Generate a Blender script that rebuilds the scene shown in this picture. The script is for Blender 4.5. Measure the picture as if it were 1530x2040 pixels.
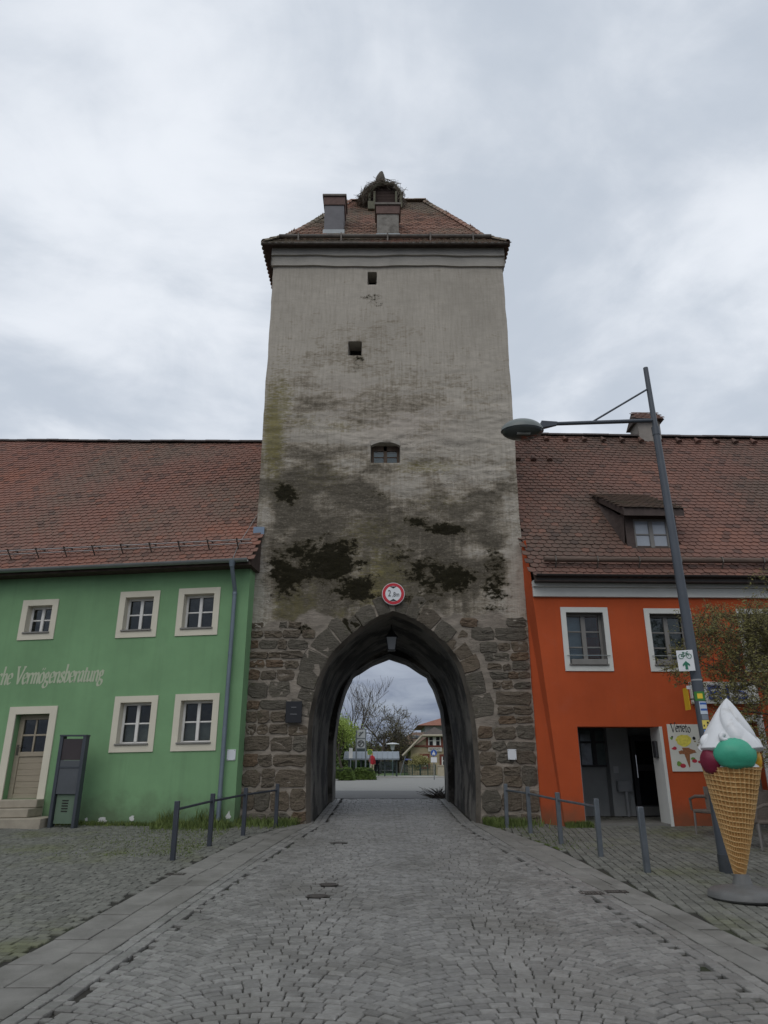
import bpy, bmesh, math, random
import numpy as np
from mathutils import Vector, Matrix
random.seed(7); np.random.seed(7)
SC = bpy.context.scene
COL = SC.collection
for _o in list(bpy.data.objects): bpy.data.objects.remove(_o)

# ------------------------------------------------------------------ camera
FPX = 1400.0; PITCH = math.radians(19.83); EYE = 1.6
cam = bpy.data.cameras.new('camera'); cam_o = bpy.data.objects.new('camera', cam); COL.objects.link(cam_o)
cam.sensor_fit = 'HORIZONTAL'; cam.sensor_width = 36.0; cam.lens = FPX/1530*36.0
cam.clip_start = 0.05; cam.clip_end = 3000
cam_o.location = (0, 0, EYE); cam_o.rotation_euler = (math.pi/2+PITCH, 0, 0)
SC.camera = cam_o

# ------------------------------------------------------------------ node helpers
def nd(nt, t, ins=None, **props):
    n = nt.nodes.new(t)
    for k, v in props.items(): setattr(n, k, v)
    for k, v in (ins or {}).items():
        if isinstance(v, bpy.types.NodeSocket): nt.links.new(v, n.inputs[k])
        else: n.inputs[k].default_value = v
    return n
def mixc(nt, fac, a, b, blend='MIX'):
    n = nt.nodes.new('ShaderNodeMix'); n.data_type = 'RGBA'; n.blend_type = blend
    for k, v in ((0, fac), (6, a), (7, b)):
        if isinstance(v, bpy.types.NodeSocket): nt.links.new(v, n.inputs[k])
        else: n.inputs[k].default_value = (tuple(v)+(1,) if k and len(v) == 3 else v)
    return n.outputs[2]
def maprange(nt, v, a, b, c=0.0, d=1.0, smooth=False):
    n = nd(nt, 'ShaderNodeMapRange', {0: v, 1: a, 2: b, 3: c, 4: d})
    if smooth: n.interpolation_type = 'SMOOTHSTEP'
    return n.outputs[0]
def mth(nt, op, a, b=0.0):
    return nd(nt, 'ShaderNodeMath', {0: a, 1: b}, operation=op).outputs[0]
def noise(nt, vec, scale, detail=4, rough=.55, dist=0.0):
    return nd(nt, 'ShaderNodeTexNoise', {'Vector': vec, 'Scale': scale, 'Detail': detail, 'Roughness': rough, 'Distortion': dist}).outputs[0]

# ------------------------------------------------------------------ overcast sky
SUN_EL, SUN_ROT = math.radians(48), math.radians(200)
w = bpy.data.worlds.new('World'); SC.world = w; w.use_nodes = True
nt = w.node_tree; nt.nodes.clear()
tc = nd(nt, 'ShaderNodeTexCoord').outputs['Generated']
sky = nd(nt, 'ShaderNodeTexSky', sky_type='NISHITA', sun_disc=False, sun_elevation=SUN_EL, sun_rotation=SUN_ROT, dust_density=2.0)
sx = nd(nt, 'ShaderNodeSeparateXYZ', {0: tc})
zz = mth(nt, 'ADD', mth(nt, 'MAXIMUM', sx.outputs[2], 0.0), 0.22)
cv = nd(nt, 'ShaderNodeCombineXYZ', {0: mth(nt, 'DIVIDE', sx.outputs[0], zz), 1: mth(nt, 'DIVIDE', sx.outputs[1], zz), 2: 0.0}).outputs[0]
cvm = nd(nt, 'ShaderNodeMapping', {'Vector': cv, 'Rotation': (0, 0, math.radians(-35)), 'Scale': (1.0, 1.25, 1), 'Location': (3.1, 1.7, 0)}).outputs[0]
n1 = noise(nt, cvm, 1.4, 9, .53, .35)
n2 = noise(nt, cvm, 3.4, 9, .57, .5)
cl = mth(nt, 'ADD', mth(nt, 'MULTIPLY', n1, .66), mth(nt, 'MULTIPLY', n2, .34))
cf = maprange(nt, cl, .38, .61, 0, 1, True)
ccol = mixc(nt, cf, (5.7, 6.3, 7.15), (9.2, 9.6, 10.2))
# thicker, bluer cloud towards the horizon (overcast luminance falls to about a third there)
hz = maprange(nt, sx.outputs[2], .02, .42, 0, 1, True)
hcol = mixc(nt, maprange(nt, n2, .35, .65), (1.75, 2.1, 3.0), (2.9, 3.3, 4.2))
ccol = mixc(nt, hz, hcol, ccol)
cover = maprange(nt, n2, .25, .8, .97, .86)
fin = mixc(nt, cover, sky.outputs[0], ccol)
bg = nd(nt, 'ShaderNodeBackground', {'Color': fin, 'Strength': 0.1})
nd(nt, 'ShaderNodeOutputWorld', {'Surface': bg.outputs[0]})

sun = bpy.data.lights.new('sun', 'SUN'); sun.energy = .55; sun.angle = math.radians(35); sun.color = (1, .96, .9)
sun_o = bpy.data.objects.new('sun', sun); COL.objects.link(sun_o)
sun_o.rotation_euler = (math.pi/2-SUN_EL, 0, math.radians(-20)); sun_o.location = (-10, -20, 30)
SC.view_settings.view_transform = 'Standard'; SC.view_settings.look = 'None'
SC.view_settings.gamma = 1; SC.view_settings.use_curve_mapping = False
SC.view_settings.exposure = 0.0

# ------------------------------------------------------------------ placing helpers
CP, SP = math.cos(PITCH), math.sin(PITCH)
def ray(u, v):
    dx = (u-765)/FPX; dy = (1020-v)/FPX
    return dx, CP-dy*SP, SP+dy*CP
def at(u, v, Y):
    a, b, c = ray(u, v); k = Y/b
    return Vector((a*k, Y, EYE+c*k))
GP = [(-80, 0), (5, 0), (7.5, .07), (16, .46), (22, .68), (26, .70), (2000, .70)]
def gz(y):
    for (a, za), (b, zb) in zip(GP, GP[1:]):
        if y <= b: return za+(zb-za)*(y-a)/(b-a)
    return GP[-1][1]
def gzv(y): return np.interp(y, [a for a, _ in GP], [b for _, b in GP])
def on_ground(u, v):
    Y = 12.0
    a, b, c = ray(u, v)
    for _ in range(60): Y = .5*Y+.5*max(2, min(90, (EYE-gz(Y))/max(1e-4, -c/b)))
    return at(u, v, Y)
def proj(p):
    x, y, z = p[0], p[1], p[2]-EYE
    d = y*CP+z*SP; up = -y*SP+z*CP
    if d <= .1: return (-9999, -9999)
    return 765+FPX*x/d, 1020-FPX*up/d
class Facade:
    """a wall line: origin, direction along the wall, outward normal, a slight settling of the level lines"""
    def __init__(s, ox, oy, dx, dy, nx, ny, k=0.0):
        l = math.hypot(dx, dy); s.o = (ox, oy); s.d = (dx/l, dy/l); l = math.hypot(nx, ny); s.n = (nx/l, ny/l); s.k = k
    def __call__(s, a, t, z): return (s.o[0]+s.d[0]*a+s.n[0]*t, s.o[1]+s.d[1]*a+s.n[1]*t, z+s.k*a)
    def px(s, u, v, t=0.0):
        a, b, c = ray(u, v)
        ox, oy = s.o[0]+s.n[0]*t, s.o[1]+s.n[1]*t
        k = (ox*s.n[0]+oy*s.n[1])/(a*s.n[0]+b*s.n[1])
        X, Y = a*k, b*k
        S = (X-ox)*s.d[0]+(Y-oy)*s.d[1]
        return S, EYE+c*k-s.k*S

# ------------------------------------------------------------------ numpy noise
def _h(ix, iy, s):
    h = (ix*374761393+iy*668265263+s*974634777) & 0xffffffff
    h = ((h ^ (h >> 13))*1274126177) & 0xffffffff
    return ((h ^ (h >> 16)) & 0xffff)/65535.0
def vn(x, y, s=0):
    x = np.asarray(x, float); y = np.asarray(y, float)
    ix = np.floor(x).astype(np.int64); iy = np.floor(y).astype(np.int64)
    fx = x-ix; fy = y-iy; fx = fx*fx*(3-2*fx); fy = fy*fy*(3-2*fy)
    a = _h(ix, iy, s); b = _h(ix+1, iy, s); c = _h(ix, iy+1, s); d = _h(ix+1, iy+1, s)
    return (a*(1-fx)+b*fx)*(1-fy)+(c*(1-fx)+d*fx)*fy
def fbm(x, y, o=4, s=0):
    t = 0; a = 1; n = 0
    for i in range(o):
        t = t+a*vn(np.asarray(x)*2**i, np.asarray(y)*2**i, s+i*17); n += a; a *= .5
    return t/n

# ------------------------------------------------------------------ materials
MATS = {}
def mat(name, col, rough=.8, var=.12, scale=4.0, bump=0.0, bscale=60.0, metal=0.0, col2=None, rnd=0.0, spec=.4, emit=None, stretch=(1, 1, 1), trans=0.0, patch=None):
    if name in MATS: return MATS[name]
    m = bpy.data.materials.new(name); m.use_nodes = True; nt = m.node_tree
    b = nt.nodes['Principled BSDF']
    pos = nd(nt, 'ShaderNodeNewGeometry').outputs['Position']
    mp = nd(nt, 'ShaderNodeMapping', {'Vector': pos, 'Scale': stretch}).outputs[0]
    n = noise(nt, mp, scale, 5, .6)
    f = maprange(nt, n, .3, .7)
    a = tuple(c*(1-var) for c in col); d = tuple(min(1, c*(1+var)) for c in (col2 or col))
    c = mixc(nt, f, a, d)
    if patch:   # (colour, scale, lo, hi)
        pc, ps, lo, hi = patch
        c = mixc(nt, maprange(nt, noise(nt, pos, ps, 6, .62), lo, hi, 0, 1, True), c, pc)
    if rnd:
        r = nd(nt, 'ShaderNodeObjectInfo').outputs['Random']
        tt = nd(nt, 'ShaderNodeAttribute', attribute_name='tint').outputs['Fac']
        q = mth(nt, 'FRACT', mth(nt, 'ADD', r, tt))
        k = maprange(nt, q, 0, 1, 1-rnd, 1+rnd)
        kk = nd(nt, 'ShaderNodeCombineColor', {0: k, 1: k, 2: k}).outputs[0]
        c = mixc(nt, 1.0, c, kk, 'MULTIPLY')
    nt.links.new(c, b.inputs['Base Color'])
    b.inputs['Roughness'].default_value = rough; b.inputs['Metallic'].default_value = metal
    b.inputs['Specular IOR Level'].default_value = spec
    if trans: b.inputs['Transmission Weight'].default_value = trans
    if emit:
        b.inputs['Emission Color'].default_value = tuple(emit[:3])+(1,); b.inputs['Emission Strength'].default_value = emit[3]
    if bump:
        h = noise(nt, mp, bscale, 6, .65)
        bp = nd(nt, 'ShaderNodeBump', {'Height': h, 'Strength': min(1, bump), 'Distance': .02})
        nt.links.new(bp.outputs[0], b.inputs['Normal'])
    MATS[name] = m
    return m
def wall_mat(name, col, zb):
    m = bpy.data.materials.new(name); m.use_nodes = True; nt = m.node_tree; b = nt.nodes['Principled BSDF']
    pos = nd(nt, 'ShaderNodeNewGeometry').outputs['Position']; z = nd(nt, 'ShaderNodeSeparateXYZ', {0: pos}).outputs[2]
    vt = nd(nt, 'ShaderNodeMapping', {'Vector': pos, 'Scale': (5.0, 5.0, .22)}).outputs[0]
    big = noise(nt, pos, .8, 5, .6); st = noise(nt, vt, 1.3, 6, .65); f = noise(nt, pos, 30, 5, .7); md = noise(nt, pos, 3.5, 6, .62)
    c = mixc(nt, maprange(nt, big, .3, .7), tuple(x*.86 for x in col), tuple(x*1.08 for x in col))
    c = mixc(nt, maprange(nt, st, .50, .78, 0, .30), c, tuple(x*.62+.012 for x in col))
    c = mixc(nt, maprange(nt, md, .56, .78, 0, .22), c, tuple(x*.8+.05 for x in col))
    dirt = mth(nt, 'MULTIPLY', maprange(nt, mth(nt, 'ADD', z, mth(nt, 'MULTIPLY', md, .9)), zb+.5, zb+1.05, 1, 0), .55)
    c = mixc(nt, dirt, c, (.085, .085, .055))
    nt.links.new(c, b.inputs['Base Color']); b.inputs['Roughness'].default_value = .88; b.inputs['Specular IOR Level'].default_value = .25
    h = mth(nt, 'ADD', mth(nt, 'MULTIPLY', noise(nt, pos, 130, 4, .6), .5), mth(nt, 'MULTIPLY', md, .6))
    nt.links.new(nd(nt, 'ShaderNodeBump', {'Height': h, 'Strength': .35, 'Distance': .015}).outputs[0], b.inputs['Normal'])
    return m
def glass(name='window_glass', tint=(.75, .8, .8)):
    if name in MATS: return MATS[name]
    m = bpy.data.materials.new(name); m.use_nodes = True; nt = m.node_tree; nt.nodes.clear()
    g = nd(nt, 'ShaderNodeBsdfGlossy', {'Roughness': .03})
    t = nd(nt, 'ShaderNodeBsdfTransparent', {'Color': tint+(1,)})
    fr = nd(nt, 'ShaderNodeFresnel', {'IOR': 1.55})
    pos = nd(nt, 'ShaderNodeNewGeometry').outputs['Position']
    bp = nd(nt, 'ShaderNodeBump', {'Height': noise(nt, pos, 2.5, 2), 'Strength': .12, 'Distance': .05})
    nt.links.new(bp.outputs[0], g.inputs['Normal'])
    mx = nd(nt, 'ShaderNodeMixShader', {0: fr.outputs[0], 1: t.outputs[0], 2: g.outputs[0]})
    nd(nt, 'ShaderNodeOutputMaterial', {'Surface': mx.outputs[0]})
    MATS[name] = m; return m

# ------------------------------------------------------------------ building helpers
WL = {}   # world location of every object's origin
def prop(o, label=None, cat=None, group=None, kind=None):
    if label: o['label'] = label
    if cat: o['category'] = cat
    if group: o['group'] = group
    if kind: o['kind'] = kind
    return o
def thing(name, label, cat, loc=(0, 0, 0), group=None, rotz=0.0):
    o = bpy.data.objects.new(name, None); COL.objects.link(o); o.location = loc; o.rotation_euler = (0, 0, rotz)
    o.empty_display_size = .2
    WL[o.name] = Vector(loc)
    return prop(o, label, cat, group)
def link(o, parent=None, wloc=(0, 0, 0)):
    COL.objects.link(o); wl = Vector(wloc); WL[o.name] = wl
    if parent is not None:
        o.parent = parent; o.location = wl-WL[parent.name]
    else: o.location = wl
    return o
class MB:
    def __init__(s, xf=None): s.v = []; s.f = []; s.m = []; s.xf = xf; s.mi = 0
    def add(s, vs, fs):
        b = len(s.v)
        for p in vs: s.v.append(tuple(s.xf(*p)) if s.xf else tuple(p))
        for f in fs: s.f.append([b+i for i in f]); s.m.append(s.mi)
        return s
    def box(s, x0, x1, y0, y1, z0, z1):
        return s.add([(x0, y0, z0), (x1, y0, z0), (x1, y1, z0), (x0, y1, z0), (x0, y0, z1), (x1, y0, z1), (x1, y1, z1), (x0, y1, z1)],
                     [(0, 3, 2, 1), (4, 5, 6, 7), (0, 1, 5, 4), (1, 2, 6, 5), (2, 3, 7, 6), (3, 0, 4, 7)])
    def quad(s, a, b, c, d): return s.add([a, b, c, d], [(0, 1, 2, 3)])
    def prism(s, pts, ax, lo, hi):
        """polygon pts in the two axes other than ax, extruded from lo to hi"""
        n = len(pts); vs = []
        for k in (lo, hi):
            for p in pts:
                q = list(p); q.insert(ax, k); vs.append(tuple(q))
        return s.add(vs, [tuple(range(n))[::-1], tuple(range(n, 2*n))]+[(i, (i+1) % n, n+(i+1) % n, n+i) for i in range(n)])
    def tube(s, pts, rad, n=8, cap=True):
        pts = [Vector(p) for p in pts]; m = len(pts)
        rad = rad if isinstance(rad, (list, tuple)) else [rad]*m
        vs = []; up = None
        for i, p in enumerate(pts):
            d = (pts[min(i+1, m-1)]-pts[max(i-1, 0)])
            d = d.normalized() if d.length > 1e-9 else Vector((0, 0, 1))
            if up is None: up = Vector((0, 0, 1)) if abs(d.z) < .9 else Vector((1, 0, 0))
            a = d.cross(up); a = a.normalized() if a.length > 1e-6 else Vector((1, 0, 0))
            b = a.cross(d).normalized(); up = b
            for k in range(n):
                t = 2*math.pi*k/n; q = p+a*(math.cos(t)*rad[i])+b*(math.sin(t)*rad[i]); vs.append(q)
        fs = [(i*n+k, i*n+(k+1) % n, (i+1)*n+(k+1) % n, (i+1)*n+k) for i in range(m-1) for k in range(n)]
        if cap: fs += [tuple(range(n))[::-1], tuple(range((m-1)*n, m*n))]
        return s.add(vs, fs)
    def lathe(s, prof, c, n=24, axis='z'):
        vs = []
        for r, h in prof:
            for k in range(n):
                t = 2*math.pi*k/n; a, b = r*math.cos(t), r*math.sin(t)
                vs.append((c[0]+a, c[1]+b, c[2]+h) if axis == 'z' else ((c[0]+a, c[1]+h, c[2]+b) if axis == 'y' else (c[0]+h, c[1]+a, c[2]+b)))
        m = len(prof)
        fs = [(i*n+k, i*n+(k+1) % n, (i+1)*n+(k+1) % n, (i+1)*n+k) for i in range(m-1) for k in range(n)]
        fs += [tuple(range(n))[::-1], tuple(range((m-1)*n, m*n))]
        return s.add(vs, fs)
    def ball(s, c, r, n=12, m=8):
        r = r if isinstance(r, (tuple, list)) else (r, r, r); vs = []
        for i in range(m+1):
            p = math.pi*i/m
            for k in range(n):
                t = 2*math.pi*k/n
                vs.append((c[0]+r[0]*math.sin(p)*math.cos(t), c[1]+r[1]*math.sin(p)*math.sin(t), c[2]-r[2]*math.cos(p)))
        return s.add(vs, [(i*n+k, i*n+(k+1) % n, (i+1)*n+(k+1) % n, (i+1)*n+k) for i in range(m) for k in range(n)])
    def build(s, name, material, parent=None, smooth=None, bevel=0.0, seg=2, origin=None):
        me = bpy.data.meshes.new(name)
        va = np.array(s.v, float).reshape(-1, 3)
        c = Vector(origin) if origin is not None else Vector(((va.min(0)+va.max(0))/2).tolist())
        if parent is None and origin is None: c.z = float(va[:, 2].min())
        me.from_pydata((va-np.array(c)).tolist(), [], s.f)
        mm = material if isinstance(material, (list, tuple)) else [material]
        for x in mm: me.materials.append(x)
        if len(mm) > 1: me.polygons.foreach_set('material_index', s.m)
        if smooth:
            me.polygons.foreach_set('use_smooth', [True]*len(me.polygons)); me.set_sharp_from_angle(angle=math.radians(smooth))
        bm = bmesh.new(); bm.from_mesh(me); bmesh.ops.recalc_face_normals(bm, faces=bm.faces); bm.to_mesh(me); bm.free()
        o = bpy.data.objects.new(name, me)
        link(o, parent, c)
        if bevel:
            md = o.modifiers.new('bevel', 'BEVEL'); md.width = bevel; md.segments = seg; md.limit_method = 'ANGLE'; md.angle_limit = math.radians(35)
            me.polygons.foreach_set('use_smooth', [True]*len(me.polygons)); me.set_sharp_from_angle(angle=math.radians(38))
        return o
def part(name, material, parent, fn, xf=None, **kw):
    m = MB(xf); fn(m); return m.build(name, material, parent, **kw)
def copy_tree(o, parent=None, loc=None, rotz=None, label=None):
    c = o.copy(); COL.objects.link(c); c.parent = parent
    if loc is not None: c.location = loc; WL[c.name] = Vector(loc)
    if rotz is not None: c.rotation_euler = (0, 0, rotz)
    if label: c['label'] = label
    for ch in o.children: copy_tree(ch, c)
    return c
def scatter(parent, name, protos, mats4, material, keep=300, size=1.0, ok=None, stuff=None):
    """protos: list of (verts, faces); mats4: 4x4 world matrices. the ones that show largest become objects, the rest one mesh"""
    mes = []
    for v, f in protos:
        me = bpy.data.meshes.new(name); me.from_pydata([tuple(p) for p in v], [], f); me.materials.append(material); mes.append(me)
    sc = []
    for i, M in enumerate(mats4):
        p = M.translation; u, v = proj(p)
        vis = (0 <= u <= 1530 and 0 <= v <= 2040) and (ok is None or ok(p, u, v))
        sc.append((0 if vis else 1, (p-Vector((0, 0, EYE))).length/(M.to_scale().x or 1), i))
    order = sorted(sc); kept = set(i for z, _, i in order[:keep] if z == 0)
    rv = []; rf = []; rt = []; b = 0
    pv = [np.array([tuple(p) for p in v], float) for v, f in protos]
    for i, M in enumerate(mats4):
        k = i % len(protos)
        if i in kept:
            o = bpy.data.objects.new(name, mes[k]); COL.objects.link(o); o.parent = parent
            L = M.copy(); L.translation = M.translation-WL[parent.name]; o.matrix_local = L; WL[o.name] = M.translation.copy()
        else:
            A = np.array(M); q = pv[k] @ A[:3, :3].T + A[:3, 3]
            rv.append(q); rf += [[b+j for j in f] for f in protos[k][1]]; rt += [random.random()]*len(q); b += len(q)
    if rv:
        va = np.concatenate(rv); c = Vector(((va.min(0)+va.max(0))/2).tolist())
        me = bpy.data.meshes.new(stuff or name); me.from_pydata((va-np.array(c)).tolist(), [], rf); me.materials.append(material)
        at_ = me.attributes.new('tint', 'FLOAT', 'POINT'); at_.data.foreach_set('value', rt)
        o = bpy.data.objects.new(stuff or name, me); link(o, parent, c); o['kind'] = 'stuff'
    return kept
def in_poly(x, y, poly):
    """vectorised point in polygon"""
    x = np.asarray(x, float); y = np.asarray(y, float); c = np.zeros(x.shape, bool)
    n = len(poly)
    for i in range(n):
        x1, y1 = poly[i]; x2, y2 = poly[i-1]
        if y1 == y2: continue
        t = ((y1 > y) != (y2 > y)) & (x < (x2-x1)*(y-y1)/(y2-y1)+x1)
        c ^= t
    return c
def resample(pts, n):
    p = np.array(pts, float); d = np.r_[0, np.cumsum(np.hypot(*np.diff(p, axis=0).T))]
    t = np.linspace(0, d[-1], n)
    return np.c_[np.interp(t, d, p[:, 0]), np.interp(t, d, p[:, 1])]
def catmull(pts, k=6):
    p = [np.array(q, float) for q in pts]; p = [2*p[0]-p[1]]+p+[2*p[-1]-p[-2]]; out = []
    for i in range(1, len(p)-2):
        for j in range(k):
            t = j/k; a, b, c, d = p[i-1:i+3]
            out.append(.5*((2*b)+(c-a)*t+(2*a-5*b+4*c-d)*t*t+(3*b-a-3*c+d)*t**3))
    out.append(p[-2]); return out

# ================================================================== ground
M_dirt = mat('joint_sand', (.026, .024, .019), .95, .3, 3, patch=((.028, .036, .012), .8, .48, .66))
M_cob = mat('granite_cobble', (.195, .188, .172), .5, .16, 22, .35, 90, rnd=.20, col2=(.21, .205, .193), spec=.5, patch=((.145, .139, .124), .7, .42, .72))
M_cobL = mat('worn_cobble', (.142, .141, .122), .75, .16, 22, .4, 90, rnd=.2, patch=((.12, .125, .07), .5, .5, .7))
M_slab = mat('pale_slab', (.195, .188, .17), .72, .14, 5, .35, 70, rnd=.07, patch=((.125, .12, .105), 1.3, .42, .7))
M_asph = mat('asphalt', (.13, .13, .127), .85, .1, 3, .3, 120)
M_asph2 = mat('asphalt_pale', (.23, .227, .21), .85, .08, 2, .3, 120)
ys = [-60, -20, 0, 3, 5]+[5+.5*i for i in range(1, 45)]+[30, 40, 60, 100, 200, 600, 1500]
xs = [-1500, -200, -60, -20, -8, -4, 0, 4, 8, 20, 60, 200, 1500]
g = MB(); 
g.add([(x, y, gz(y)-.06) for y in ys for x in xs], [(j*len(xs)+i, j*len(xs)+i+1, (j+1)*len(xs)+i+1, (j+1)*len(xs)+i) for j in range(len(ys)-1) for i in range(len(xs)-1)])
ground = g.build('ground', M_dirt, smooth=60); prop(ground, 'dark sandy earth between the paving stones', 'ground', kind='structure')

# band edges (x over y) measured along the street
BL_in = [(4, -2.6), (6, -2.5), (9, -2.28), (12, -2.0), (14.5, -1.72), (16, -1.5), (22.2, -1.5)]
BL_out = [(4, -3.3), (6.7, -3.14), (8.6, -3.02), (10.8, -2.86), (14.2, -2.44), (15.4, -1.98), (16, -1.66), (22.2, -1.66)]
BR_in = [(4, 3.05), (7.8, 2.86), (9.5, 2.68), (13, 2.14), (15, 1.95), (16, 1.86), (22.2, 1.86)]
BR_out = [(4, 3.55), (7.1, 3.4), (10.2, 3.05), (12.7, 2.84), (15.0, 2.35), (16, 2.0), (22.2, 2.0)]
def bx(tab, y): return float(np.interp(y, [a for a, _ in tab], [b for _, b in tab]))
def stone_proto(n, inset=.1, rise=.1, seed=0):
    """unit cobble 1 x 1, top at z=0"""
    r = random.Random(seed); pts = []
    if n == 4: base = [(-.5, -.5), (.5, -.5), (.5, .5), (-.5, .5)]
    else: base = [(-.43, -.5), (.43, -.5), (.5, -.42), (.5, .42), (.43, .5), (-.43, .5), (-.5, .42), (-.5, -.42)]
    j = .028
    base = [(x+r.uniform(-j, j), y+r.uniform(-j, j)) for x, y in base]
    v = [(x, y, -.6) for x, y in base]+[(x, y, -.07) for x, y in base]+[(x*.91, y*.91, r.uniform(-.015, .015)) for x, y in base]
    f = [(i, (i+1) % n, n+(i+1) % n, n+i) for i in range(n)]+[(n+i, n+(i+1) % n, 2*n+(i+1) % n, 2*n+i) for i in range(n)]+[tuple(range(2*n, 3*n))]
    return v, f
PR8 = [stone_proto(8, seed=i) for i in range(7)]
PR4 = [stone_proto(4, seed=i+20) for i in range(5)]
def smat(x, y, rot, lx, ly, dz=0.0, h=.11):
    return Matrix.Translation((x, y, gz(y)+dz)) @ Matrix.Rotation(math.atan(.046) if y > 6 else 0, 4, 'X') @ Matrix.Rotation(rot, 4, 'Z') @ Matrix.Diagonal((lx, ly, h, 1))
road = part('road', M_dirt, None, lambda m: m.add(
    [q for y in np.linspace(3.5, 22.2, 38) for q in ((bx(BL_out, y), y, gz(y)-.03), (bx(BR_out, y), y, gz(y)-.03))],
    [(2*i, 2*i+1, 2*i+3, 2*i+2) for i in range(37)]))
prop(road, 'cobbled street running through the gate', 'road', kind='structure')
# segmental arcs of setts between seams
rr = random.Random(3)
near, far = [], []
W = 1.675; R = W/2/math.sin(math.radians(44))
drains = [on_ground(u, v) for u, v in ((655, 1762), (632, 1785), (678, 1679), (1178, 1779))]
for k in range(-3, 3):
    xc = .12+W*(k+.5)
    y = 3.4+rr.random()*.1
    while y < 22.3:
        h = .104*rr.uniform(.98, 1.02)
        a = -math.radians(45)+rr.random()*.05
        while a < math.radians(45):
            L = rr.uniform(.12, .165); da = L/R; am = a+da/2; a += da
            x = xc+R*math.sin(am); yy = y+R*(math.cos(am)-math.cos(math.radians(44)))
            if yy > 22.2 or yy < 3.5 or x < bx(BL_in, yy)+.285 or x > bx(BR_in, yy)-.285: continue
            if any((x-d.x)**2+((yy-d.y)*1.0)**2 < .15**2 for d in drains[:3]): continue
            M = smat(x, yy, -am*1.0+rr.uniform(-.03, .03), L*rr.uniform(.90, .97), h*max(.70, math.cos(am))*rr.uniform(.82, .90), rr.uniform(-.004, .004))
            (near if yy < 11.5 else far).append(M)
        y += h
for tab, sg, off in ((BL_in, 1, .065), (BR_in, -1, .065), (BL_in, 1, .185), (BR_in, -1, .185)):      # a straight course along each band
    y = 3.6
    while y < 22.1:
        L = rr.uniform(.13, .19); ym = y+L/2; dxdy = (bx(tab, ym+.1)-bx(tab, ym-.1))/.2
        (near if ym < 11.5 else far).append(smat(bx(tab, ym)+sg*off, ym, math.pi/2-math.atan(dxdy), L*.95, .115*rr.uniform(.92, 1), rr.uniform(-.004, .004))); y += L
for tab, sg in ((BL_in, 1), (BR_in, -1)):      # small fillers where the arcs run out against the straight courses
    y = 3.6
    while y < 14:
        L = rr.uniform(.06, .12); ym = y+L/2
        if not any((M.translation.x-(bx(tab, ym)+sg*.275))**2+(M.translation.y-ym)**2 < .105**2 for M in (near if ym < 11.5 else far)[-0:]):
            (near if ym < 11.5 else far).append(smat(bx(tab, ym)+sg*.275, ym, math.pi/2-math.atan((bx(tab, ym+.1)-bx(tab, ym-.1))/.2), L*.9, .07, rr.uniform(-.006, 0)))
        y += L
scatter(road, 'cobble', PR8, near, M_cob, 300, stuff='cobbles')
scatter(road, 'cobble', PR4, far, M_cob, 0, stuff='far_cobbles')
# slab bands either side
def band(tin, tout, side):
    y = 3.6; i = 0; r = random.Random(side)
    while y < 16.4:
        L = r.uniform(.34, .62); y1 = min(y+L, 16.5)
        xa0, xb0, xa1, xb1 = bx(tin, y), bx(tout, y), bx(tin, y1), bx(tout, y1)
        cut = r.uniform(.4, .6)
        for c0, c1 in ((0, cut), (cut, 1)):
            g0, g1 = .006, .003*(1+r.random())
            sh = r.uniform(-.03, .03)
            def X(c, yy, g=0): return bx(tin, yy)*(1-c)+bx(tout, yy)*c+g
            s = 1 if tout[0][1] > tin[0][1] else -1
            ya, yb = y+g1+sh, y1-g1+sh
            P = [(X(c0, ya, s*g0), ya), (X(c1, ya, -s*g0), ya), (X(c1, yb, -s*g0), yb), (X(c0, yb, s*g0), yb)]
            if min(abs(P[0][0]-P[1][0]), abs(P[2][0]-P[3][0])) < .04: continue
            dz = r.uniform(-.004, .004)
            m = MB(); cx = sum(p[0] for p in P)/4; cy = sum(p[1] for p in P)/4
            m.add([(x, yy, gz(yy)-.06) for x, yy in P]+[(x, yy, gz(yy)-.004+dz) for x, yy in P]+[(cx+(x-cx)*.95, cy+(yy-cy)*.96, gz(yy)+.001+dz) for x, yy in P],
                  [(0, 1, 5, 4), (1, 2, 6, 5), (2, 3, 7, 6), (3, 0, 4, 7), (4, 5, 9, 8), (5, 6, 10, 9), (6, 7, 11, 10), (7, 4, 8, 11), (8, 9, 10, 11)])
            m.build('slab', M_slab, road)
        y = y1
band(BL_in, BL_out, 1); band(BR_in, BR_out, 2)
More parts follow.
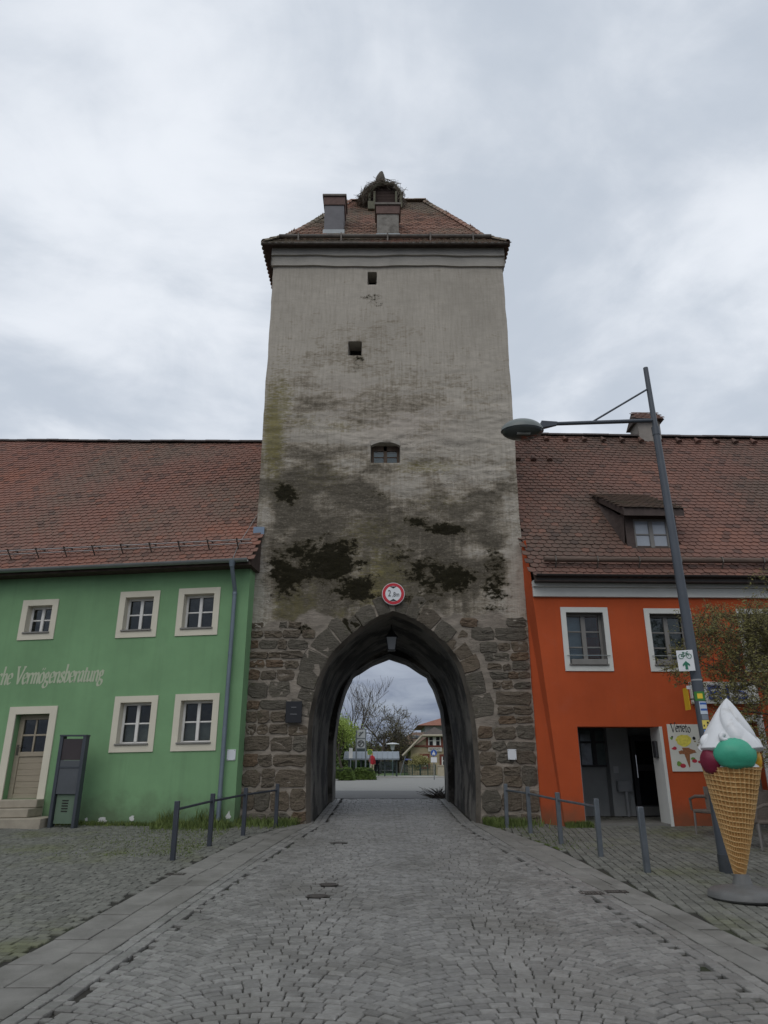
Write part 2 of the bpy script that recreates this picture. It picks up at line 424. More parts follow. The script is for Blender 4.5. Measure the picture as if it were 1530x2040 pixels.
# small square pavings beside the street
FL = Facade(-3.06, 15.6, -1, .1, -.1, -1, -.018)
FR = Facade(3.35, 15.5, 1, .03, .03, -1, 0.0)
def plaza(name, label, x0, x1, test, along_y, sx_, sy_, seed, rot, matl):
    r = random.Random(seed)
    o = part(name, M_dirt, None, lambda m: m.add([q for y in np.linspace(3.5, 17.6, 30) for q in ((x0(y), y, gz(y)-.018), (x1(y), y, gz(y)-.018))], [(2*i, 2*i+1, 2*i+3, 2*i+2) for i in range(29)]))
    prop(o, label, 'pavement', kind='structure')
    nn, ff = [], []
    ca, sa = math.cos(rot), math.sin(rot)
    n = 0
    b = -16.0
    while b < 20:
        hb = sy_*r.uniform(.92, 1.08); a = -16.0+r.random()*.1
        while a < 20:
            la = sx_*r.uniform(.78, 1.3)
            p, q = (a+la/2), b+hb/2+.02*math.sin(a*1.3+b)+.03*math.sin(a*.5+1)
            x, y = p*ca-q*sa, p*sa+q*ca
            a += la
            if 3.6 < y < 17.4 and x0(y)+.05 < x < x1(y)-.05 and test(x, y):
                M = smat(x, y, rot+r.uniform(-.08, .08), la*r.uniform(.88, .96), hb*r.uniform(.86, .95), r.uniform(-.004, .004), .09)
                (nn if y < 10.5 else ff).append(M)
        b += hb
    scatter(o, 'cobble', PR8 if along_y else PR4, nn, matl, 300, stuff='cobbles')
    scatter(o, 'cobble', PR4, ff, matl, 0, stuff='far_cobbles')
    return o
plaza('left_pavement', 'small weathered setts with green joints before the green house', lambda y: -9.6, lambda y: bx(BL_out, y),
      lambda x, y: (y < 15.9-(x+3.06)*.1) and x < -1.66, False, .125, .105, 5, math.radians(-6), M_cobL)
plaza('right_pavement', 'small grey setts in long courses before the orange house', lambda y: bx(BR_out, y), lambda y: 9.6,
      lambda x, y: y < 17.3, True, .15, .125, 6, math.radians(84), M_cobL)
# drain covers lying in the street
def cover(u, v, r, label, rect=False):
    p = on_ground(u, v); t = thing('drain_cover', label, 'drain cover', (p.x, p.y, gz(p.y)), 'iron covers set into the cobbles')
    z = gz(p.y)
    M_iron = mat('cast_iron', (.06, .052, .045), .6, .3, 20, .3, 100)
    if not rect:
        part('rim', M_iron, t, lambda m: m.lathe([(r*.86, 0), (r*.88, .004), (r, .004), (r, 0)], (p.x, p.y, z), 28))
        part('plate', M_iron, t, lambda m: m.lathe([(r*.85, -.02), (r*.85, -.004), (r*.05, -.004)], (p.x, p.y, z), 28))
        def bars(m):
            for i in range(-3, 4):
                q = math.sqrt(max(0, (r*.8)**2-(i*r*.22)**2)); m.box(p.x-q, p.x+q, p.y+i*r*.22-.012, p.y+i*r*.22+.012, z-.004, z+.004)
        part('rib', M_iron, t, bars)
    else:
        part('frame', M_iron, t, lambda m: (m.box(p.x-r, p.x+r, p.y-r*.6, p.y-r*.5, z-.02, z+.005), m.box(p.x-r, p.x+r, p.y+r*.5, p.y+r*.6, z-.02, z+.005), m.box(p.x-r, p.x-r*.9, p.y-r*.5, p.y+r*.5, z-.02, z+.005), m.box(p.x+r*.9, p.x+r, p.y-r*.5, p.y+r*.5, z-.02, z+.005)))
        for i in range(7):
            part('bar', M_iron, t, lambda m: m.box(p.x-r*.8+i*r*.25, p.x-r*.68+i*r*.25, p.y-r*.5, p.y+r*.5, z-.02, z+.003))
cover(655, 1762, .125, 'round iron cover, farther of the close pair in the cobbles')
cover(632, 1785, .125, 'round iron cover, nearer of the close pair in the cobbles')
cover(678, 1679, .13, 'round iron cover near the archway mouth')
cover(1178, 1779, .14, 'rectangular iron grating at the right edge of the cobbles', True)
cover(1228, 1776, .13, 'rectangular iron grating in the pale slab band on the right', True)
cover(350, 1741, .13, 'rectangular iron grating in the slab band beside the left railing', True)
# asphalt beyond the gate
far_road = part('far_road', M_asph2, None, lambda m: m.add([(-26, 27.2, .708), (26, 27.2, .708), (60, 90, .708), (-40, 90, .708)], [(0, 1, 2, 3)]))
prop(far_road, 'pale asphalt yard beyond the gate', 'road', kind='structure')
far_road2 = part('asphalt', M_asph, None, lambda m: m.add([(-3.0, 22.2, .69), (3.4, 22.2, .69), (4.2, 24, .704), (8, 28.3, .712), (-7, 28.3, .712), (-3.8, 24, .704)], [(0, 1, 2, 3, 4, 5)]))
prop(far_road2, 'darker asphalt strip just behind the gate', 'road', kind='structure')

# ================================================================== gate tower
TX0, TX1, TY0, TY1 = -3.06, 3.28, 16.0, 22.3
M_tplain = mat('tower_plaster_side', (.38, .35, .30), .9, .15, 2, .5, 30)
def tower_mat():
    m = bpy.data.materials.new('weathered_plaster'); m.use_nodes = True; nt = m.node_tree; b = nt.nodes['Principled BSDF']
    pos = nd(nt, 'ShaderNodeNewGeometry').outputs['Position']
    st = nd(nt, 'ShaderNodeMapping', {'Vector': pos, 'Scale': (1.0, 1.0, 3.2)}).outputs[0]
    vt = nd(nt, 'ShaderNodeMapping', {'Vector': pos, 'Scale': (6.0, 1.0, .5)}).outputs[0]
    def A(n): return nd(nt, 'ShaderNodeAttribute', attribute_name=n).outputs['Fac']
    nf = noise(nt, st, 7, 8, .68); nm = noise(nt, st, 2.2, 7, .62, .4); nv = noise(nt, vt, 3.0, 5, .6); sp = noise(nt, pos, 45, 4, .7); sp2 = noise(nt, nd(nt, 'ShaderNodeMapping', {'Vector': pos, 'Scale': (1, 1, 1.5)}).outputs[0], 17, 5, .75)
    c = mixc(nt, maprange(nt, nm, .3, .7), (.425, .385, .325), (.51, .462, .392))
    c = mixc(nt, mth(nt, 'MULTIPLY', maprange(nt, nv, .42, .72), .5), c, (.31, .275, .225))
    c = mixc(nt, maprange(nt, noise(nt, pos, .55, 5, .62), .42, .68, 0, .4), c, (.30, .27, .225))
    c = mixc(nt, A('pink'), c, (.46, .385, .335))
    # grey weathering: the attribute raises how much of the noise is covered
    def cover(a, n, lo, hi, w_):
        return maprange(nt, mth(nt, 'ADD', a, mth(nt, 'MULTIPLY', mth(nt, 'SUBTRACT', n, .5), w_)), lo, hi, 0, 1, True)
    amt = mth(nt, 'ADD', A('grey'), mth(nt, 'ADD', mth(nt, 'MULTIPLY', mth(nt, 'SUBTRACT', nm, .5), 1.35), mth(nt, 'ADD', mth(nt, 'MULTIPLY', mth(nt, 'SUBTRACT', nf, .5), 1.45), mth(nt, 'MULTIPLY', mth(nt, 'SUBTRACT', nv, .5), .7))))
    c = mixc(nt, maprange(nt, amt, .12, .62, 0, .9, True), c, (.285, .245, .188))
    c = mixc(nt, maprange(nt, amt, .40, 1.05, 0, .95, True), c, (.115, .096, .068))
    c = mixc(nt, mth(nt, 'MULTIPLY', mth(nt, 'MULTIPLY', A('grey'), maprange(nt, sp2, .53, .66)), .85), c, (.40, .355, .28))
    c = mixc(nt, mth(nt, 'MULTIPLY', cover(A('olive'), nf, .30, .95, 1.6), .8), c, mixc(nt, maprange(nt, nf, .3, .7), (.115, .10, .028), (.25, .215, .075)))
    c = mixc(nt, mth(nt, 'MULTIPLY', cover(A('grey'), sp, .55, .8, 1.2), .5), c, (.09, .08, .065))
    c = mixc(nt, cover(A('mortar'), nf, .35, .65, .9), c, mixc(nt, maprange(nt, nm, .35, .65), (.19, .165, .135), (.33, .285, .235)))
    nmo = noise(nt, nd(nt, 'ShaderNodeMapping', {'Vector': pos, 'Scale': (1, 1, 1.5)}).outputs[0], 6.5, 9, .72)
    c = mixc(nt, mth(nt, 'MULTIPLY', cover(A('moss'), nmo, .22, .62, 1.8), .65), c, (.07, .058, .032))
    c = mixc(nt, cover(A('moss'), nmo, .44, .66, 2.2), c, mixc(nt, maprange(nt, sp, .35, .65), (.007, .006, .003), (.024, .020, .008)))
    ck = noise(nt, st, 1.9, 9, .70, .9)
    crack = mth(nt, 'MULTIPLY', maprange(nt, mth(nt, 'ABSOLUTE', mth(nt, 'SUBTRACT', ck, .5)), .0, .014, 1, 0), maprange(nt, noise(nt, pos, 1.3, 3), .42, .62, 0, .85))
    c = mixc(nt, mth(nt, 'MULTIPLY', crack, A('rough')), c, (.045, .038, .028))
    nt.links.new(c, b.inputs['Base Color']); b.inputs['Roughness'].default_value = .95; b.inputs['Specular IOR Level'].default_value = .2
    hh = mth(nt, 'ADD', mth(nt, 'MULTIPLY', nf, .7), mth(nt, 'MULTIPLY', sp, .3))
    bp = nd(nt, 'ShaderNodeBump', {'Height': hh, 'Strength': mth(nt, 'ADD', .22, mth(nt, 'MULTIPLY', A('rough'), .6)), 'Distance': .04}); nt.links.new(bp.outputs[0], b.inputs['Normal'])
    return m
M_tower = tower_mat()
tower = thing('gate_tower', 'tall weathered stone gate tower with pointed archway and tiled hip roof', 'tower', ((TX0+TX1)/2, (TY0+TY1)/2, .4))
def wp(u, v, Y=TY0): p = at(u, v, Y); return (p.x, p.z)
archL = [(610, 1665), (610, 1560), (611, 1500), (616, 1430), (629, 1370), (653, 1312), (700, 1263), (745, 1232), (783, 1217)]
archR = [(783, 1217), (815, 1228), (855, 1252), (898, 1292), (925, 1340), (944, 1420), (953, 1500), (957, 1560), (957, 1665)]
nearL = resample(catmull([wp(*p) for p in archL]), 40); nearR = resample(catmull([wp(*p) for p in archR]), 40)
NEAR = np.concatenate([nearL, nearR[1:]])
farL = resample([wp(u, v, 21.6) for u, v in [(665, 1612), (665, 1560), (667, 1480), (675, 1420), (688, 1375), (700, 1352), (702, 1344), (711, 1341), (740, 1322), (776, 1308)]], 40)
farR = resample([wp(u, v, 21.6) for u, v in [(776, 1308), (812, 1320), (843, 1341), (852, 1344), (854, 1352), (866, 1372), (880, 1415), (887, 1480), (890, 1560), (890, 1612)]], 40)
FAR = np.concatenate([farL, farR[1:]])
def wrect(u0, v0, u1, v1): a = wp(u0, v1); b = wp(u1, v0); return a[0], b[0], a[1], b[1]
WIN = [wrect(732, 542, 751, 567), wrect(693, 680, 721, 708), wrect(738, 882, 797, 922)]
# --- front wall, a displaced sheet with openings
NX, NZ = 150, 420
gx = np.linspace(TX0, TX1, NX); gzz = np.linspace(.1, 15.15, NZ)
X, Z = np.meshgrid(gx, gzz)
edge = np.minimum(X-TX0, TX1-X)
low = np.clip((12.2-Z)/4.0, 0, 1)               # rougher lower down
U = np.zeros_like(X); V = np.zeros_like(X)
yy_ = TY0; dd = yy_*CP+(Z-EYE)*SP; uu_ = -yy_*SP+(Z-EYE)*CP
U = 765+FPX*X/dd; V = 1020-FPX*uu_/dd          # wall position in the measuring grid of the photograph
rid = 1-np.abs(2*fbm(X*1.1+.7*fbm(X*.9, Z*2, 3, 5), Z*5.2+1.2*fbm(X*1.3, Z*1.5, 3, 9), 4, 3)-1)
RIP = low*np.clip(1.25-np.abs(V-820)/230, .22, 1)
_h6 = 7*fbm(X*.85+.5*fbm(X*2, Z*2, 3, 7), Z*2.9, 4, 23); TER = np.floor(_h6)+(_h6-np.floor(_h6))**6-3.0
D = .05*(fbm(X*.45, Z*.45, 3, 11)-.5)+RIP*(.035*(rid**3-.4)+.03*(fbm(X*1.1, Z*4.2, 4, 21)-.5)+.016*TER)+low*(.025*(fbm(X*5, Z*6, 3, 31)-.5)+.03*(fbm(X*13, Z*15, 2, 33)-.5))+.008*(fbm(X*6, Z*6, 3, 41)-.5)
D *= np.clip(edge/.15, .25, 1)
XX = X.copy(); XX[:, 0] += .05*(fbm(Z[:, 0]*1.3, Z[:, 0]*0, 4, 51)-.5); XX[:, -1] += .06*(fbm(Z[:, 0]*1.1, Z[:, 0]*0+4, 4, 61)-.5)
def blob(us, rot=0):
    t = np.zeros_like(U)
    for (cu, cv, ru, rv, k) in us: t = np.maximum(t, k*np.clip(1.25-np.hypot((U-cu)/ru, (V-cv)/rv), 0, 1))
    return np.clip(t, 0, 1)
wob = 1.25*(fbm(X*1.9, Z*3.6, 5, 71)-.52)
moss = blob([(640, 1120, 105, 62, 1), (575, 1150, 52, 62, .95), (700, 1170, 80, 38, .85), (690, 1085, 55, 24, .8), (575, 985, 34, 24, 1), (890, 1056, 46, 17, .8), (855, 1150, 68, 42, .9), (915, 1145, 50, 44, .75), (990, 1140, 36, 44, .55),
             (790, 1100, 60, 22, .6), (608, 1252, 34, 22, .8), (690, 1250, 40, 26, .75), (830, 1205, 40, 30, .5), (760, 990, 90, 14, .35), (710, 725, 16, 26, .62), (740, 600, 22, 16, .34), (830, 1040, 40, 12, .6), (975, 1180, 40, 40, .45)])
grey = np.clip((V-600)/460, 0, 1)*.62+blob([(640, 1000, 170, 130, .85), (840, 1080, 200, 110, .75), (600, 1120, 130, 120, .9), (960, 960, 80, 70, .45), (620, 790, 110, 60, .5), (700, 700, 120, 90, .32), (760, 660, 120, 40, .25), (960, 1120, 90, 90, .75), (800, 800, 160, 60, .4)])*.75
grey -= blob([(1000, 1190, 60, 60, .9), (520, 1160, 32, 120, 1), (530, 1030, 22, 45, .9), (1025, 1150, 36, 120, .9), (955, 1105, 40, 26, .7), (640, 872, 80, 18, .6), (560, 1075, 30, 22, .6), (770, 880, 70, 40, .55), (805, 975, 55, 26, .8), (960, 870, 110, 60, .5), (950, 940, 90, 24, .5), (690, 935, 40, 30, .6), (1010, 1060, 30, 70, .4)])*.8
olive = blob([(545, 860, 34, 140, .95), (560, 800, 40, 80, .7), (600, 840, 60, 30, .5), (680, 850, 70, 22, .5), (770, 1160, 70, 110, .75), (590, 1220, 60, 70, .75), (850, 930, 120, 26, .6), (740, 1060, 110, 50, .55), (640, 950, 110, 60, .45), (780, 790, 70, 14, .35), (560, 720, 40, 60, .35), (700, 1230, 100, 30, .5), (880, 1000, 130, 40, .4)])
pink = blob([(800, 840, 120, 60, .5), (700, 800, 80, 50, .4)])*.6
mort = np.clip((V-1232-45*(fbm(X*1.2, Z*1.2, 3, 81)-.5)*2-38*np.exp(-((U-783)/150)**2)*-1)/26, 0, 1)
moss0 = moss.copy()
moss = np.clip(moss+wob*(moss > .02), 0, 1)
fl_ = fbm(X*1.5+.4*fbm(X*3, Z*3, 2, 3), Z*3.0, 5, 123); grey = np.clip(grey, 0, 1)-.32*np.clip((fl_-.5)/.16, 0, 1)*np.clip((1235-V)/60, 0, 1)
dz_ = gzz[1]-gzz[0]; run = np.zeros_like(moss)
for sh_, k_ in ((.15, 1.), (.35, .85), (.6, .65), (.85, .4)):     # rain has washed streaks down from the moss
    n_ = int(sh_/dz_); run[:-n_] = np.maximum(run[:-n_], k_*moss0[n_:])
stk = run*np.clip((fbm(X*8, Z*.35, 3, 131)-.45)/.12, 0, 1); grey = np.clip(grey+.5*stk, 0, 1); olive = np.clip(olive+.35*run*np.clip((fbm(X*6+9, Z*.4, 3, 137)-.5)/.15, 0, 1), 0, 1)
D = D*(1-.85*mort)
D += .05*np.clip(moss-.35, 0, 1)*fbm(X*9, Z*9, 3, 91)
YY = TY0-D
fc = lambda a: .25*(a[:-1, :-1]+a[1:, :-1]+a[:-1, 1:]+a[1:, 1:])
cx, cz = fc(X), fc(Z)
arch_poly = [tuple(p) for p in NEAR]
hole = in_poly(cx, cz, arch_poly)
for a, b, c, d in WIN: hole |= (cx > a) & (cx < b) & (cz > c) & (cz < d)
idx = np.arange(NX*NZ).reshape(NZ, NX)
# snap the border of the openings to their true outline
vh = np.zeros((NZ, NX), bool); vk = np.zeros((NZ, NX), bool)
for di in (0, 1):
    for dj in (0, 1):
        vh[di:NZ-1+di, dj:NX-1+dj] |= hole; vk[di:NZ-1+di, dj:NX-1+dj] |= ~hole
ZZ = Z.copy()
outl = [resample(NEAR, 700)]+[resample([(a, c), (b, c), (b, d), (a, d), (a, c)], 200) for a, b, c, d in WIN]
allp = np.concatenate(outl)
for j, i in zip(*np.where(vh & vk)):
    q = allp[np.argmin((allp[:, 0]-X[j, i])**2+(allp[:, 1]-Z[j, i])**2)]
    XX[j, i], ZZ[j, i] = q; YY[j, i] = TY0
keepf = np.where(~hole.ravel())[0]
fa = np.stack([idx[:-1, :-1].ravel(), idx[:-1, 1:].ravel(), idx[1:, 1:].ravel(), idx[1:, :-1].ravel()], 1)[keepf]
wl0 = WL[tower.name]; org = Vector((.11, 16, 7.5))
me = bpy.data.meshes.new('wall')
me.from_pydata((np.stack([XX.ravel(), YY.ravel(), ZZ.ravel()], 1)-np.array(org)).tolist(), [], fa.tolist()); me.materials.append(M_tower)
me.polygons.foreach_set('use_smooth', [True]*len(me.polygons))
for nm_, arr in (('moss', moss), ('grey', grey), ('olive', olive), ('pink', pink), ('mortar', mort), ('rough', low)):
    a_ = me.attributes.new(nm_, 'FLOAT', 'POINT'); a_.data.foreach_set('value', np.clip(arr, 0, 1).ravel().astype(np.float32))
front = bpy.data.objects.new('wall', me); link(front, tower, org)
front['label'] = 'weathered plaster front with dark moss patches over bare masonry'
def sides(m):
    for x, s in ((TX0+.03, 1), (TX1-.03, -1)):
        m.quad((x, TY0+.02, .1), (x, TY1, .1), (x, TY1, 15.15), (x, TY0+.02, 15.15))
    a = FAR[0][0]; b = FAR[-1][0]
    m.quad((TX0, TY1, .1), (a-.02, TY1, .1), (a-.02, TY1, 15.1), (TX0, TY1, 15.1)); m.quad((b+.02, TY1, .1), (TX1, TY1, .1), (TX1, TY1, 15.1), (b+.02, TY1, 15.1))
    m.quad((a-.02, TY1, 4.9), (b+.02, TY1, 4.9), (b+.02, TY1, 15.1), (a-.02, TY1, 15.1))
part('side_wall', M_tplain, tower, sides)
# --- archway: chamfered edge, vault and the narrower far frame
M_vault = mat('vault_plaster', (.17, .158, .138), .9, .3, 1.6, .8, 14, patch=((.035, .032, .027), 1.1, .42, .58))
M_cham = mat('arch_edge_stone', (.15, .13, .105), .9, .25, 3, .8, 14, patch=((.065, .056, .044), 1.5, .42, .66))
def inset(poly, d):
    p = np.array(poly); t = np.gradient(p, axis=0); n = np.stack([t[:, 1], -t[:, 0]], 1); n /= np.maximum(1e-6, np.linalg.norm(n, axis=1))[:, None]
    return p+n*d
INN = inset(NEAR, .08); INN[:, 1] = np.minimum(INN[:, 1], wp(783, 1217)[1]-.06)
def strip(m, A, ya, B, yb, k=1):
    rows = []
    for q in range(k+1):
        t = q/k; P = A*(1-t)+B*t; y = ya+(yb-ya)*t
        rows.append(np.c_[P[:, 0], np.full(len(P), y), P[:, 1]])
    if k > 3:
        for q in range(1, k):
            P = rows[q]; nn_ = .05*(fbm(P[:, 2]*.8+20, P[:, 1]*.5, 3, 5)-.5); rows[q][:, 0] += np.where(P[:, 0] < .18, 1, -1)*nn_; rows[q][:, 2] -= np.abs(nn_)*.3*(P[:, 2] > 3)
    v = np.concatenate(rows); n = len(A)
    m.add([tuple(p) for p in v], [(q*n+i, q*n+i+1, (q+1)*n+i+1, (q+1)*n+i) for q in range(k) for i in range(n-1)])
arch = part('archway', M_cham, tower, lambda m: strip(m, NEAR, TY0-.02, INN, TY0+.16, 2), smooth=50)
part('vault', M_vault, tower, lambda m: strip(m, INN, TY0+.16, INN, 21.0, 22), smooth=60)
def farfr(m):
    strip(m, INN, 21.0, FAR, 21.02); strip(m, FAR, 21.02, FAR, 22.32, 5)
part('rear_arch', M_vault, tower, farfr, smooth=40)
# --- masonry: courses of sandstone blocks on the two piers, voussoirs round the arch
def stone_mat(name, c1, c2, dark):
    m = bpy.data.materials.new(name); m.use_nodes = True; nt = m.node_tree; b = nt.nodes['Principled BSDF']
    pos = nd(nt, 'ShaderNodeNewGeometry').outputs['Position']; rn = nd(nt, 'ShaderNodeObjectInfo').outputs['Random']
    pm = nd(nt, 'ShaderNodeVectorMath', {0: pos, 1: nd(nt, 'ShaderNodeCombineXYZ', {0: mth(nt, 'MULTIPLY', rn, 40), 1: 0., 2: mth(nt, 'MULTIPLY', rn, 17)}).outputs[0]}, operation='ADD').outputs[0]
    ly = nd(nt, 'ShaderNodeMapping', {'Vector': pm, 'Rotation': (0, .3, 0), 'Scale': (1, 1, 4.5)}).outputs[0]
    n = noise(nt, pm, 5, 7, .65); f = noise(nt, pm, 26, 5, .7); l = noise(nt, ly, 5, 6, .65, .5)
    c = mixc(nt, rn, c1, c2)
    c = mixc(nt, maprange(nt, l, .3, .7), mixc(nt, .55, c, dark), c)
    c = mixc(nt, maprange(nt, f, .56, .72, 0, .75), c, tuple(x*.35 for x in dark))
    c = mixc(nt, maprange(nt, n, .56, .7, 0, .7), c, (.10, .095, .062))
    nt.links.new(c, b.inputs['Base Color']); b.inputs['Roughness'].default_value = .92; b.inputs['Specular IOR Level'].default_value = .2
    h = mth(nt, 'ADD', mth(nt, 'MULTIPLY', l, .6), mth(nt, 'MULTIPLY', f, .4))
    nt.links.new(nd(nt, 'ShaderNodeBump', {'Height': h, 'Strength': 1.0, 'Distance': .09}).outputs[0], b.inputs['Normal'])
    return m
M_st = [stone_mat('sandstone_brown', (.20, .158, .115), (.16, .135, .105), (.085, .07, .052)),
        stone_mat('sandstone_rust', (.215, .15, .098), (.18, .132, .092), (.085, .06, .042)),
        stone_mat('sandstone_grey', (.18, .16, .128), (.145, .13, .105), (.08, .07, .055))]
rs = random.Random(12)
def block(poly, name, par, proud, mt):
    """poly: outline in (x, z); a rough pillow of stone standing proud of the mortar"""
    n = len(poly); cxm = sum(p[0] for p in poly)/n; czm = sum(p[1] for p in poly)/n
    y0 = TY0+.06; y1 = TY0-proud*.45; y2 = TY0-proud
    v = [(x, y0, z) for x, z in poly]+[(x, y1, z) for x, z in poly]
    v += [(cxm+(x-cxm)*.94, y2+rs.uniform(-.012, .014), czm+(z-czm)*.92) for x, z in poly]
    v += [(cxm+(x-cxm)*.45, y2+rs.uniform(-.022, .022), czm+(z-czm)*.45) for x, z in poly]+[(cxm, y2+rs.uniform(-.02, .02), czm)]
    f = []
    for k in range(3): f += [(k*n+i, k*n+(i+1) % n, (k+1)*n+(i+1) % n, (k+1)*n+i) for i in range(n)]
    f += [(3*n+i, 3*n+(i+1) % n, 4*n) for i in range(n)]
    m = MB(); m.add(v, f); return m.build(name, mt, par, smooth=24)
def rough_rect(x0, x1, z0, z1, j=.03):
    ch = min(.09, .25*min(x1-x0, z1-z0)); r = lambda: rs.uniform(-j, j)
    a = rs.uniform(.3, 1.2)*ch; b = rs.uniform(.3, 1.2)*ch; c = rs.uniform(.3, 1.2)*ch; d = rs.uniform(.3, 1.2)*ch
    P = [(x0+a, z0), ((x0+x1)/2, z0), (x1-b, z0), (x1, z0+b), (x1, (z0+z1)/2), (x1, z1-c), (x1-c, z1), ((x0+x1)/2, z1), (x0+d, z1), (x0, z1-d), (x0, (z0+z1)/2), (x0, z0+a)]
    return [(x+r()*.6, z+r()*.6) for x, z in P]
# voussoirs: walk up both flanks
OUT = inset(NEAR, -.50)
def vouss(flank, sgn):
    P = resample(flank, 200)
    lens = np.r_[0, np.cumsum(np.hypot(*np.diff(P, axis=0).T))]
    T = np.gradient(P, axis=0); N = np.stack([-T[:, 1], T[:, 0]], 1)*sgn; N /= np.linalg.norm(N, axis=1)[:, None]
    s = 0.0; out = []
    start = next(i for i in range(200) if P[i, 1] > 2.55); s = lens[start]
    while s < lens[-1]-.06:
        L = rs.uniform(.22, .48)
        if lens[-1]-s-L < .3: L = lens[-1]-s-.02
        wd = rs.uniform(.30, .56)
        def pt(ss, o): i = min(199, int(np.searchsorted(lens, ss))); return P[i]+N[i]*o
        g = .014
        q = [pt(s+g, .0), pt(s+L*.5, .0), pt(s+L-g, .0), pt(s+L-g, wd*.5), pt(s+L-g, wd*.95), pt(s+L*.5, wd), pt(s+g, wd*.95), pt(s+g, wd*.5)]
        block([(a+rs.uniform(-.026, .026), b+rs.uniform(-.026, .026)) for a, b in q], 'voussoir', arch, rs.uniform(.006, .026), M_st[2] if rs.random() < .7 else M_st[0])
        s += L
vouss(nearL, 1); vouss(nearR[::-1], -1)
def pier(xe, inner, ztop):
    """xe outer x; inner(z) nearest x allowed towards the arch"""
    z = .25
    while z < ztop:
        h = rs.uniform(.19, .38) if z > 1.2 else rs.uniform(.30, .5)
        if z+h > ztop+.12: h = max(.22, ztop-z+.1)
        zi = inner(z+.02, z+h-.02); a, b = (xe, zi) if xe < zi else (zi, xe)
        x = a
        while x < b-.12:
            wd = rs.uniform(.28, .62) if h > .3 else rs.uniform(.2, .46)
            if b-(x+wd) < .24: wd = b-x
            g = rs.uniform(.006, .018)
            zz0, zz1 = z+g, z+h-g
            if x < b and wd > .1 and not (z+h > ztop-.15 and rs.random() < .4):
                k = rs.random()
                if h > .38 and wd < .42 and rs.random() < .35:   # two small stones on top of each other
                    c = rs.uniform(.4, .6); prs = [(zz0, zz0+(zz1-zz0)*c-g*.7), (zz0+(zz1-zz0)*c+g*.7, zz1)]
                else: prs = [(zz0+rs.uniform(-.01, .03), zz1-rs.uniform(-.01, .04))]
                for q0, q1 in prs:
                    left = xe < 0
                    mt = M_st[0] if k < .5 else (M_st[1] if k < (.78 if left else .58) else M_st[2])
                    block(rough_rect(max(x, a+.01)+g, min(x+wd, b)-g, q0, q1), 'stone', front, rs.uniform(.012, .034), mt)
            x += wd
        z += h
def innerL(z0, z1):
    e = [np.interp(z, nearL[:, 1], nearL[:, 0]) for z in (z0, z1)]
    if z1 < 2.58: return min(e)-.0
    o = OUT[:40]; return min(np.interp(z, o[:, 1], o[:, 0]) for z in (max(z0, 2.6), z1))-.0
def innerR(z0, z1):
    fl = nearR[::-1]; e = [np.interp(z, fl[:, 1], fl[:, 0]) for z in (z0, z1)]
    if z1 < 2.58: return max(e)+.0
    o = OUT[39:][::-1]; return max(np.interp(z, o[:, 1], o[:, 0]) for z in (max(z0, 2.6), z1))+.0
pier(TX0+.01, innerL, 4.55); pier(TX1-.01, innerR, 4.75)
# --- windows of the tower
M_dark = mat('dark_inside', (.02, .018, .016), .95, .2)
M_woodold = mat('old_brown_wood', (.10, .07, .05), .8, .3, 12, .3, 60, stretch=(1, 1, .2))
M_reveal = mat('plaster_reveal', (.38, .35, .30), .9, .15, 3, .3, 30)
def recess(a, b, c, d, depth, sp):
    m = MB(); y0 = TY0-.005; y1 = TY0+depth
    q = [(a, c), (b, c), (b, d), (a, d)]; r = [(a+sp, c+sp*1.2), (b-sp, c+sp*1.2), (b-sp, d-sp*.3), (a+sp, d-sp*.3)]
    m.add([(x, y0, z) for x, z in q]+[(x, y1, z) for x, z in r], [(i, (i+1) % 4, 4+(i+1) % 4, 4+i) for i in range(4)])
    return m
for i, (a, b, c, d) in enumerate(WIN[:2]):
    wv = recess(a, b, c, d, .45, .04).build('window', M_reveal, tower)
    part('dark_back', M_dark, wv, lambda m: m.box(a+.03, b-.03, TY0+.46, TY0+.5, c, d))  # near-black sheet closing the recess, its shade put into the colour
    part('bar', M_woodold, wv, lambda m: m.box(a+.05, b-.05, TY0+.34, TY0+.37, (c+d)/2-.02, (c+d)/2+.01))
a, b, c, d = WIN[2]
wv = recess(a, b, c, d, .35, .02).build('window', M_reveal, tower)
def seg_head(m):   # lintel with a segmental underside
    n = 12; v = []; 
    for i in range(n+1):
        x = a+(b-a)*i/n; t = (2*i/n-1); z = d-.11*t*t+.02; v += [(x, TY0-.02, z), (x, TY0-.02, d+.05), (x, TY0+.12, z)]
    m.add(v, [(3*i, 3*i+3, 3*i+4, 3*i+1) for i in range(n)]+[(3*i, 3*i+2, 3*i+5, 3*i+3) for i in range(n)])
part('lintel', M_tplain, wv, seg_head)
def casement(m):
    y0, y1 = TY0+.2, TY0+.26
    for x0, x1, z0, z1 in ((a+.02, a+.08, c, d), (b-.08, b-.02, c, d), ((a+b)/2-.045, (a+b)/2+.045, c, d), (a+.08, b-.08, c+.01, c+.07), (a+.08, b-.08, d-.14, d)):
        m.box(x0, x1, y0, y1, z0, z1)
    m.box(a+.08, b-.08, y0+.01, y1-.01, c+(d-c)*.42, c+(d-c)*.46)
part('frame', M_woodold, wv, casement, bevel=.004, seg=1)
for x0, x1 in ((a+.08, (a+b)/2-.045), ((a+b)/2+.045, b-.08)):
    for z0, z1 in ((c+.07, c+(d-c)*.42), (c+(d-c)*.46, d-.14)):
        part('pane', glass(), wv, lambda m: m.box(x0, x1, TY0+.225, TY0+.23, z0, z1))
part('curtain_or_reflection', mat('sky_reflection_pale', (.5, .52, .55), .9, .1, 9), wv, lambda m: m.box(a+.05, b-.05, TY0+.3, TY0+.31, c, c+(d-c)*.72))  # sky reflection of the lower panes, put in as a pale sheet
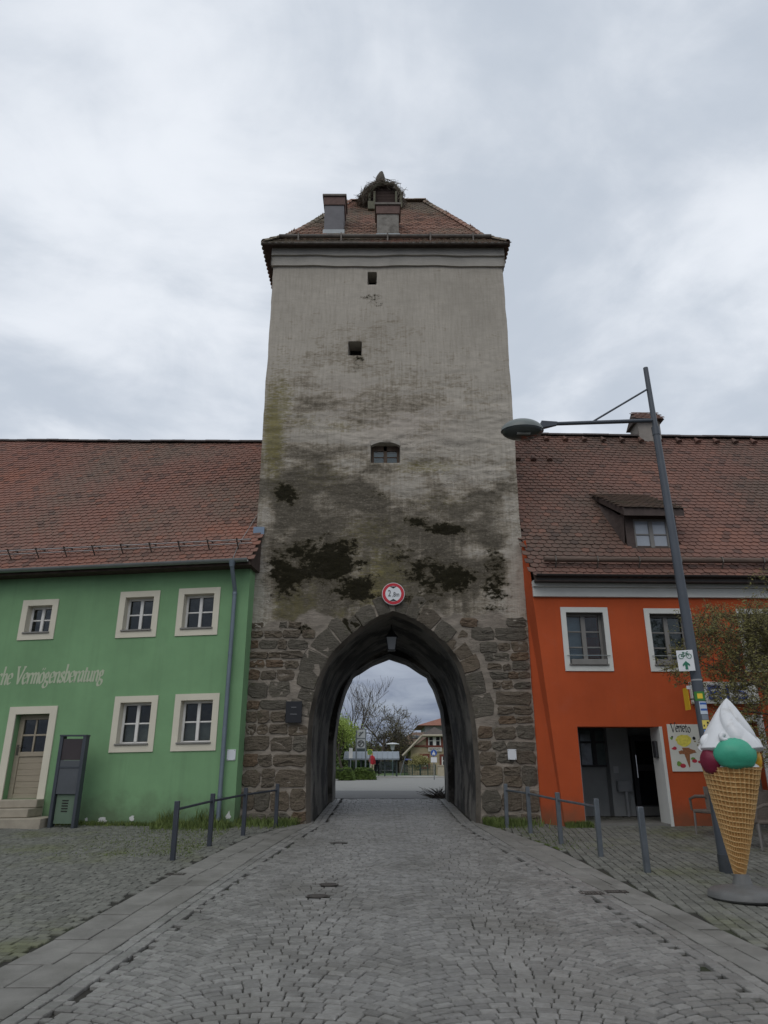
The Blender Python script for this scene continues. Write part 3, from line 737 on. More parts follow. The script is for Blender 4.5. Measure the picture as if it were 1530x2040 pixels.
part('backing', M_dark, wv, lambda m: m.box(a-.1, b+.1, TY0+.6, TY0+.63, c-.1, d+.1))
# --- cornice band under the eaves
M_corn = mat('cornice_plaster', (.42, .39, .34), .9, .12, 2, .4, 30)
zc0, zc1, zc2 = wp(765, 529, 15.93)[1], wp(765, 511, 15.93)[1], 15.12
def cornice(m):
    n = 40
    for (ya, za, zb) in ((15.93, zc0, zc1), (15.87, zc1, zc2)):
        v = []
        for i in range(n+1):
            x = TX0-.05+(TX1-TX0+.1)*i/n; wv_ = .018*math.sin(i*.31)+.008*math.sin(i*.9+1)
            v += [(x, ya, za+wv_), (x, ya, zb+wv_*(.8 if zb < 15 else 0)), (x, 16.03, za+wv_)]
        m.add(v, [(3*i, 3*i+3, 3*i+4, 3*i+1) for i in range(n)]+[(3*i, 3*i+2, 3*i+5, 3*i+3) for i in range(n)])
    for x, s in ((TX0-.05, -1), (TX1+.05, 1)):
        m.quad((x, 15.87, zc0), (x, TY1, zc0), (x, TY1, zc2), (x, 15.87, zc2))
part('cornice', M_corn, tower, cornice)
# --- roof
EV = dict(x0=-3.33, x1=3.42, y0=15.68, y1=22.6, z=15.12)
KK = dict(x0=-2.83, x1=2.92, y0=16.2, y1=22.1, z=15.72)
RG = dict(x0=-1.15, x1=1.40, y=19.15, z=19.85)
def tile_mat(name, c1, c2, lich, red, rscale=.8):
    m = bpy.data.materials.new(name); m.use_nodes = True; nt = m.node_tree; b = nt.nodes['Principled BSDF']
    pos = nd(nt, 'ShaderNodeNewGeometry').outputs['Position']
    q = mth(nt, 'FRACT', mth(nt, 'ADD', nd(nt, 'ShaderNodeObjectInfo').outputs['Random'], nd(nt, 'ShaderNodeAttribute', attribute_name='tint').outputs['Fac']))
    big = noise(nt, pos, rscale, 4, .6); f = noise(nt, pos, 14, 5, .7)
    c = mixc(nt, maprange(nt, q, 0, 1, .15, .85), c1, c2)
    c = mixc(nt, maprange(nt, big, .54, .72, 0, .5, True), c, red)
    c = mixc(nt, maprange(nt, mth(nt, 'ADD', mth(nt, 'MULTIPLY', noise(nt, pos, rscale*.7, 3), .6), mth(nt, 'MULTIPLY', f, .4)), .42, .62, 0, .85, True), c, lich)
    c = mixc(nt, mth(nt, 'GREATER_THAN', q, .95), c, mixc(nt, .35, c, red))
    c = mixc(nt, mth(nt, 'MULTIPLY', mth(nt, 'LESS_THAN', q, .09), .5), c, (.05, .04, .035))
    nt.links.new(c, b.inputs['Base Color']); b.inputs['Roughness'].default_value = .8; b.inputs['Specular IOR Level'].default_value = .3
    nt.links.new(nd(nt, 'ShaderNodeBump', {'Height': f, 'Strength': .4, 'Distance': .01}).outputs[0], b.inputs['Normal'])
    return m
M_tileT = tile_mat('tower_tile', (.36, .20, .145), (.28, .165, .125), (.20, .19, .14), (.38, .19, .12), .7)
M_tileL = tile_mat('left_roof_tile', (.24, .112, .082), (.195, .10, .076), (.15, .112, .085), (.29, .11, .065), .45)
M_tileR = tile_mat('right_roof_tile', (.20, .10, .075), (.165, .088, .068), (.105, .078, .06), (.28, .125, .085), .42)
def tile_proto(seed):
    """beaver-tail tile: unit width along x, unit exposure along y (down is -y), lying in the plane, lower end raised"""
    r = random.Random(seed); n = 6; top = []
    pts = [(-.47, 1.15), (-.47, .18)]+[(-.47*math.cos(math.pi*i/n), .18-.30*math.sin(math.pi*i/n)) for i in range(1, n)]+[(.47, .18), (.47, 1.15)]
    j = .02
    pts = [(x+r.uniform(-j, j), y+r.uniform(-j, j)) for x, y in pts]
    z = lambda y, t: .16*(1.15-y)/1.3+t
    k = len(pts)
    v = [(x, y, z(y, .03)) for x, y in pts]+[(x, y, z(y, -.10)) for x, y in pts]
    return v, [tuple(range(k))[::-1]]+[(i, i+1, k+i+1, k+i) for i in range(k-1)]
TP = [tile_proto(i) for i in range(6)]
def tile_rows(e0, e1, t1, t0, tw, ex, jit=.006, keepfn=None, lift=.0, over=.0, thick=.95):
    """trapezoid eave-left, eave-right, top-right, top-left -> list of matrices"""
    e0, e1, t1, t0 = map(Vector, (e0, e1, t1, t0)); ux = (e1-e0).normalized()
    nrm = ux.cross(t0-e0).normalized(); uy = nrm.cross(ux).normalized(); H = (t0-e0).dot(uy); n = int(H/ex); out = []; r = random.Random(int(H*1000))
    for j in range(n+1):
        h = j*ex-over; f = min(1, max(0, h/H)); a = e0.lerp(t0, f); b = e1.lerp(t1, f); L = (b-a).dot(ux); st = (.5*tw if j % 2 else 0)
        x0 = (a-e0).dot(ux); i0 = math.floor((x0)/tw)-1
        k = i0
        while k*tw+st < x0+L:
            c = k*tw+st+tw/2; k += 1
            if c < x0-.02 or c > x0+L+.02: continue
            p = e0+ux*c+uy*(h+(r.uniform(-.02, .012) if r.random() < .06 else 0))+nrm*(lift+r.uniform(-jit, jit)*.6+.05*(float(vn(c*.45+3, h*.6, 9))-.5))
            if keepfn and not keepfn(p): continue
            M = Matrix((ux, uy, nrm)).transposed().to_4x4()
            M = Matrix.Translation(p) @ M @ Matrix.Rotation(r.uniform(-.03, .03), 4, 'Z') @ Matrix.Diagonal((tw, ex, ex*thick, 1))
            out.append(M)
    return out
tc = [(EV['x0'], EV['y0'], EV['z']), (EV['x1'], EV['y0'], EV['z']), (KK['x1'], KK['y0'], KK['z']), (KK['x0'], KK['y0'], KK['z'])]
kc = [(KK['x0'], KK['y0'], KK['z']), (KK['x1'], KK['y0'], KK['z']), (RG['x1'], RG['y'], RG['z']), (RG['x0'], RG['y'], RG['z'])]
def roofslab(m):
    E = EV; K = KK; G = RG
    v = [(E['x0'], E['y0'], E['z']), (E['x1'], E['y0'], E['z']), (E['x1'], E['y1'], E['z']), (E['x0'], E['y1'], E['z']),
         (K['x0'], K['y0'], K['z']), (K['x1'], K['y0'], K['z']), (K['x1'], K['y1'], K['z']), (K['x0'], K['y1'], K['z']), (G['x0'], G['y'], G['z']), (G['x1'], G['y'], G['z'])]
    m.add(v, [(0, 1, 5, 4), (1, 2, 6, 5), (2, 3, 7, 6), (3, 0, 4, 7), (4, 5, 9, 8), (5, 6, 9), (6, 7, 8, 9), (7, 4, 8), (3, 2, 1, 0)])
M_sheath = mat('roof_boards', (.07, .05, .04), .9, .3, 6)
troof = part('roof', M_sheath, tower, roofslab)
rightk = [(EV['x1'], EV['y0'], EV['z']), (EV['x1'], EV['y1'], EV['z']), (KK['x1'], KK['y1'], KK['z']), (KK['x1'], KK['y0'], KK['z'])]
leftk = [(EV['x0'], EV['y1'], EV['z']), (EV['x0'], EV['y0'], EV['z']), (KK['x0'], KK['y0'], KK['z']), (KK['x0'], KK['y1'], KK['z'])]
righth = [(KK['x1'], KK['y0'], KK['z']), (KK['x1'], KK['y1'], KK['z']), (RG['x1'], RG['y'], RG['z']), (RG['x1'], RG['y'], RG['z'])]
lefth = [(KK['x0'], KK['y1'], KK['z']), (KK['x0'], KK['y0'], KK['z']), (RG['x0'], RG['y'], RG['z']), (RG['x0'], RG['y'], RG['z'])]
fr = tile_rows(*tc, .18, .17, over=.04, thick=1.05)+tile_rows(*kc, .18, .17, thick=1.05)
scatter(troof, 'tile', TP, fr, M_tileT, 300, stuff='tiles')
scatter(troof, 'tile', TP, tile_rows(*rightk, .17, .15, over=.04)+tile_rows(*leftk, .17, .15, over=.04)+tile_rows(*righth, .17, .15)+tile_rows(*lefth, .17, .15), M_tileT, 0, stuff='side_tiles')
def cap_tiles(par, p0, p1, L, r0, r1, material, name='ridge_tile'):
    p0, p1 = Vector(p0), Vector(p1); d = (p1-p0); n = max(1, round(d.length/L)); d.normalize()
    side = d.cross(Vector((0, 0, 1))).normalized(); up = side.cross(d)
    for i in range(n):
        zj_ = Vector((0, 0, .035*(float(vn(i*.23+p0.x, 1.7, 4))-.5)+random.uniform(-.008, .008))); a = p0.lerp(p1, i/n)+zj_; b = p0.lerp(p1, (i+1.12)/n)+zj_; v = []; k = 7
        for q, r in ((a, r0), (b, r1)):
            for sgn, rr_ in ((0, r), (0, r-.02)):
                for j in range(k):
                    t = math.pi*j/(k-1); v.append(q+side*(math.cos(t)*rr_)+up*(math.sin(t)*rr_*.8-.02))
        f = [(j, j+1, 2*k+j+1, 2*k+j) for j in range(k-1)]+[(k+j, 3*k+j, 3*k+j+1, k+j+1) for j in range(k-1)]+[(j, k+j, k+j+1, j+1) for j in range(k-1)]
        MB().add(v, f).build(name, material, par, smooth=50)
for sx_ in ('x0', 'x1'):
    cap_tiles(troof, (EV[sx_], EV['y0'], EV['z']+.06), (KK[sx_], KK['y0'], KK['z']+.07), .32, .10, .085, M_tileT, 'hip_tile')
    cap_tiles(troof, (KK[sx_], KK['y0'], KK['z']+.05), (RG[sx_], RG['y'], RG['z']+.05), .33, .11, .09, M_tileT, 'hip_tile')
cap_tiles(troof, (RG['x0'], RG['y'], RG['z']+.03), (RG['x1'], RG['y'], RG['z']+.03), .36, .12, .12, M_tileT)
# snow log and gutter on the tower roof
M_zinc = mat('grey_zinc', (.23, .25, .26), .5, .15, 4, metal=.6)
M_oldmetal = mat('dull_brown_metal', (.12, .105, .09), .6, .3, 5, .2, 40, metal=.3)
part('snow_log', M_oldmetal, tower, lambda m: m.tube([(-2.95, 15.98, 15.62), (3.02, 15.98, 15.62)], .055, 8), smooth=40)
for x in (-2.4, -1.2, 0.1, 1.3, 2.5): part('bracket', M_oldmetal, tower, lambda m: m.box(x-.02, x+.02, 15.9, 16.05, 15.38, 15.68))
part('gutter', M_oldmetal, tower, lambda m: m.tube([(-3.34, 15.66, 15.10), (3.43, 15.66, 15.10)], .035, 8), smooth=40)
# --- chimneys (things of the tower: built into its roof)
M_chim = mat('chimney_render', (.26, .24, .21), .9, .15, 3, .4, 30, patch=((.15, .135, .115), 2.0, .5, .66))
M_chim2 = mat('chimney_slate_cladding', (.17, .165, .17), .8, .12, 4, .2, 30)
M_brick = mat('chimney_brick', (.15, .095, .08), .9, .2, 10, .3, 40)
def chimney(u0, u1, v0, v1, Y, lab, mt):
    a = at(u0, v1, Y); b = at(u1, v0, Y); x0, x1 = a.x, b.x; zt = b.z; zb = a.z-.6
    ch = part('chimney', mt, tower, lambda m: m.box(x0, x1, Y, Y+.62, zb, zt-.42), bevel=.01); ch['label'] = lab
    part('brick_collar', M_brick, ch, lambda m: m.box(x0-.03, x1+.03, Y-.03, Y+.65, zt-.42, zt-.12), bevel=.01)
    part('cover_plate', M_oldmetal, ch, lambda m: m.box(x0-.07, x1+.07, Y-.07, Y+.69, zt-.12, zt-.04), bevel=.012)
    part('flashing', M_zinc, ch, lambda m: m.box(x0-.03, x1+.03, Y-.025, Y+.645, zb+.5, zb+.78))
chimney(645, 686, 387, 468, 16.55, 'slate grey clad chimney with brick collar', M_chim2)
chimney(751, 794, 404, 476, 16.35, 'rendered chimney with brick collar at the roof centre', M_chim)

# ================================================================== houses
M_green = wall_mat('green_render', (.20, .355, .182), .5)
M_cream = mat('cream_surround', (.66, .615, .495), .8, .05, 2, .2, 90)
M_whitefr = mat('white_window_paint', (.74, .72, .68), .5, .04, 3)
M_sill = mat('grey_sill', (.22, .21, .19), .6, .1, 6)
M_door = mat('beige_door', (.33, .28, .21), .6, .08, 3, .15, 50, stretch=(1, 1, 8))
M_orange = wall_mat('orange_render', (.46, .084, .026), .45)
M_white = mat('white_render', (.62, .62, .58), .8, .05, 2, .2, 90)
M_greyfr = mat('grey_window_frame', (.20, .19, .175), .5, .08, 4)
M_room = mat('room_inside', (.12, .11, .10), .95, .2, 2)
def wall_grid(m, s0, s1, z0, z1, holes, depth, lean=None):
    """flat wall in facade coordinates with rectangular openings and their reveals"""
    S = sorted({s0, s1}|{h[0] for h in holes}|{h[1] for h in holes}); Z_ = sorted({z0, z1}|{h[2] for h in holes}|{h[3] for h in holes})
    f = (lambda s, z: s+lean(z)*(1 if abs(s-s0) < 1e-6 else 0)) if lean else (lambda s, z: s)
    for a, b in zip(S, S[1:]):
        for c, d in zip(Z_, Z_[1:]):
            if any(h[0]-1e-6 <= a and b <= h[1]+1e-6 and h[2]-1e-6 <= c and d <= h[3]+1e-6 for h in holes): continue
            m.quad((f(a, c), 0, c), (f(b, c), 0, c), (f(b, d), 0, d), (f(a, d), 0, d))
    for (a, b, c, d) in holes:
        m.quad((a, 0, c), (b, 0, c), (b, -depth, c), (a, -depth, c)); m.quad((a, 0, d), (b, 0, d), (b, -depth, d), (a, -depth, d))
        m.quad((a, 0, c), (a, 0, d), (a, -depth, d), (a, -depth, c)); m.quad((b, 0, c), (b, 0, d), (b, -depth, d), (b, -depth, c))
def rect(F, tl, tr, bl, br):
    p = [F.px(*q) for q in (tl, tr, bl, br)]
    return ((p[0][0]+p[2][0])/2, (p[1][0]+p[3][0])/2, (p[2][1]+p[3][1])/2, (p[0][1]+p[1][1])/2)
def norm(r): return (min(r[0], r[1]), max(r[0], r[1]), r[2], r[3])
def ring(m, o, i, t0, t1):
    (a, b, c, d), (e, f, g, h) = o, i
    m.box(a, e, t0, t1, c, d); m.box(f, b, t0, t1, c, d); m.box(e, f, t0, t1, h, d); m.box(e, f, t0, t1, c, g)
def window(house, F, o, sw, msur, mfr, rows, dep=.16, fw=.055, sillm=None, mull=.07, curtain_or_reflection=None, lining=None):
    a, b, c, d = o; i = (a+sw, b-sw, c+sw*1.15, d-sw)
    e, f, g, h = i; cm = (e+f)/2; t = -dep
    def frame(m):
        ring(m, i, (e+fw, f-fw, g+fw, h-fw), t-.05, t); m.box(cm-mull/2, cm+mull/2, t-.05, t+.012, g+fw, h-fw)
        for k in range(1, rows):
            z = g+fw+(h-g-2*fw)*k/rows
            m.box(e+fw, cm-mull/2, t-.04, t-.008, z-.017, z+.017); m.box(cm+mull/2, f-fw, t-.04, t-.008, z-.017, z+.017)
    wv = part('window', mfr, house, frame, F, bevel=.006, seg=1)
    part('surround', msur, wv, lambda m: ring(m, o, i, -.01, .022), F)
    if lining: part('reveal', lining, wv, lambda m: ring(m, (e-.012, f+.012, g-.012, h+.012), (e+.003, f-.003, g+.003, h-.003), -dep-.05, .018), F)
    part('sill', sillm or M_sill, wv, lambda m: m.box(e-.02, f+.02, t-.02, .055, g-.012, g+.022), F, bevel=.004, seg=1)
    for x0, x1 in ((e+fw, cm-mull/2), (cm+mull/2, f-fw)):
        for k in range(rows):
            z0 = g+fw+(h-g-2*fw)*k/rows+.015; z1 = g+fw+(h-g-2*fw)*(k+1)/rows-.015
            part('pane', glass(), wv, lambda m: m.box(x0, x1, t-.03, t-.024, z0, z1), F)
    if curtain_or_reflection:
        part('curtain_or_reflection', curtain_or_reflection[0], wv, lambda m: m.box(e+.02, (cm if len(curtain_or_reflection) > 3 else f)-.02, t-.16, t-.15, g+(h-g)*curtain_or_reflection[1], g+(h-g)*curtain_or_reflection[2]), F)
    return wv, i
# ---------------------------------------------------------------- green house
green = thing('green_house', 'long green rendered house with red tiled roof left of the tower', 'house', (-6.5, 15.9, .5))
wr = [rect(FL, (47, 1196), (118, 1194), (35, 1276), (107, 1273)), rect(FL, (241, 1180), (320, 1176), (230, 1272), (311, 1268)), rect(FL, (357, 1173), (440, 1170), (349, 1268), (433, 1264)),
      rect(FL, (230, 1388), (316, 1385), (217, 1500), (305, 1497)), rect(FL, (350, 1383), (438, 1381), (340, 1497), (430, 1495))]
wr = [norm(r) for r in wr]
# a further window pair beyond the picture's edge keeps the wall's rhythm
dr = norm(rect(FL, (18, 1409), (115, 1406), (-6, 1592), (90, 1592)))
SW = .135
EZL = 5.92   # eaves height at the right end
holes = []
mu = mat('beige_blind', (.40, .38, .33), .9, .1, 8)
for q, r in enumerate(wr):
    wv, i = window(green, FL, r, SW, M_cream, M_whitefr, 2, curtain_or_reflection=(mu, 0, .5) if q in (3, 4) else None, lining=M_cream)
    holes.append(i)
di = (dr[0]+.16, dr[1]-.16, dr[2], dr[3]-.16); holes.append(di)
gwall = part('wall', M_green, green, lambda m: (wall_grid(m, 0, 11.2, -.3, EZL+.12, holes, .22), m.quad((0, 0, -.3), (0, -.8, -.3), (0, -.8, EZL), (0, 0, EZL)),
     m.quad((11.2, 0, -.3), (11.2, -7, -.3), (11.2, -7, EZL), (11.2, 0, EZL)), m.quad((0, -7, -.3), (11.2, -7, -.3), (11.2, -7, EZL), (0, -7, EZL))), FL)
# patches where the paint has come off at the foot of the wall
M_bare = mat('bare_white_plaster', (.6, .6, .57), .9, .1, 8)
for (u, v, ru, rv) in ((203, 1634, 11, 7), (262, 1630, 7, 6), (404, 1632, 5, 4), (455, 1626, 6, 9), (172, 1633, 4, 4)):
    s_, z_ = FL.px(u, v); r = random.Random(u); k = .0098
    part('bare_patch', M_bare, gwall, lambda m: m.prism([(s_+ru*k*math.cos(t)*r.uniform(.5, 1.2), z_+rv*k*math.sin(t)*r.uniform(.4, 1.2)) for t in [2*math.pi*j/11 for j in range(11)]], 1, -.01, .004), FL)
part('room', M_room, green, lambda m: m.quad((.2, -3, 0), (9, -3, 0), (9, -3, EZL), (.2, -3, EZL)), FL)
# door with steps
a, b, c, d = dr; e, f, g_, h_ = di
dz0 = g_; 
def leaf(m):
    t = -.17; zm = dz0+(h_-dz0)*.52
    ring(m, (e, f, dz0, h_), (e+.11, f-.11, dz0+.1, h_-.11), t-.06, t)
    m.box(e+.11, f-.11, t-.05, t-.02, dz0+.1, zm); m.box(e+.11, f-.11, t-.055, t+.006, zm-.05, zm+.05)
    m.box((e+f)/2-.02, (e+f)/2+.02, t-.05, t-.006, zm+.05, h_-.11); m.box(e+.11, f-.11, t-.05, t-.01, (zm+h_)/2-.04, (zm+h_)/2)
    for k in range(1, 6):
        z = dz0+.1+(zm-dz0-.15)*k/6; m.box(e+.11, f-.11, t-.03, t-.012, z-.006, z+.006)
dl = part('door', M_door, green, leaf, FL, bevel=.006, seg=1)
zm = dz0+(h_-dz0)*.52
for x0, x1 in ((e+.11, (e+f)/2-.02), ((e+f)/2+.02, f-.11)):
    for z0, z1 in ((zm+.05, (zm+h_)/2-.04), ((zm+h_)/2, h_-.11)):
        part('pane', glass(), dl, lambda m: m.box(x0, x1, -.205, -.2, z0, z1), FL)
part('surround', M_cream, dl, lambda m: ring(m, (a, b, g_-.45, d), (e, f, g_-.45, h_), -.01, .03), FL)
part('handle', M_oldmetal, dl, lambda m: (m.box(f-.085, f-.03, -.175, -.165, zm-.02, zm+.2), m.tube([(f-.06, -.12, zm+.14), (f-.17, -.12, zm+.14)], .01, 6)), FL)
M_step = mat('sandstone_step', (.34, .30, .235), .85, .12, 5, .3, 50)
for k, (t1, zz0, zz1, ex) in enumerate(((.30, g_-.16, g_, 0.0), (.58, g_-.33, g_-.165, .12), (.80, g_-.55, g_-.335, .42))):
    part('step', M_step, dl, lambda m: m.box(a-.02-(ex if k == 2 else 0), b+ex, .035, t1, zz0, zz1), FL, bevel=.015)
# roof
OV = .36; DR = 4.05
def roof_pts(F, s0, s1, ze, zr, run): return [F(s0, OV, ze), F(s1, OV, ze), F(s1, OV-run, zr), F(s0, OV-run, zr)]
zr = at(260, 881, 19.6).z
zeL = EZL+.06; zrL = 10.76
e_, e2, t2, t_ = roof_pts(FL, -.1, 9.8, zeL, zrL, DR)
def rslab(F, s0, s1, ze, zr, run):
    def fn(m):
        m.add([(s0, OV, ze-.03), (s1, OV, ze-.03), (s1, OV-run, zr-.03), (s0, OV-run, zr-.03), (s0, OV, ze-.14), (s1, OV, ze-.14), (s1, OV-run, zr-.14), (s0, OV-run, zr-.14), (s0, OV-2*run, ze-.03), (s1, OV-2*run, ze-.03)],
              [(0, 1, 2, 3), (4, 7, 6, 5), (0, 4, 5, 1), (0, 3, 7, 4), (1, 5, 6, 2), (3, 2, 9, 8)])
    return fn
SE = 11.5; DR2 = DR+.1*SE; zrL2 = zrL+(zrL-zeL)/DR*.1*SE
lroof = part('roof', M_sheath, green, lambda m: m.add([(-.1, OV, zeL-.03), (SE, OV, zeL-.03), (SE, OV-DR2, zrL2-.03), (-.1, OV-DR, zrL-.03), (-.1, OV, zeL-.14), (SE, OV, zeL-.14), (-.1, OV-2*DR, zeL), (SE, OV-2*DR2, zeL)],
     [(0, 1, 2, 3), (0, 4, 5, 1), (3, 2, 7, 6), (4, 6, 7, 5), (1, 5, 7, 2), (0, 3, 6, 4)]), FL)
okL = lambda p: (OV-((p.x-FL.o[0])*FL.n[0]+(p.y-FL.o[1])*FL.n[1])) <= DR+.1*((p.x-FL.o[0])*FL.d[0]+(p.y-FL.o[1])*FL.d[1])-.02 and not (p.x > TX0+.02 and p.y > TY0-.02) and p.x < -2.93
lt = tile_rows(FL(SE, OV, zeL), FL(-.1, OV, zeL), FL(-.1, OV-DR, zrL), FL(SE, OV-DR2, zrL2), .172, .150, keepfn=okL, over=.05)
scatter(lroof, 'tile', TP, lt, M_tileL, 300, stuff='tiles', ok=lambda p, u, v: u < 515)
cap_tiles(lroof, FL(SE, OV-DR2, zrL2+.02), FL(-.1, OV-DR, zrL+.02), .38, .11, .11, mat('dark_ridge', (.075, .06, .055), .8, .2, 6, rnd=.15))
# gutter, downpipe, snow guard, lightning wire, flashing
def gutter(m, F, s0, s1, z, t, r):
    n = 9; v = []
    for s_ in (s0, s1):
        for rr_ in (r, r-.008):
            for k in range(n):
                q = math.pi*k/(n-1); v.append((s_, t+rr_*math.cos(q), z-rr_*math.sin(q)))
    m.add(v, [(k, k+1, 2*n+k+1, 2*n+k) for k in range(n-1)]+[(n+k, 3*n+k, 3*n+k+1, n+k+1) for k in range(n-1)]+[(0, 2*n, 3*n, n), (n-1, 2*n-1, 4*n-1, 3*n-1)]+[(k, n+k, n+k+1, k+1) for k in range(n-1)])
M_gut = mat('zinc_gutter', (.30, .32, .31), .45, .12, 3, metal=.55)
part('gutter', M_gut, green, lambda m: gutter(m, FL, -.05, 11.5, zeL-.02, OV+.075, .075), FL, smooth=40)
M_pipe = mat('zinc_pipe', (.20, .24, .27), .42, .12, 3, metal=.6)
def pipe(m):
    s1, z1 = FL.px(472, 1142, .3); s2, z2 = FL.px(465, 1170, .1); s3, z3 = FL.px(441, 1597, .1)
    sm = (s2+s3)/2
    m.tube([(sm, OV+.075, zeL-.08), (sm, OV+.07, zeL-.2), (sm+.0, .12, zeL-.62), (sm, .1, zeL-.72), (sm, .1, .55)], .048, 12)
    for z in (zeL-.75, 3.9, 2.3, 1.0): m.tube([(sm, .1, z), (sm, .1, z+.05)], .056, 12)
    m.tube([(sm, OV+.075, zeL-.06), (sm, OV+.075, zeL-.2)], [.085, .055], 12)
part('downpipe', M_pipe, green, pipe, FL, smooth=40)
up = Vector(FL(0, OV-DR, zrL))-Vector(FL(0, OV, zeL)); tl = up.length
def onroof(F, s_, dist, ze, zr, run, h=0.0):
    L = math.hypot(run, zr-ze); c, q = run/L, (zr-ze)/L
    return (s_, OV-dist*c+h*q, ze+dist*q+h*c)
def guard(m):
    for dd_, hh in ((.42, .15), (.42, .25)): m.tube([onroof(FL, -.05, dd_, zeL, zrL, DR, hh), onroof(FL, 11.4, dd_, zeL, zrL, DR, hh)], .014, 6)
sg = part('snow_guard', mat('guard_steel', (.33, .31, .30), .45, .1, 3, metal=.6), green, guard, FL)
for k in range(16):
    s_ = .28+k*.69
    part('bracket', M_oldmetal, sg, lambda m: m.tube([onroof(FL, s_, .40, zeL, zrL, DR, .02), onroof(FL, s_, .41, zeL, zrL, DR, .30), onroof(FL, s_, .72, zeL, zrL, DR, .03)], .017, 5), FL)
part('lightning_wire', M_gut, green, lambda m: m.tube([onroof(FL, .30, -.02, zeL, zrL, DR, .04), onroof(FL, .30, .5, zeL, zrL, DR, .06), onroof(FL, .16, 1.9, zeL, zrL, DR, .06), onroof(FL, .12, 2.6, zeL, zrL, DR, .06)], .007, 5), FL)
part('flashing', mat('blue_zinc', (.17, .22, .29), .45, .1, 3, metal=.5), green, lambda m: m.box(-3.12, -2.86, 15.93, 15.97, at(515, 1065, 15.95).z, at(515, 1050, 15.95).z))
# painted lettering, written with a broad nib
GL = {  # strokes in em units, x-height .5, ascender .85
 'c': ([[(.36, .42), (.26, .5), (.12, .44), (.06, .25), (.12, .06), (.24, 0), (.37, .09)]], .40),
 'h': ([[(.10, .85), (.10, 0)], [(.10, .34), (.22, .48), (.34, .47), (.38, .36), (.38, .06), (.45, 0)], [(.02, .83), (.10, .85)], [(.02, .01), (.17, .01)]], .48),
 'e': ([[(.07, .24), (.36, .30), (.34, .45), (.22, .5), (.10, .42), (.06, .25), (.12, .06), (.24, 0), (.37, .09)]], .41),
 'V': ([[(.06, .8), (.30, 0)], [(.30, 0), (.60, .8)], [(-.04, .81), (.20, .81)], [(.50, .81), (.70, .81)]], .60),
 'r': ([[(.10, .47), (.10, 0)], [(.10, .30), (.20, .46), (.33, .47), (.34, .40)], [(.02, .47), (.10, .48)], [(.02, .01), (.18, .01)]], .34),
 'm': ([[(.10, .47), (.10, 0)], [(.10, .34), (.20, .48), (.30, .46), (.33, .34), (.33, 0)], [(.33, .34), (.44, .48), (.53, .46), (.57, .34), (.57, .06), (.64, 0)], [(.02, .47), (.10, .48)], [(.02, .01), (.17, .01)], [(.27, .01), (.40, .01)]], .66),
 'ö': ([[(.22, .5), (.10, .42), (.06, .25), (.10, .08), (.22, 0), (.34, .08), (.38, .25), (.34, .42), (.22, .5)], [(.13, .68), (.17, .66)], [(.29, .68), (.33, .66)]], .44),
 'g': ([[(.20, .5), (.10, .43), (.09, .3), (.18, .22), (.28, .27), (.31, .4), (.20, .5)], [(.31, .44), (.40, .48)], [(.16, .22), (.10, .12), (.20, .07), (.33, .04), (.38, -.08), (.28, -.2), (.12, -.2), (.04, -.11), (.10, 0), (.2, .05)]], .42),
 'n': ([[(.10, .47), (.10, 0)], [(.10, .34), (.22, .48), (.34, .47), (.38, .36), (.38, .06), (.45, 0)], [(.02, .47), (.10, .48)], [(.02, .01), (.17, .01)]], .48),
 's': ([[(.30, .40), (.22, .5), (.11, .46), (.09, .36), (.18, .27), (.28, .20), (.30, .09), (.20, 0), (.09, .03), (.05, .12)]], .36),
 'b': ([[(.09, .85), (.09, .03)], [(.09, .34), (.20, .49), (.32, .46), (.37, .28), (.32, .08), (.20, 0), (.09, .05)], [(.01, .83), (.09, .85)]], .43),
 'a': ([[(.34, .46), (.24, .5), (.11, .42), (.06, .2), (.10, .03), (.20, .02), (.34, .2)], [(.36, .48), (.34, .08), (.42, .02)]], .44),
 't': ([[(.14, .66), (.12, .10), (.18, 0), (.29, .05)], [(.03, .48), (.27, .49)]], .30),
 'u': ([[(.08, .48), (.08, .12), (.15, .01), (.26, .06), (.35, .2)], [(.36, .48), (.36, .06), (.44, 0)], [(.01, .47), (.08, .48)], [(.28, .47), (.36, .48)]], .47),
 'o': ([[(.22, .5), (.10, .42), (.06, .25), (.10, .08), (.22, 0), (.34, .08), (.38, .25), (.34, .42), (.22, .5)]], .44),
 'E': ([[(.40, .78), (.16, .8), (.10, .6), (.24, .45)], [(.24, .45), (.06, .3), (.08, .05), (.26, 0), (.42, .08)]], .46),
 'i': ([[(.1, .48), (.1, .06), (.16, 0)], [(.09, .7), (.12, .68)]], .2), 'f': ([[(.3, .82), (.2, .85), (.13, .75), (.1, -.1)], [(.02, .48), (.26, .48)]], .28), ' ': ([], .28), 'é': ([], .3),
}
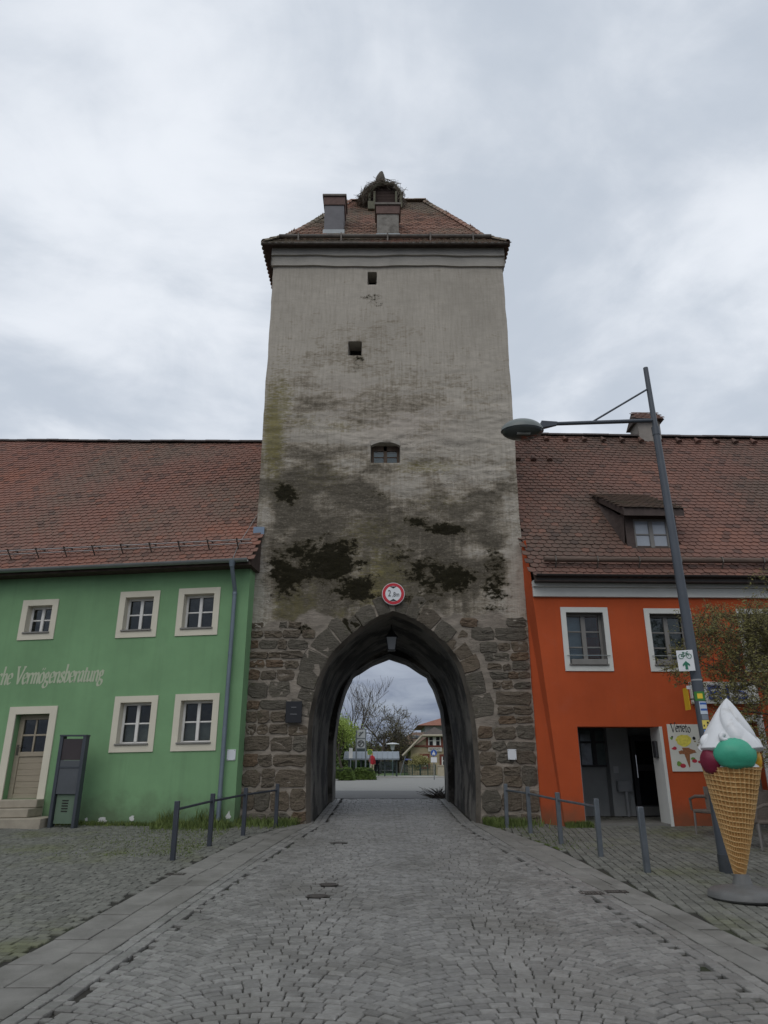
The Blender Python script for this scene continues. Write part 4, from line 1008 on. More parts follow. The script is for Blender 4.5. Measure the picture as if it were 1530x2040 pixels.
def nib_text(m, text, s0, z0, h, dirn=1, slant=.22, nib=.085, ang=.6, cond=.78, t=.02, dz=0.0, thin=.022, curve=0.0):
    """writes in the s-z plane; dirn is +1 when s runs to the right as seen from the street"""
    cur = 0.0; q = 0; tot = sum(GL[ch][1] for ch in text)*h*cond
    nx, nz = math.cos(ang)*nib/2, math.sin(ang)*nib/2
    for ch in text:
        st, wd = GL[ch]
        for k in st:
            p = catmull(k, 4) if len(k) > 2 else [np.array(x, float) for x in k]
            for a_, b_ in zip(p, p[1:]):
                dvec = b_-a_; ln = np.linalg.norm(dvec)
                if ln < 1e-6: continue
                ex = dvec/ln; pr = np.array([-ex[1], ex[0]]); wv_ = abs(pr[0]*nx*2+pr[1]*nz*2)/2+thin/2
                a2, b2 = a_-ex*thin*.4, b_+ex*thin*.4
                quad = [a2+pr*wv_, b2+pr*wv_, b2-pr*wv_, a2-pr*wv_]; tt = t+.00015*(q % 7); q += 1
                vs = []
                for x, z in quad:
                    X_ = (cur+x+z*slant)*h*cond; vs.append((s0+dirn*X_, tt, z0+z*h+dz*X_+curve*(1-(2*X_/max(tot, 1e-6)-1)**2)))
                m.add(vs, [(0, 1, 2, 3)])
        cur += wd
    return cur*h*cond
sB, zB = FL.px(-5, 1364); sE, zE = FL.px(212, 1356)
Ltxt = sB-sE; hgt = .46
tw_ = sum(GL[c_][1] for c_ in 'che Vermögensberatung')+.15
cond = Ltxt/(tw_*hgt)
part('lettering', mat('cream_paint', (.46, .50, .36), .8, .05), gwall, lambda m: nib_text(m, 'che Vermögensberatung', sB+.05, zB, hgt, -1, .2, nib=.14, ang=.35, cond=cond, t=.004, dz=(zE-zB)/Ltxt), FL)
# grey metal notice stand before the wall
ps = on_ground(123, 1643); 
stele = thing('notice_stand', 'tall grey metal notice stand beside the beige door', 'notice stand', (ps.x, ps.y, gz(ps.y)))
FS = Facade(ps.x, 15.35, 1, -.1, -.1, -1)
sa, za = FS.px(118, 1467); sb, _ = FS.px(172, 1466); s0_, z0_ = FS.px(100, 1641); s1_, _ = FS.px(152, 1641)
xl, xr = (sa+s0_)/2, (sb+s1_)/2; zt = za; zb_ = z0_
M_stele = mat('anthracite_metal', (.06, .068, .08), .5, .1, 4, metal=.2)
for x in (xl, xr-.07): part('post', M_stele, stele, lambda m: m.box(x, x+.07, -.12, .04, zb_-.1, zt), FS, bevel=.008)
part('panel', mat('stand_panel', (.085, .092, .10), .45, .1, 3), stele, lambda m: m.box(xl+.07, xr-.07, -.08, .02, zb_+.55, zt-.47), FS, bevel=.006)
part('display', mat('dark_display', (.055, .045, .045), .25, .1), stele, lambda m: m.box(xl+.072, xr-.072, -.08, .012, zt-.465, zt-.05), FS)
part('top_bar', M_stele, stele, lambda m: m.box(xl-.005, xr+.005, -.125, .045, zt, zt+.03), FS)
part('joint', M_stele, stele, lambda m: m.box(xl+.07, xr-.07, .021, .03, zb_+1.05, zb_+1.075), FS)
part('meter_box', mat('green_grey_box', (.11, .16, .11), .6, .1), stele, lambda m: (m.box(xl+.09, xr-.09, -.1, -.02, zb_, zb_+.55)), FS)
for k in range(5): part('vent_slot', M_dark, stele, lambda m: m.box(xl+.22, xr-.22, -.022, -.012, zb_+.22+k*.05, zb_+.24+k*.05), FS)
# small white plates on the walls (their printed code is left out)
M_plate = mat('white_plate', (.66, .68, .70), .4, .03)
def plate(F, u, v, wd, name, label, grp, host=0.0):
    s_, z_ = F.px(u, v, host); x, y, z = F(s_, host, z_)
    o = part(name, M_plate, None, lambda m: m.box(s_-wd/2, s_+wd/2, host+.002, host+.02, z_-wd*.58, z_+wd*.58), F, bevel=.003); prop(o, label, 'plaque', grp)
    for a_ in (-1, 1):
        for b_ in (-1, 1): part('screw', M_oldmetal, o, lambda m: m.box(s_+a_*wd*.4-.006, s_+a_*wd*.4+.006, host+.02, host+.025, z_+b_*wd*.48-.006, z_+b_*wd*.48+.006), F)
plate(FL, 461, 1504, .185, 'wall_plate', 'small white square plate on green wall beside downpipe', 'white plates beside the gate')
FT = Facade(0, 16.0, 1, 0, 0, -1)
plate(FT, 1020, 1503, .185, 'wall_plate', 'small white square plate on right stone pier', 'white plates beside the gate', .06)

# ---------------------------------------------------------------- orange house
orange = thing('orange_house', 'orange rendered cafe house with tiled roof right of the tower', 'house', (6.8, 15.6, .5))
EZR = 5.46
lb, lz = FR.px(1125, 1640); ltp, lzt = FR.px(1062, 1192)
lean = lambda z: ltp+(lb-ltp)*(lzt-z)/(lzt-lz)
W1 = norm(rect(FR, (1115, 1210), (1208, 1210), (1127, 1337), (1224, 1337)))
W2 = norm(rect(FR, (1280, 1212), (1374, 1213), (1298, 1338), (1394, 1338)))
W3 = (W2[0]+(W2[0]-W1[0])*1.12, W2[1]+(W2[0]-W1[0])*1.12, W2[2], W2[3])
holes = []
for q, r in enumerate((W1, W2, W3)):
    wv, i = window(orange, FR, r, .115, M_white, M_greyfr, 3, dep=.17, fw=.06, mull=.1, sillm=M_greyfr, lining=M_greyfr, curtain_or_reflection=(mat('sky_reflection_blue', (.42, .47, .55), .9, .1, 3), .02, .98, 1) if q == 0 else ((mat('net_curtain', (.25, .25, .23), .9, .2, 9, stretch=(8, 8, .3)), 0, 1) if q == 1 else None)); holes.append(i)  # first window, left half: sky reflection put in as a blue sheet
    part('window_ledge', M_greyfr, wv, lambda m: m.box(i[0]+.03, i[1]-.03, -.02, .07, i[2]-.002, i[2]+.12), FR, bevel=.005, seg=1)
    part('guard_bar', M_gut, wv, lambda m: m.tube([(i[0]-.06, .05, i[2]+.2), (i[1]+.06, .05, i[2]+.2)], .009, 6), FR)
po = norm(rect(FR, (1149, 1447), (1313, 1448), (1168, 1645), (1339, 1645))); po = (po[0], po[1], .1, po[3])
D2 = norm(rect(FR, (1448, 1437), (1512, 1437), (1475, 1655), (1540, 1655))); D2 = (D2[0], D2[1], .1, D2[3])
holes += [po, D2]
orw = MB(FR)
S0 = .0
def owall(m):
    wall_grid(m, S0, 11, -.2, EZR, holes, .5, lean=lean)
    m.quad((lean(-.2), 0, -.2), (lean(EZR), 0, EZR), (-.07, -.55, EZR), (-.07, -.55, -.2))
    m.quad((11, 0, -.2), (11, -7, -.2), (11, -7, EZR), (11, 0, EZR)); m.quad((0, -7, -.2), (11, -7, -.2), (11, -7, EZR), (0, -7, EZR))
    # head of the corner beside the tower, carried up behind the eaves
    m.quad((ltp, 0, EZR), (-.07, -.55, EZR), (-.07, -.55, 6.6), (ltp, -.3, 6.6))
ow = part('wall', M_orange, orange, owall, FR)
# white cornice
zc_b = FR.px(1300, 1191)[1]; zc_m = FR.px(1300, 1171, .08)[1]; zc_t = FR.px(1300, 1160, .12)[1]
part('cornice', M_white, orange, lambda m: (m.box(ltp, 11, -.02, .07, zc_b, zc_m), m.box(ltp-.005, 11, -.02, .13, zc_m+.001, EZR+.06)), FR, bevel=.01)
# recessed entrance: dim back wall, glazed side, door with handle
M_pgrey = mat('porch_grey_wall', (.34, .35, .35), .85, .1, 2, .2, 60)
M_pfloor = mat('porch_floor', (.17, .165, .15), .85, .15, 6, .3, 60)
M_dkframe = mat('dark_door_frame', (.035, .035, .038), .5, .1)
pa, pb, pc, pd = po
BD = -2.4; g0, gzA = FR.px(1153, 1528, BD); g1, gzB = FR.px(1207, 1452, BD); px0 = g0-.5; gzB = min(gzB, pd+.3); ph = max(gzB, pd)+.12
q0, q1 = FR.px(1212, 1500, BD+.3)[0], FR.px(1254, 1500, BD+.3)[0]; dx0 = FR.px(1257, 1500, BD+.25)[0]; dx1 = dx0+1.0; dzt = FR.px(1290, 1466, BD+.25)[1]; fl = gz(16)+.02
porch = part('porch', M_pgrey, orange, lambda m: (m.quad((px0, BD, .1), (dx1+.3, BD, .1), (dx1+.3, BD, ph), (px0, BD, ph)), m.quad((px0, -.5, .1), (px0, BD, .1), (px0, BD, ph), (px0, -.5, ph)),
     m.quad((dx1+.3, -.5, .1), (dx1+.3, BD, .1), (dx1+.3, BD, ph), (dx1+.3, -.5, ph)), m.quad((px0, -.48, ph), (dx1+.3, -.48, ph), (dx1+.3, BD, ph), (px0, BD, ph)),
     m.quad((px0, -.505, .1), (pa, -.505, .1), (pa, -.505, ph), (px0, -.505, ph)), m.quad((pa, -.505, pd), (pb, -.505, pd), (pb, -.505, ph), (pa, -.505, ph)), m.quad((pb, -.505, .1), (dx1+.3, -.505, .1), (dx1+.3, -.505, ph), (pb, -.505, ph))), FR)
part('floor', M_pfloor, porch, lambda m: m.box(px0, dx1+.3, BD, -.02, .2, fl), FR)
part('white_jamb', M_white, porch, lambda m: m.box(pb-.012, pb+.05, -.5, .012, .2, pd), FR)
part('jamb_lamp', M_dkframe, porch, lambda m: m.box(pb-.075, pb-.014, -.33, -.17, pd-.62, pd-.28), FR, bevel=.01)
gm = (g0+g1)/2
gw = part('window', M_dkframe, porch, lambda m: (ring(m, (g0, g1, gzA, gzB), (g0+.06, g1-.05, gzA+.05, gzB-.05), BD+.01, BD+.1), m.box(gm-.03, gm+.06, BD+.02, BD+.09, gzA+.05, gzB-.05), m.box(g0+.06, gm-.03, BD+.02, BD+.085, gzB-.34, gzB-.29), m.box(gm+.06, g1-.05, BD+.02, BD+.085, gzB-.34, gzB-.29)), FR)
for x0, x1 in ((g0+.06, gm-.03), (gm+.06, g1-.05)):
    for z0, z1 in ((gzA+.05, gzB-.34), (gzB-.29, gzB-.05)):
        part('pane', mat('dim_glass', (.10, .125, .125), .08, .5, 3, spec=.8), gw, lambda m: m.box(x0, x1, BD+.03, BD+.04, z0, z1), FR)
pdr = part('door', M_dkframe, porch, lambda m: (ring(m, (dx0, dx1, fl, dzt), (dx0+.1, dx1-.1, fl+.25, dzt-.12), BD+.2, BD+.3), m.box(dx0+.1, dx1-.1, BD+.21, BD+.29, fl+1.0, fl+1.14)), FR)
part('pane', mat('dark_glass', (.012, .013, .014), .06, .2), pdr, lambda m: m.box(dx0+.1, dx1-.1, BD+.24, BD+.25, fl+.25, dzt-.12), FR)
part('kick_plate', mat('kick_steel', (.28, .28, .27), .4, .1, metal=.5), pdr, lambda m: m.box(dx0+.02, dx1-.02, BD+.3, BD+.315, fl+.03, fl+.22), FR)
part('handle', mat('bright_steel', (.6, .6, .6), .25, .05, metal=1), pdr, lambda m: m.tube([(dx0+.06, BD+.32, fl+.85), (dx0+.06, BD+.38, fl+.85), (dx0+.06, BD+.38, fl+1.35), (dx0+.06, BD+.32, fl+1.35)], .018, 8), FR)
part('pilaster', M_pgrey, porch, lambda m: m.box(q0, q1, BD+.005, BD+.3, .2, ph-.005), FR)
part('wall_box', mat('grey_pipe', (.3, .31, .32), .5, .1), porch, lambda m: (m.box(q0+.1, q1-.08, BD+.301, BD+.45, fl+.55, fl+.78), m.tube([(q1-.2, BD+.38, fl), (q1-.2, BD+.38, fl+.55)], .05, 8)), FR)
part('notice', mat('porch_notice', (.45, .46, .47), .6), porch, lambda m: (m.box(q0+.08, q0+.2, BD+.301, BD+.31, fl+.95, fl+1.1)), FR)
# second door, mostly behind the giant cone
a, b, c, d = D2
d2 = part('door', M_greyfr, orange, lambda m: (ring(m, (a, b, .4, d), (a+.08, b-.08, .5, d-.08), -.3, -.22), m.box((a+b)/2-.04, (a+b)/2+.04, -.29, -.23, .5, d-.08), m.box(a+.08, b-.08, -.28, -.24, 1.2, 1.28)), FR)
part('surround', M_white, d2, lambda m: (m.box(a-.13, a, -.01, .03, .35, d+.13), m.box(b, b+.13, -.01, .03, .35, d+.13), m.box(a, b, -.01, .03, d, d+.13)), FR)
part('pane', mat('dark_glass', (.012, .013, .014), .06), d2, lambda m: m.box(a+.08, b-.08, -.27, -.262, .5, d-.08), FR)
part('blue_panel', mat('grey_blue_panel', (.17, .21, .27), .5, .1), d2, lambda m: m.box(b-.36, b-.06, -.215, -.2, .5, d-.5), FR)
# roof
OVR = OV; DRR = 4.5; zeR = EZR+.12; zrR = 11.2
rroof = part('roof', M_sheath, orange, rslab(FR, -.02, 11.2, zeR, zrR, DRR), FR)
dmx0, dmx1 = 5.78-3.35, 7.02-3.35   # dormer extent along the facade
def okR(p):
    if p.x < TX1+.0 and p.y > TY0-.02: return False
    s_ = p.x-3.35
    return not (dmx0-.02 < s_ < dmx1+.02 and 15.82 < p.y < 17.0)
rt_ = tile_rows(FR(-.05, OV, zeR), FR(11.2, OV, zeR), FR(11.2, OV-DRR, zrR), FR(-.05, OV-DRR, zrR), .19, .158, keepfn=okR, over=.05)
scatter(rroof, 'tile', TP, rt_, M_tileR, 300, stuff='tiles', ok=lambda p, u, v: u > 1040)
cap_tiles(rroof, FR(-.05, OV-DRR, zrR+.02), FR(11.2, OV-DRR, zrR+.02), .38, .12, .12, mat('dark_ridge', (.075, .06, .055), .8))
part('gutter', mat('dark_gutter', (.035, .03, .028), .6, .1), orange, lambda m: gutter(m, FR, .0, 11.2, zeR-.0, OV+.05, .05), FR, smooth=40)
part('soffit', mat('dark_gutter', (.035, .03, .028), .6), orange, lambda m: m.box(.02, 11.2, .14, OV, zeR-.13, zeR-.08), FR)
part('snow_log', mat('log_brown', (.13, .09, .07), .8, .3, 6, .4, 40, stretch=(.3, 4, 4)), orange, lambda m: m.tube([onroof(FR, .25, .38, zeR, zrR, DRR, .16), onroof(FR, 11, .38, zeR, zrR, DRR, .16)], .065, 10), FR, smooth=40)
for k in range(11):
    s_ = .5+k*.95
    part('bracket', M_oldmetal, orange, lambda m: m.tube([onroof(FR, s_, .25, zeR, zrR, DRR, .03), onroof(FR, s_, .28, zeR, zrR, DRR, .2), onroof(FR, s_, .38, zeR, zrR, DRR, .25), onroof(FR, s_, .6, zeR, zrR, DRR, .04)], .016, 5), FR)
# vent tiles in a row below the ridge and three lower down
def vent(s_, dist):
    p0 = onroof(FR, s_, dist, zeR, zrR, DRR, .02)
    def fn(m):
        n = 7; v = []
        for q, r in ((0, .085), (.28, .03)):
            for j in range(n):
                t = math.pi*j/(n-1); v.append(onroof(FR, s_+math.cos(t)*r, dist+q, zeR, zrR, DRR, .05+math.sin(t)*r*1.1))
        m.add(v, [(j, j+1, n+j+1, n+j) for j in range(n-1)]+[tuple(range(n))])
    part('vent_tile', M_tileR, rroof, fn, FR)
LR = math.hypot(DRR, zrR-zeR)
for k in range(18): vent(.55+k*.585, LR-.42)
for k in range(3): vent(.60+k*.46, LR-1.75)
# dormer
M_dorm = mat('dormer_dark_wood', (.075, .055, .048), .8, .2, 8, .2, 50)
zd0 = FR.px(1320, 1108, -.35)[1]; zd1 = FR.px(1320, 1018, -.35)[1]; tF = -.35
def dorm(m):
    m.box(dmx0, dmx1, tF-1.5, tF-.1, zd0-.1, zd1-.02)
    for x0, x1 in ((dmx0, dmx0+.2), (dmx1-.2, dmx1)): m.box(x0, x1, tF-.1, tF, zd0, zd1-.02)
    m.box(dmx0+.2, dmx1-.2, tF-.1, tF, zd0, zd0+.16); m.box(dmx0+.2, dmx1-.2, tF-.1, tF, zd1-.2, zd1-.02)
dor = part('dormer', M_dorm, orange, dorm, FR)
di_ = (dmx0+.2, dmx1-.2, zd0+.16, zd1-.2); ea, eb, ec, ed = di_; em = (ea+eb)/2
part('window_frame', M_greyfr, dor, lambda m: (ring(m, di_, (ea+.05, eb-.05, ec+.05, ed-.05), tF-.09, tF-.03), m.box(em-.05, em+.05, tF-.09, tF-.02, ec+.05, ed-.05), m.box(ea+.05, em-.05, tF-.085, tF-.04, (ec+ed)/2-.02, (ec+ed)/2+.02), m.box(em+.05, eb-.05, tF-.085, tF-.04, (ec+ed)/2-.02, (ec+ed)/2+.02)), FR, bevel=.005, seg=1)
M_paleglass = mat('pale_blue_glass', (.34, .37, .41), .12, .08, 2, spec=.6)  # opaque pale blue-grey panes
for x0, x1 in ((ea+.05, em-.05), (em+.05, eb-.05)):
    for z0, z1 in ((ec+.05, (ec+ed)/2-.02), ((ec+ed)/2+.02, ed-.05)):
        part('pane', M_paleglass, dor, lambda m: m.box(x0, x1, tF-.07, tF-.06, z0, z1), FR)
# shed roof of the dormer, widening towards the main roof
tb = -2.2; zb = zd1+.55*(tF+.28-tb)
sh = [(dmx0-.10, tF+.28, zd1-.02), (dmx1+.10, tF+.28, zd1-.02), (dmx1+.05, tb, zb), (dmx0-.22, tb, zb)]
part('dormer_roof', M_dorm, dor, lambda m: m.add(sh+[(x, t, z-.2 if i < 2 else z-.1) for i, (x, t, z) in enumerate(sh)], [(0, 1, 2, 3), (7, 6, 5, 4), (0, 4, 5, 1), (1, 5, 6, 2), (3, 2, 6, 7), (0, 3, 7, 4)]), FR)
# swept cheek on the left
def cheek(m):
    n = 8; v = []
    for i in range(n+1):
        q = i/n; t = tF+(tb-tF)*q; ztop = zd1-.2+(zb-zd1+.05)*q; zr_ = zeR+(zrR-zeR)*(OV-t)/DRR
        v += [(dmx0-.12*q*q-.01, t, ztop), (dmx0-.30*(1-q)*q-.16*q*q-.06, t, min(zr_+.03, ztop))]
    m.add(v, [(2*i, 2*i+1, 2*i+3, 2*i+2) for i in range(n)])
part('cheek', M_dorm, dor, cheek, FR, smooth=50)
M_lich = tile_mat('dormer_tile', (.145, .095, .07), (.12, .08, .06), (.105, .085, .058), (.17, .095, .065), 2.0)
scatter(dor, 'dormer_tile', TP, tile_rows(FR(*sh[0]), FR(*sh[1]), FR(*sh[2]), FR(*sh[3]), .17, .13, over=.04, lift=.01), M_lich, 0, stuff='dormer_tiles')
# chimney on the ridge with its own small tiled roof
pc_ = at(1288, 868, 19.9); cw = .34
c1 = part('chimney', mat('grey_chimney', (.30, .27, .24), .9, .15, 4, .3, 30), orange, lambda m: m.box(pc_.x-cw, pc_.x+cw, 19.6, 20.3, pc_.z-.5, at(1288, 846, 19.9).z), bevel=.01)
zk0, zk1 = at(1288, 848, 19.9).z, at(1288, 824, 19.9).z
part('chimney_roof', M_sheath, c1, lambda m: m.add([(pc_.x-cw-.1, 19.45, zk0), (pc_.x+cw+.1, 19.45, zk0), (pc_.x+cw+.1, 20.4, zk0), (pc_.x-cw-.1, 20.4, zk0), (pc_.x-cw-.05, 19.93, zk1), (pc_.x+cw+.05, 19.93, zk1)], [(0, 1, 5, 4), (2, 3, 4, 5), (0, 4, 3), (1, 2, 5), (0, 3, 2, 1)]))
scatter(c1, 'tile', TP, tile_rows((pc_.x-cw-.1, 19.42, zk0), (pc_.x+cw+.1, 19.42, zk0), (pc_.x+cw+.05, 19.93, zk1+.02), (pc_.x-cw-.05, 19.93, zk1+.02), .17, .13), M_tileR, 60)

# ================================================================== things on the tower
def text_mesh(name, body, size, material, parent, origin, ux, uz, xs=1.0, extrude=.002, align='CENTER'):
    cu = bpy.data.curves.new(name, 'FONT'); cu.body = body; cu.size = size; cu.extrude = extrude; cu.align_x = align; cu.align_y = 'CENTER'
    o = bpy.data.objects.new(name, cu); COL.objects.link(o)
    bpy.context.view_layer.update()
    me = bpy.data.meshes.new_from_object(o.evaluated_get(bpy.context.evaluated_depsgraph_get())); bpy.data.objects.remove(o)
    ux = Vector(ux).normalized(); uz = Vector(uz).normalized(); n = ux.cross(uz)
    M = Matrix((ux*xs, uz, n)).transposed()
    for v in me.vertices: v.co = M @ v.co
    me.materials.clear(); me.materials.append(material); me.name = name
    t = bpy.data.objects.new(name, me); return link(t, parent, origin)
M_red = mat('sign_red', (.52, .02, .035), .4, .04); M_wsign = mat('sign_white', (.72, .73, .74), .4, .03); M_blk = mat('sign_black', (.015, .015, .018), .5, .05)
# round height sign over the arch
sp = at(783.5, 1183, 15.9); rS = .262
sign = thing('height_sign', 'round red and white height limit sign above the archway', 'road sign', tuple(sp))
part('disc', M_wsign, sign, lambda m: m.lathe([(rS, .03), (rS, 0), (rS*.99, -.006)], tuple(sp), 48, 'y'))
part('red_ring', M_red, sign, lambda m: m.lathe([(rS*.95, -.002), (rS*.95, -.012), (rS*.70, -.012), (rS*.70, -.004)], tuple(sp), 48, 'y'))
part('face', M_wsign, sign, lambda m: m.lathe([(rS*.70, .0), (rS*.70, -.0135), (.001, -.0135)], tuple(sp), 48, 'y'))
for s_ in (1, -1):
    part('arrow', M_blk, sign, lambda m: m.prism([(sp.x-.085, sp.z+s_*rS*.66), (sp.x+.085, sp.z+s_*rS*.66), (sp.x, sp.z+s_*rS*.46)], 1, sp.y-.017, sp.y-.014))
text_mesh('number', '2', .21, M_blk, sign, (sp.x-.088, sp.y-.017, sp.z), (1, 0, 0), (0, 0, 1), .72)
text_mesh('number', ',8m', .15, M_blk, sign, (sp.x+.058, sp.y-.017, sp.z-.022), (1, 0, 0), (0, 0, 1), .74)
# black plaque on the left pier
pq0 = at(568, 1440, 15.9); pq1 = at(602, 1397, 15.9)
pl = thing('wall_plaque', 'black rectangular plaque on the left stone pier', 'plaque', ((pq0.x+pq1.x)/2, 15.92, pq0.z))
part('plate', mat('black_plaque', (.018, .018, .02), .3, .1), pl, lambda m: m.box(pq0.x, pq1.x, 15.89, 15.95, pq0.z, pq1.z), bevel=.006)
for zf, hw in ((.72, .055), (.40, .075)): part('inscription', mat('plaque_letters', (.3, .3, .3), .6), pl, lambda m: m.box((pq0.x+pq1.x)/2-hw, (pq0.x+pq1.x)/2+hw, 15.886, 15.889, pq0.z+(pq1.z-pq0.z)*zf-.004, pq0.z+(pq1.z-pq0.z)*zf+.004))
# lantern under the vault
lt0 = at(780, 1272, 17.2); lx, ly = lt0.x, 17.2; zt_ = at(780, 1268, 17.2).z; zb2 = at(780, 1295, 17.2).z
M_lan = mat('lantern_iron', (.03, .03, .032), .5, .1, metal=.3)
lan = thing('hanging_lantern', 'four sided iron lantern hanging under the vault', 'lantern', (lx, ly, zb2))
part('chain', M_lan, lan, lambda m: m.tube([(lx, ly, zt_+.1), (lx, ly, 5.0)], .018, 6))
part('roof', M_lan, lan, lambda m: m.lathe([(.17, 0), (.15, .03), (.06, .14), (.03, .2)], (lx, ly, zt_-.03), 4))
def lframe(m):
    for sx_ in (-1, 1):
        for sy_ in (-1, 1): m.tube([(lx+sx_*.13, ly+sy_*.13, zt_-.02), (lx+sx_*.085, ly+sy_*.085, zb2)], .009, 5)
    m.box(lx-.095, lx+.095, ly-.095, ly+.095, zb2-.02, zb2)
part('frame', M_lan, lan, lframe)
M_lg = mat('milky_lantern_glass', (.32, .33, .34), .3, .05)
def lgl(m): m.add([(lx+sx_*.122*k, ly+sy_*.122*k, z) for z, k in ((zb2+.005, .66), (zt_-.03, 1)) for sx_, sy_ in ((-1, -1), (1, -1), (1, 1), (-1, 1))], [(i, (i+1) % 4, 4+(i+1) % 4, 4+i) for i in range(4)])
part('pane', M_lg, lan, lgl)
# stork nest on the ridge with its wooden cradle
nx, ny, nz = .02, 19.1, RG['z']
nest = thing('stork_nest', 'big twig nest in a wooden cradle on the tower ridge', 'nest', (nx, ny, nz))
M_twig = mat('nest_twigs', (.15, .125, .095), .95, .35, 20); M_nwood = mat('grey_green_wood', (.13, .125, .085), .85, .25, 8, .2, 50)
zn0 = at(765, 404, 18.6).z; zn1 = at(765, 366, 18.7).z
xa, xb = at(709, 390, 18.7).x, at(804, 390, 18.7).x; nx = (xa+xb)/2; nr = (xb-xa)/2
rn_ = random.Random(8)
cx0, cx1 = at(735, 390, 18.35).x, at(800, 390, 18.35).x; cm_ = (cx0+cx1)/2; cr = (cx1-cx0)/2
zc_ = at(765, 393, 18.35).z; ztop = at(765, 364, 18.35).z
def twigs(m):
    for i in range(1500):
        th = rn_.uniform(0, 2*math.pi); ph = math.acos(rn_.uniform(0, 1)); r = rn_.uniform(.72, 1.0)
        c_ = Vector((nx+nr*1.02*r*math.sin(ph)*math.cos(th), ny-.25+nr*.85*r*math.sin(ph)*math.sin(th), zn0-.15+(zn1-zn0+.15)*r*math.cos(ph)))
        d_ = Vector((-math.sin(th), math.cos(th), rn_.uniform(-.5, .5))).normalized()+Vector((rn_.uniform(-.6, .6), rn_.uniform(-.6, .6), rn_.uniform(-.6, .6)))
        d_ = d_.normalized()*rn_.uniform(.12, .34)
        if c_.y < 18.75 and ((c_.x-cm_)/(cr*.98))**2+(max(0, c_.z-zc_)/(ztop-zc_+.02))**2 < 1: continue
        m.tube([c_-d_, c_+Vector((rn_.uniform(-.03, .03), 0, rn_.uniform(-.03, .03))), c_+d_], [.006, .012, .004], 3, cap=False)
def twig_ring(m):
    for i in range(1100):
        t = rn_.uniform(-.15, math.pi+.15); k = rn_.uniform(1.0, 1.30); c_ = Vector((cm_-.06+cr*k*math.cos(t), rn_.uniform(18.3, 19.2), zc_-.05+(ztop-zc_)*k*math.sin(t)))
        d_ = (Vector((-math.sin(t), rn_.uniform(-.5, .5), math.cos(t)))+Vector((rn_.uniform(-.7, .7), 0, rn_.uniform(-.7, .7)))).normalized()*rn_.uniform(.1, .28)
        m.tube([c_-d_, c_+Vector((rn_.uniform(-.03, .03), 0, rn_.uniform(-.03, .03))), c_+d_], [.006, .011, .004], 3, cap=False)
part('twig_ring', M_twig, nest, twig_ring)['kind'] = 'stuff'
part('twigs', M_twig, nest, twigs)['kind'] = 'stuff'
part('nest_core', M_twig, nest, lambda m: m.ball((nx, ny+.1, zn0-.05), (nr*.62, nr*.5, (zn1-zn0)*.74), 18, 10))
cx0, cx1 = at(735, 390, 18.35).x, at(800, 390, 18.35).x; cm_ = (cx0+cx1)/2; cr = (cx1-cx0)/2
zc_ = at(765, 393, 18.35).z; ztop = at(765, 364, 18.35).z
def arcw(m):
    pts = [(cm_+cr*math.cos(t), 18.35, zc_+(ztop-zc_)*math.sin(t)) for t in [math.pi*i/14 for i in range(15)]]
    for p, q in zip(pts, pts[1:]): m.tube([p, q], .045, 4)
part('arched_rim', M_nwood, nest, arcw)
for x, z1 in ((cx0+.02, zc_+.05), (cx0+.18, zc_+.22), (cx1-.18, zc_+.22), (cx1-.02, zc_+.05)):
    part('post', M_nwood, nest, lambda m: m.box(x-.035, x+.035, 18.31, 18.39, zn0-.45, z1))
part('foot', M_nwood, nest, lambda m: m.box(cx0-.03, cx0+.20, 18.2, 18.45, zn0-.62, zn0-.3), bevel=.01)
for k in range(6):
    z = zn0-.1+k*.13; hw = cr*(.92 if k < 4 else .75 if k == 4 else .5)
    part('board', mat('dark_boards', (.05, .032, .026), .9, .2, 10), nest, lambda m: m.box(cm_-hw, cm_+hw, 18.5, 18.54, z, z+.12))
# hunched bird on the nest
bp = at(757, 358, 18.9)
M_bird = mat('bird_grey_brown', (.12, .105, .085), .9, .3, 30, .4, 60)
def birdm(m):
    n = 14; prof = [(0, -.30), (.13, -.24), (.17, -.10), (.165, .05), (.13, .16), (.10, .22), (.085, .27), (.05, .32), (.0, .335)]; v = []
    for r, h in prof:
        for k in range(n):
            t = 2*math.pi*k/n; v.append((bp.x+r*math.cos(t)*(.95)+.12*max(0, h+.1), bp.y+r*math.sin(t)*1.25, bp.z+h))
    m.add(v, [(i*n+k, i*n+(k+1) % n, (i+1)*n+(k+1) % n, (i+1)*n+k) for i in range(len(prof)-1) for k in range(n)])
bird = thing('bird', 'hunched grey brown bird sitting on top of the twig nest', 'bird', (bp.x, bp.y, bp.z-.3))
part('body', M_bird, bird, birdm, smooth=60)
part('beak', mat('bird_beak', (.10, .06, .04), .6), bird, lambda m: m.tube([(bp.x+.07, bp.y-.10, bp.z+.26), (bp.x+.085, bp.y-.22, bp.z+.15)], [.02, .004], 6))

